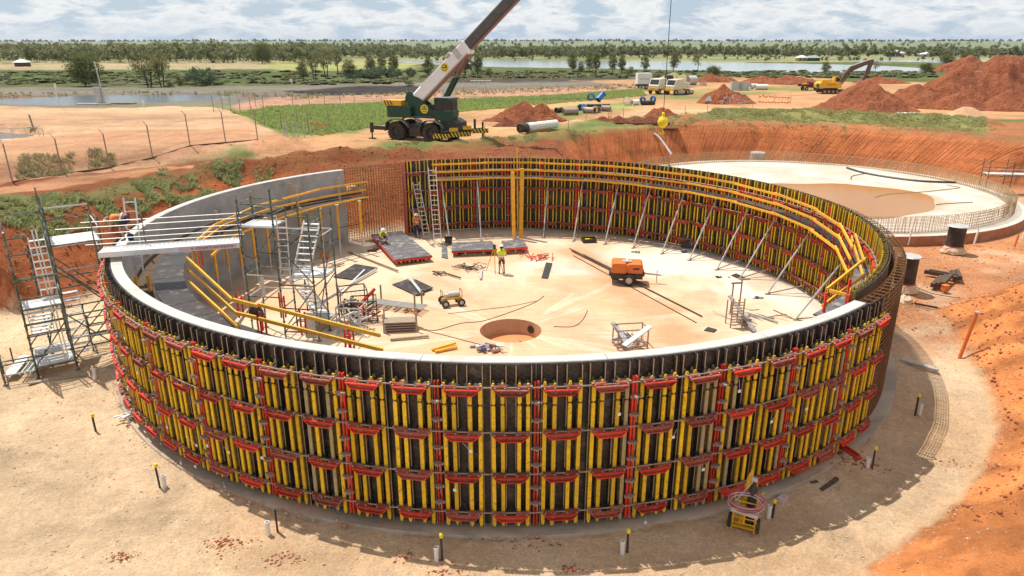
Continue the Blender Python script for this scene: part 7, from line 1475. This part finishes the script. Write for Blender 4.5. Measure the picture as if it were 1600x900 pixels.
# red soil dropped on the gravel and small site rubbish
def pts_spots(n):
    out = []
    for px, py, r in ((190, 870, .25), (340, 848, .2), (355, 852, .35), (446, 872, .35), (632, 872, .2), (835, 845, .5), (892, 888, .15), (1320, 726, .6), (1350, 730, .3), (700, 893, .4), (1180, 735, .4), (1500, 720, .5)):
        x, y = at(px, py, -.2); k = n//12; out.append(np.stack([x+rng.normal(0, r, k), y+rng.normal(0, r*.5, k)], 1))
    P = np.concatenate(out); return np.concatenate([P, hfun(P[:, 0], P[:, 1])[0][:, None]], 1)
stones('spilled_soil', 900, pts_spots, .02, .07, 'clod', 'crumbs of red soil dropped on the gravel')
def pts_kerb(n):
    a = rng.uniform(R(-178), R(-45), n); r = rng.uniform(17.55, 18.3, n); x = TC[0]+r*np.cos(a); y = TC[1]+r*np.sin(a); z = np.where(r < 17.75, .0, -.2); return np.stack([x, y, z], 1)
stones('kerb_rubble', 1500, pts_kerb, .015, .07, 'stone', 'rubble along the edge of the slab')
# ================================================================== TREES
def leaf_cloud(n_clump, n_leaf, rx, ry, rz_, cz, ls, shape='round', seed=0, hollow=.35):
    """leaf faces gathered in clumps through the crown volume; returns vertex and face arrays"""
    r_ = np.random.default_rng(seed); u = r_.normal(size=(n_clump, 3)); u /= np.linalg.norm(u, axis=1)[:, None]; rad = (hollow+(1-hollow)*r_.random(n_clump)**.6); c = u*rad[:, None]
    if shape == 'cone': c[:, :2] *= (1-.55*(c[:, 2:3]+1)/2)*1.15
    if shape == 'leany': c[:, 0] += .25*c[:, 2]
    c = c*np.array([rx, ry, rz_])+np.array([0, 0, cz]); cs = (.20+.22*r_.random(n_clump))*min(rx, rz_)
    L0 = np.repeat(c, n_leaf, 0); m_ = len(L0); off = r_.normal(size=(m_, 3))*np.repeat(cs, n_leaf)[:, None]*np.array([.62, .62, .45]); L0 = L0+off
    a = r_.normal(size=(m_, 3)); a /= np.linalg.norm(a, axis=1)[:, None]; b_ = np.cross(a, r_.normal(size=(m_, 3))); b_ /= np.linalg.norm(b_, axis=1)[:, None]
    s_ = ls*(.6+.8*r_.random(m_))[:, None]; V = np.stack([L0-a*s_, L0+b_*s_*.55, L0+a*s_, L0-b_*s_*.55], 1).reshape(-1, 3); Fc = np.arange(m_*4).reshape(-1, 4); return V, Fc
def tree_proto(h, w_, shape, mk, seed, bark='bark_dark', trunk=.28, nc=46, nl=34, ls=.20, multi=1, lean=0.):
    r_ = np.random.default_rng(seed+900); cz = h*(trunk+(1-trunk)/2); V, Fc = leaf_cloud(nc, nl, w_/2, w_/2*.9, h*(1-trunk)/2, cz, ls, shape, seed)
    V[:, 0] += lean*V[:, 2]*.15
    crown = tri_mesh('crown', V, Fc, mk); e = MB()
    for m_ in range(multi):
        bx = (m_-(multi-1)/2)*w_*.28; top = Vector((bx*.6+lean*h*.1, 0, h*.72)); e.tube((bx*.5, 0, 0), (bx+lean*.05*h, 0, h*trunk*1.1), .022*h, 7, .016*h, cap=False); e.tube((bx+lean*.05*h, 0, h*trunk*1.1), top, .016*h, 6, .006*h, cap=False)
        for k in range(6):
            a = r_.random()*6.28; z0 = h*(trunk*.9+.07*k); e.tube((bx, 0, z0), (bx+math.cos(a)*w_*.34, math.sin(a)*w_*.34, z0+h*.2), .010*h, 5, .003*h, cap=False)
    trunk_m = e.mesh('trunk', bark); return crown, trunk_m
PROTO = {}
def tree(kind, px, py, h, label, category='tree', w_=None, z=4.0, group=None, rz=None, name='gum_tree'):
    cfg = dict(gum=dict(h=8, w_=4.4, shape='round', mk='leaf_gum', trunk=.22, nc=60), gum2=dict(h=8, w_=3.4, shape='cone', mk='leaf_gum', trunk=.18, nc=52), dense=dict(h=7, w_=7, shape='round', mk='leaf_dark', trunk=.10, nc=110, nl=40), open=dict(h=8, w_=4.6, shape='leany', mk='leaf_gum', trunk=.34, nc=34, multi=2), bush=dict(h=3, w_=6, shape='round', mk='leaf_blue', trunk=.02, nc=70, ls=.16), scrub=dict(h=2.4, w_=3.5, shape='round', mk='leaf_gum', trunk=.02, nc=34, ls=.14), sparse=dict(h=8, w_=5, shape='round', mk='leaf_gum', trunk=.35, nc=18, multi=1))[kind]
    sd_ = int(px) % 3; key = (kind, sd_)
    if key not in PROTO: c_ = dict(cfg); PROTO[key] = (cfg['h'], cfg['w_'], tree_proto(seed=sd_*7+len(kind), **c_))
    bh, bw, (cm_, tm) = PROTO[key]; x, y, zz = on(px, py, z); t_ = thing(name, (x, y, zz-.05), label, category, group, rng.uniform(0, 6.28) if rz is None else rz)
    f_ = h/bh; fw = (w_ or h*bw/bh)/bw; c_ = link('crown', cm_, t_); c_.scale = (fw, fw, f_); k_ = link('trunk', tm, t_); k_.scale = (fw, fw, f_); return t_
mtr = lambda py: F/((12.6-4.0)*F/(py-72))/1.0            # pixels per metre on the upper ground
def tp(kind, px, py, hp, wp, label, **k): s_ = (py-72)/8.6; return tree(kind, px, py, hp/s_, label, w_=wp/s_, **k)
tp('dense', 134, 135, 52, 54, 'dense dark round tree leaning left in the left meadow', name='shade_tree'); tp('open', 234, 136, 54, 40, 'slim pale gum with two trunks, left of the pair', ); tp('open', 254, 136, 52, 30, 'slim pale gum right of the pair beside the dark shrub'); tp('bush', 318, 134, 28, 56, 'wide blue green shrub in the left meadow', name='shrub', category='shrub'); tp('scrub', 283, 134, 18, 16, 'small dull shrub beside the blue green one', name='shrub', category='shrub'); tp('scrub', 264, 136, 8, 20, 'low brown shrub at the foot of the paired gums', name='shrub', category='shrub')
tp('dense', 410, 100, 34, 32, 'tall bushy gum standing alone on the left field edge'); tp('gum', 475, 128, 38, 22, 'bushy gum at the left end of the row behind the ash pond'); tp('open', 492, 126, 46, 18, 'thin tall gum second in the row'); tp('open', 510, 122, 46, 24, 'forked gum third in the row'); tp('open', 528, 116, 42, 18, 'straight gum fourth in the row with pale trunk'); tp('gum', 546, 124, 32, 22, 'short gum fifth in the row'); tp('bush', 585, 123, 20, 60, 'long blue green thicket under the row', name='shrub', category='shrub'); tp('bush', 555, 124, 16, 50, 'blue green thicket at the left under the row', name='shrub', category='shrub'); tp('gum', 580, 116, 34, 20, 'gum with thin crown over the thicket, left'); tp('gum', 597, 114, 32, 16, 'gum with thin crown over the thicket, middle'); tp('gum2', 616, 118, 34, 20, 'pointed gum over the thicket, right'); tp('bush', 642, 121, 15, 18, 'single blue green shrub right of the thicket', name='shrub', category='shrub'); tp('bush', 612, 123, 18, 36, 'rounded end of the blue green thicket', name='shrub', category='shrub'); tp('scrub', 452, 128, 14, 26, 'low dull shrub left of the gum row', name='shrub', category='shrub')
tp('gum2', 669, 120, 32, 20, 'pointed gum left of the crane boom'); tp('gum', 697, 118, 34, 16, 'narrow gum half hidden by the white boom'); tp('gum2', 727, 120, 36, 26, 'wide pointed gum just right of the boom'); tp('gum2', 746, 120, 38, 20, 'tall pointed gum right of the wide one'); tp('gum', 712, 121, 26, 22, 'short gum directly behind the boom'); tp('scrub', 765, 119, 13, 20, 'pale round shrub right of the pointed gums', name='shrub', category='shrub')
for px, py, hp, wp, kd, lab in ((895, 116, 39, 20, 'gum', 'gum before the lake, first of the row from the left'), (907, 117, 24, 12, 'gum', 'short gum close behind the first of the lake row'), (921, 116, 36, 15, 'gum', 'gum before the lake, left of a close pair'), (931, 118, 38, 16, 'gum2', 'gum before the lake, right of a close pair'), (957, 117, 34, 15, 'gum', 'slender gum in the middle of the lake row'), (971, 118, 34, 14, 'gum2', 'slender dark gum beside a round shrub'), (1007, 116, 29, 14, 'gum', 'gum standing alone before the hoist rope'), (1052, 115, 34, 17, 'gum', 'dense gum right of the hoist rope'), (1090, 113, 32, 20, 'sparse', 'sparse open gum with a pale trunk before the lake')): tp(kd, px, py, hp, wp, lab)
tp('scrub', 984, 116, 12, 20, 'round olive shrub in the lake row', name='shrub', category='shrub'); tp('scrub', 1029, 117, 9, 9, 'small dark shrub by the hoist rope', name='shrub', category='shrub'); tp('dense', 1115, 120, 17, 24, 'low dark spreading tree right of the lake row', name='shade_tree'); tp('gum', 1289, 118, 22, 16, 'grey green small tree before the lake near the excavator'); tp('sparse', 1367, 115, 22, 14, 'leafy small tree behind the excavator arm'); tp('scrub', 1352, 97, 6, 8, 'tiny tree on the far shore behind the excavator arm', name='shrub', category='shrub')
tp('dense', 1480, 103, 18, 24, 'dark tree behind the red bank, left of the pair'); tp('dense', 1510, 103, 22, 24, 'dark tree behind the red bank, right of the pair'); tp('dense', 1447, 114, 16, 22, 'dark bush at the left end of the red bank', name='shrub', category='shrub'); tp('scrub', 822, 119, 8, 14, 'small green bush by the orange patch right of the boom', name='shrub', category='shrub')
# belts of woodland: hundreds of crowns that read as one mass
def belt(name, n, row_a, row_b, xr, hgt, mk, label, leaves=90, ls=.75, seed=0, trunks=True, gap=None, curve=None, flat=1.):
    r_ = np.random.default_rng(seed); Vs = []; Fs = []; o = 0; tb = MB()
    protos = [leaf_cloud(12, leaves//12, .42, .42, .40, .56, ls/hgt, 'round', seed+i, .2) for i in range(6)]
    for k in range(n):
        px = r_.uniform(*xr); t__ = r_.random(); row = row_a+(row_b-row_a)*t__
        if curve: row += curve(px)
        if gap and gap(px, r_): continue
        x, y = at(px, row, 4.0); z = float(hfun(np.array([x]), np.array([y]))[0][0]) if y > 850 else 4.0; h = hgt*(.65+.6*r_.random()); V, Fc = protos[r_.integers(6)]; a = r_.random()*6.28; s_ = h*(.75+.5*r_.random())*flat
        W_ = np.stack([(V[:, 0]*math.cos(a)-V[:, 1]*math.sin(a))*s_+x, (V[:, 0]*math.sin(a)+V[:, 1]*math.cos(a))*s_+y, V[:, 2]*h+z], 1); Vs.append(W_); Fs.append(Fc+o); o += len(V)
        if trunks and r_.random() < .6: tb.tube((x, y, z), (x, y, z+h*.5), .02*h, 3, cap=False)
    link(name, tri_mesh(name, np.concatenate(Vs), np.concatenate(Fs), mk), None, kind='stuff', label=label)
    if tb.v: tb.build(name+'_trunks', 'bark', None, kind='stuff', label='pale trunks inside the '+label)
belt('meadow_scrub_left', 420, 133, 112, (-150, 640), .5, 'leaf_far', 'low growth in the left meadow', 60, .22, 11, trunks=False, flat=5.)
belt('meadow_scrub_middle', 420, 122, 112, (640, 1460), .5, 'leaf_far', 'low growth along the near lake shore', 60, .22, 12, trunks=False, flat=5.)
belt('far_shore_bushes', 120, 96, 89, (640, 1700), 2.2, 'leaf_far', 'bushes on the far lake shore', 40, .6, 13, trunks=False)
belt('woodland_left', 900, 99, 86, (-260, 520), 9.0, 'leaf_far', 'belt of gum trees along the left horizon', 110, .9, 1)
belt('woodland_left_back', 420, 86, 79, (-200, 640), 10, 'leaf_far', 'deeper woodland behind the left belt', 96, 1.6, 2, trunks=False)
belt('woodland_middle', 560, 92, 84, (380, 960), 7.5, 'leaf_far', 'belt of gum trees beyond the lake in the middle', 100, 1.0, 3)
belt('woodland_right', 900, 89.5, 84, (700, 1900), 7.2, 'leaf_far', 'belt of grey green trees beyond the lake on the right', 90, 1.3, 4)
belt('plain_trees', 300, 81, 75.5, (500, 1900), 9, 'leaf_far', 'scattered trees on the far plain', 60, 1.8, 5, trunks=False)
belt('ridge_woodland', 1300, 74.9, 74.4, (-300, 1900), 11, 'leaf_ridge', 'dark wooded ridge on the horizon', 48, 2.6, 60, trunks=False)
# bake the skinned figures into plain meshes
bpy.context.view_layer.update(); dg = bpy.context.evaluated_depsgraph_get()
for o in SK:
    me = bpy.data.meshes.new_from_object(o.evaluated_get(dg)); nm = o.data.materials[0]; o.modifiers.clear(); o.data = me
    if not me.materials: me.materials.append(nm)
    me.polygons.foreach_set('use_smooth', [True]*len(me.polygons))
# ================================================================== AIR
m = bpy.data.materials.new('haze_air'); m.use_nodes = True; t = m.node_tree; t.nodes.clear()
pv = N(t, 'ShaderNodeVolumePrincipled', inp={'Density': 0.00005, 'Anisotropy': 0.2}); pv.inputs['Color'].default_value = (.86, .92, 1., 1); ou = N(t, 'ShaderNodeOutputMaterial'); t.links.new(pv.outputs[0], ou.inputs['Volume'])
MATS['haze_air'] = m; e = MB(); e.box((0, 13000, 26), (64000, 31000, 60)); e.build('haze', 'haze_air', None, kind='stuff', label='thin summer haze over the plain')
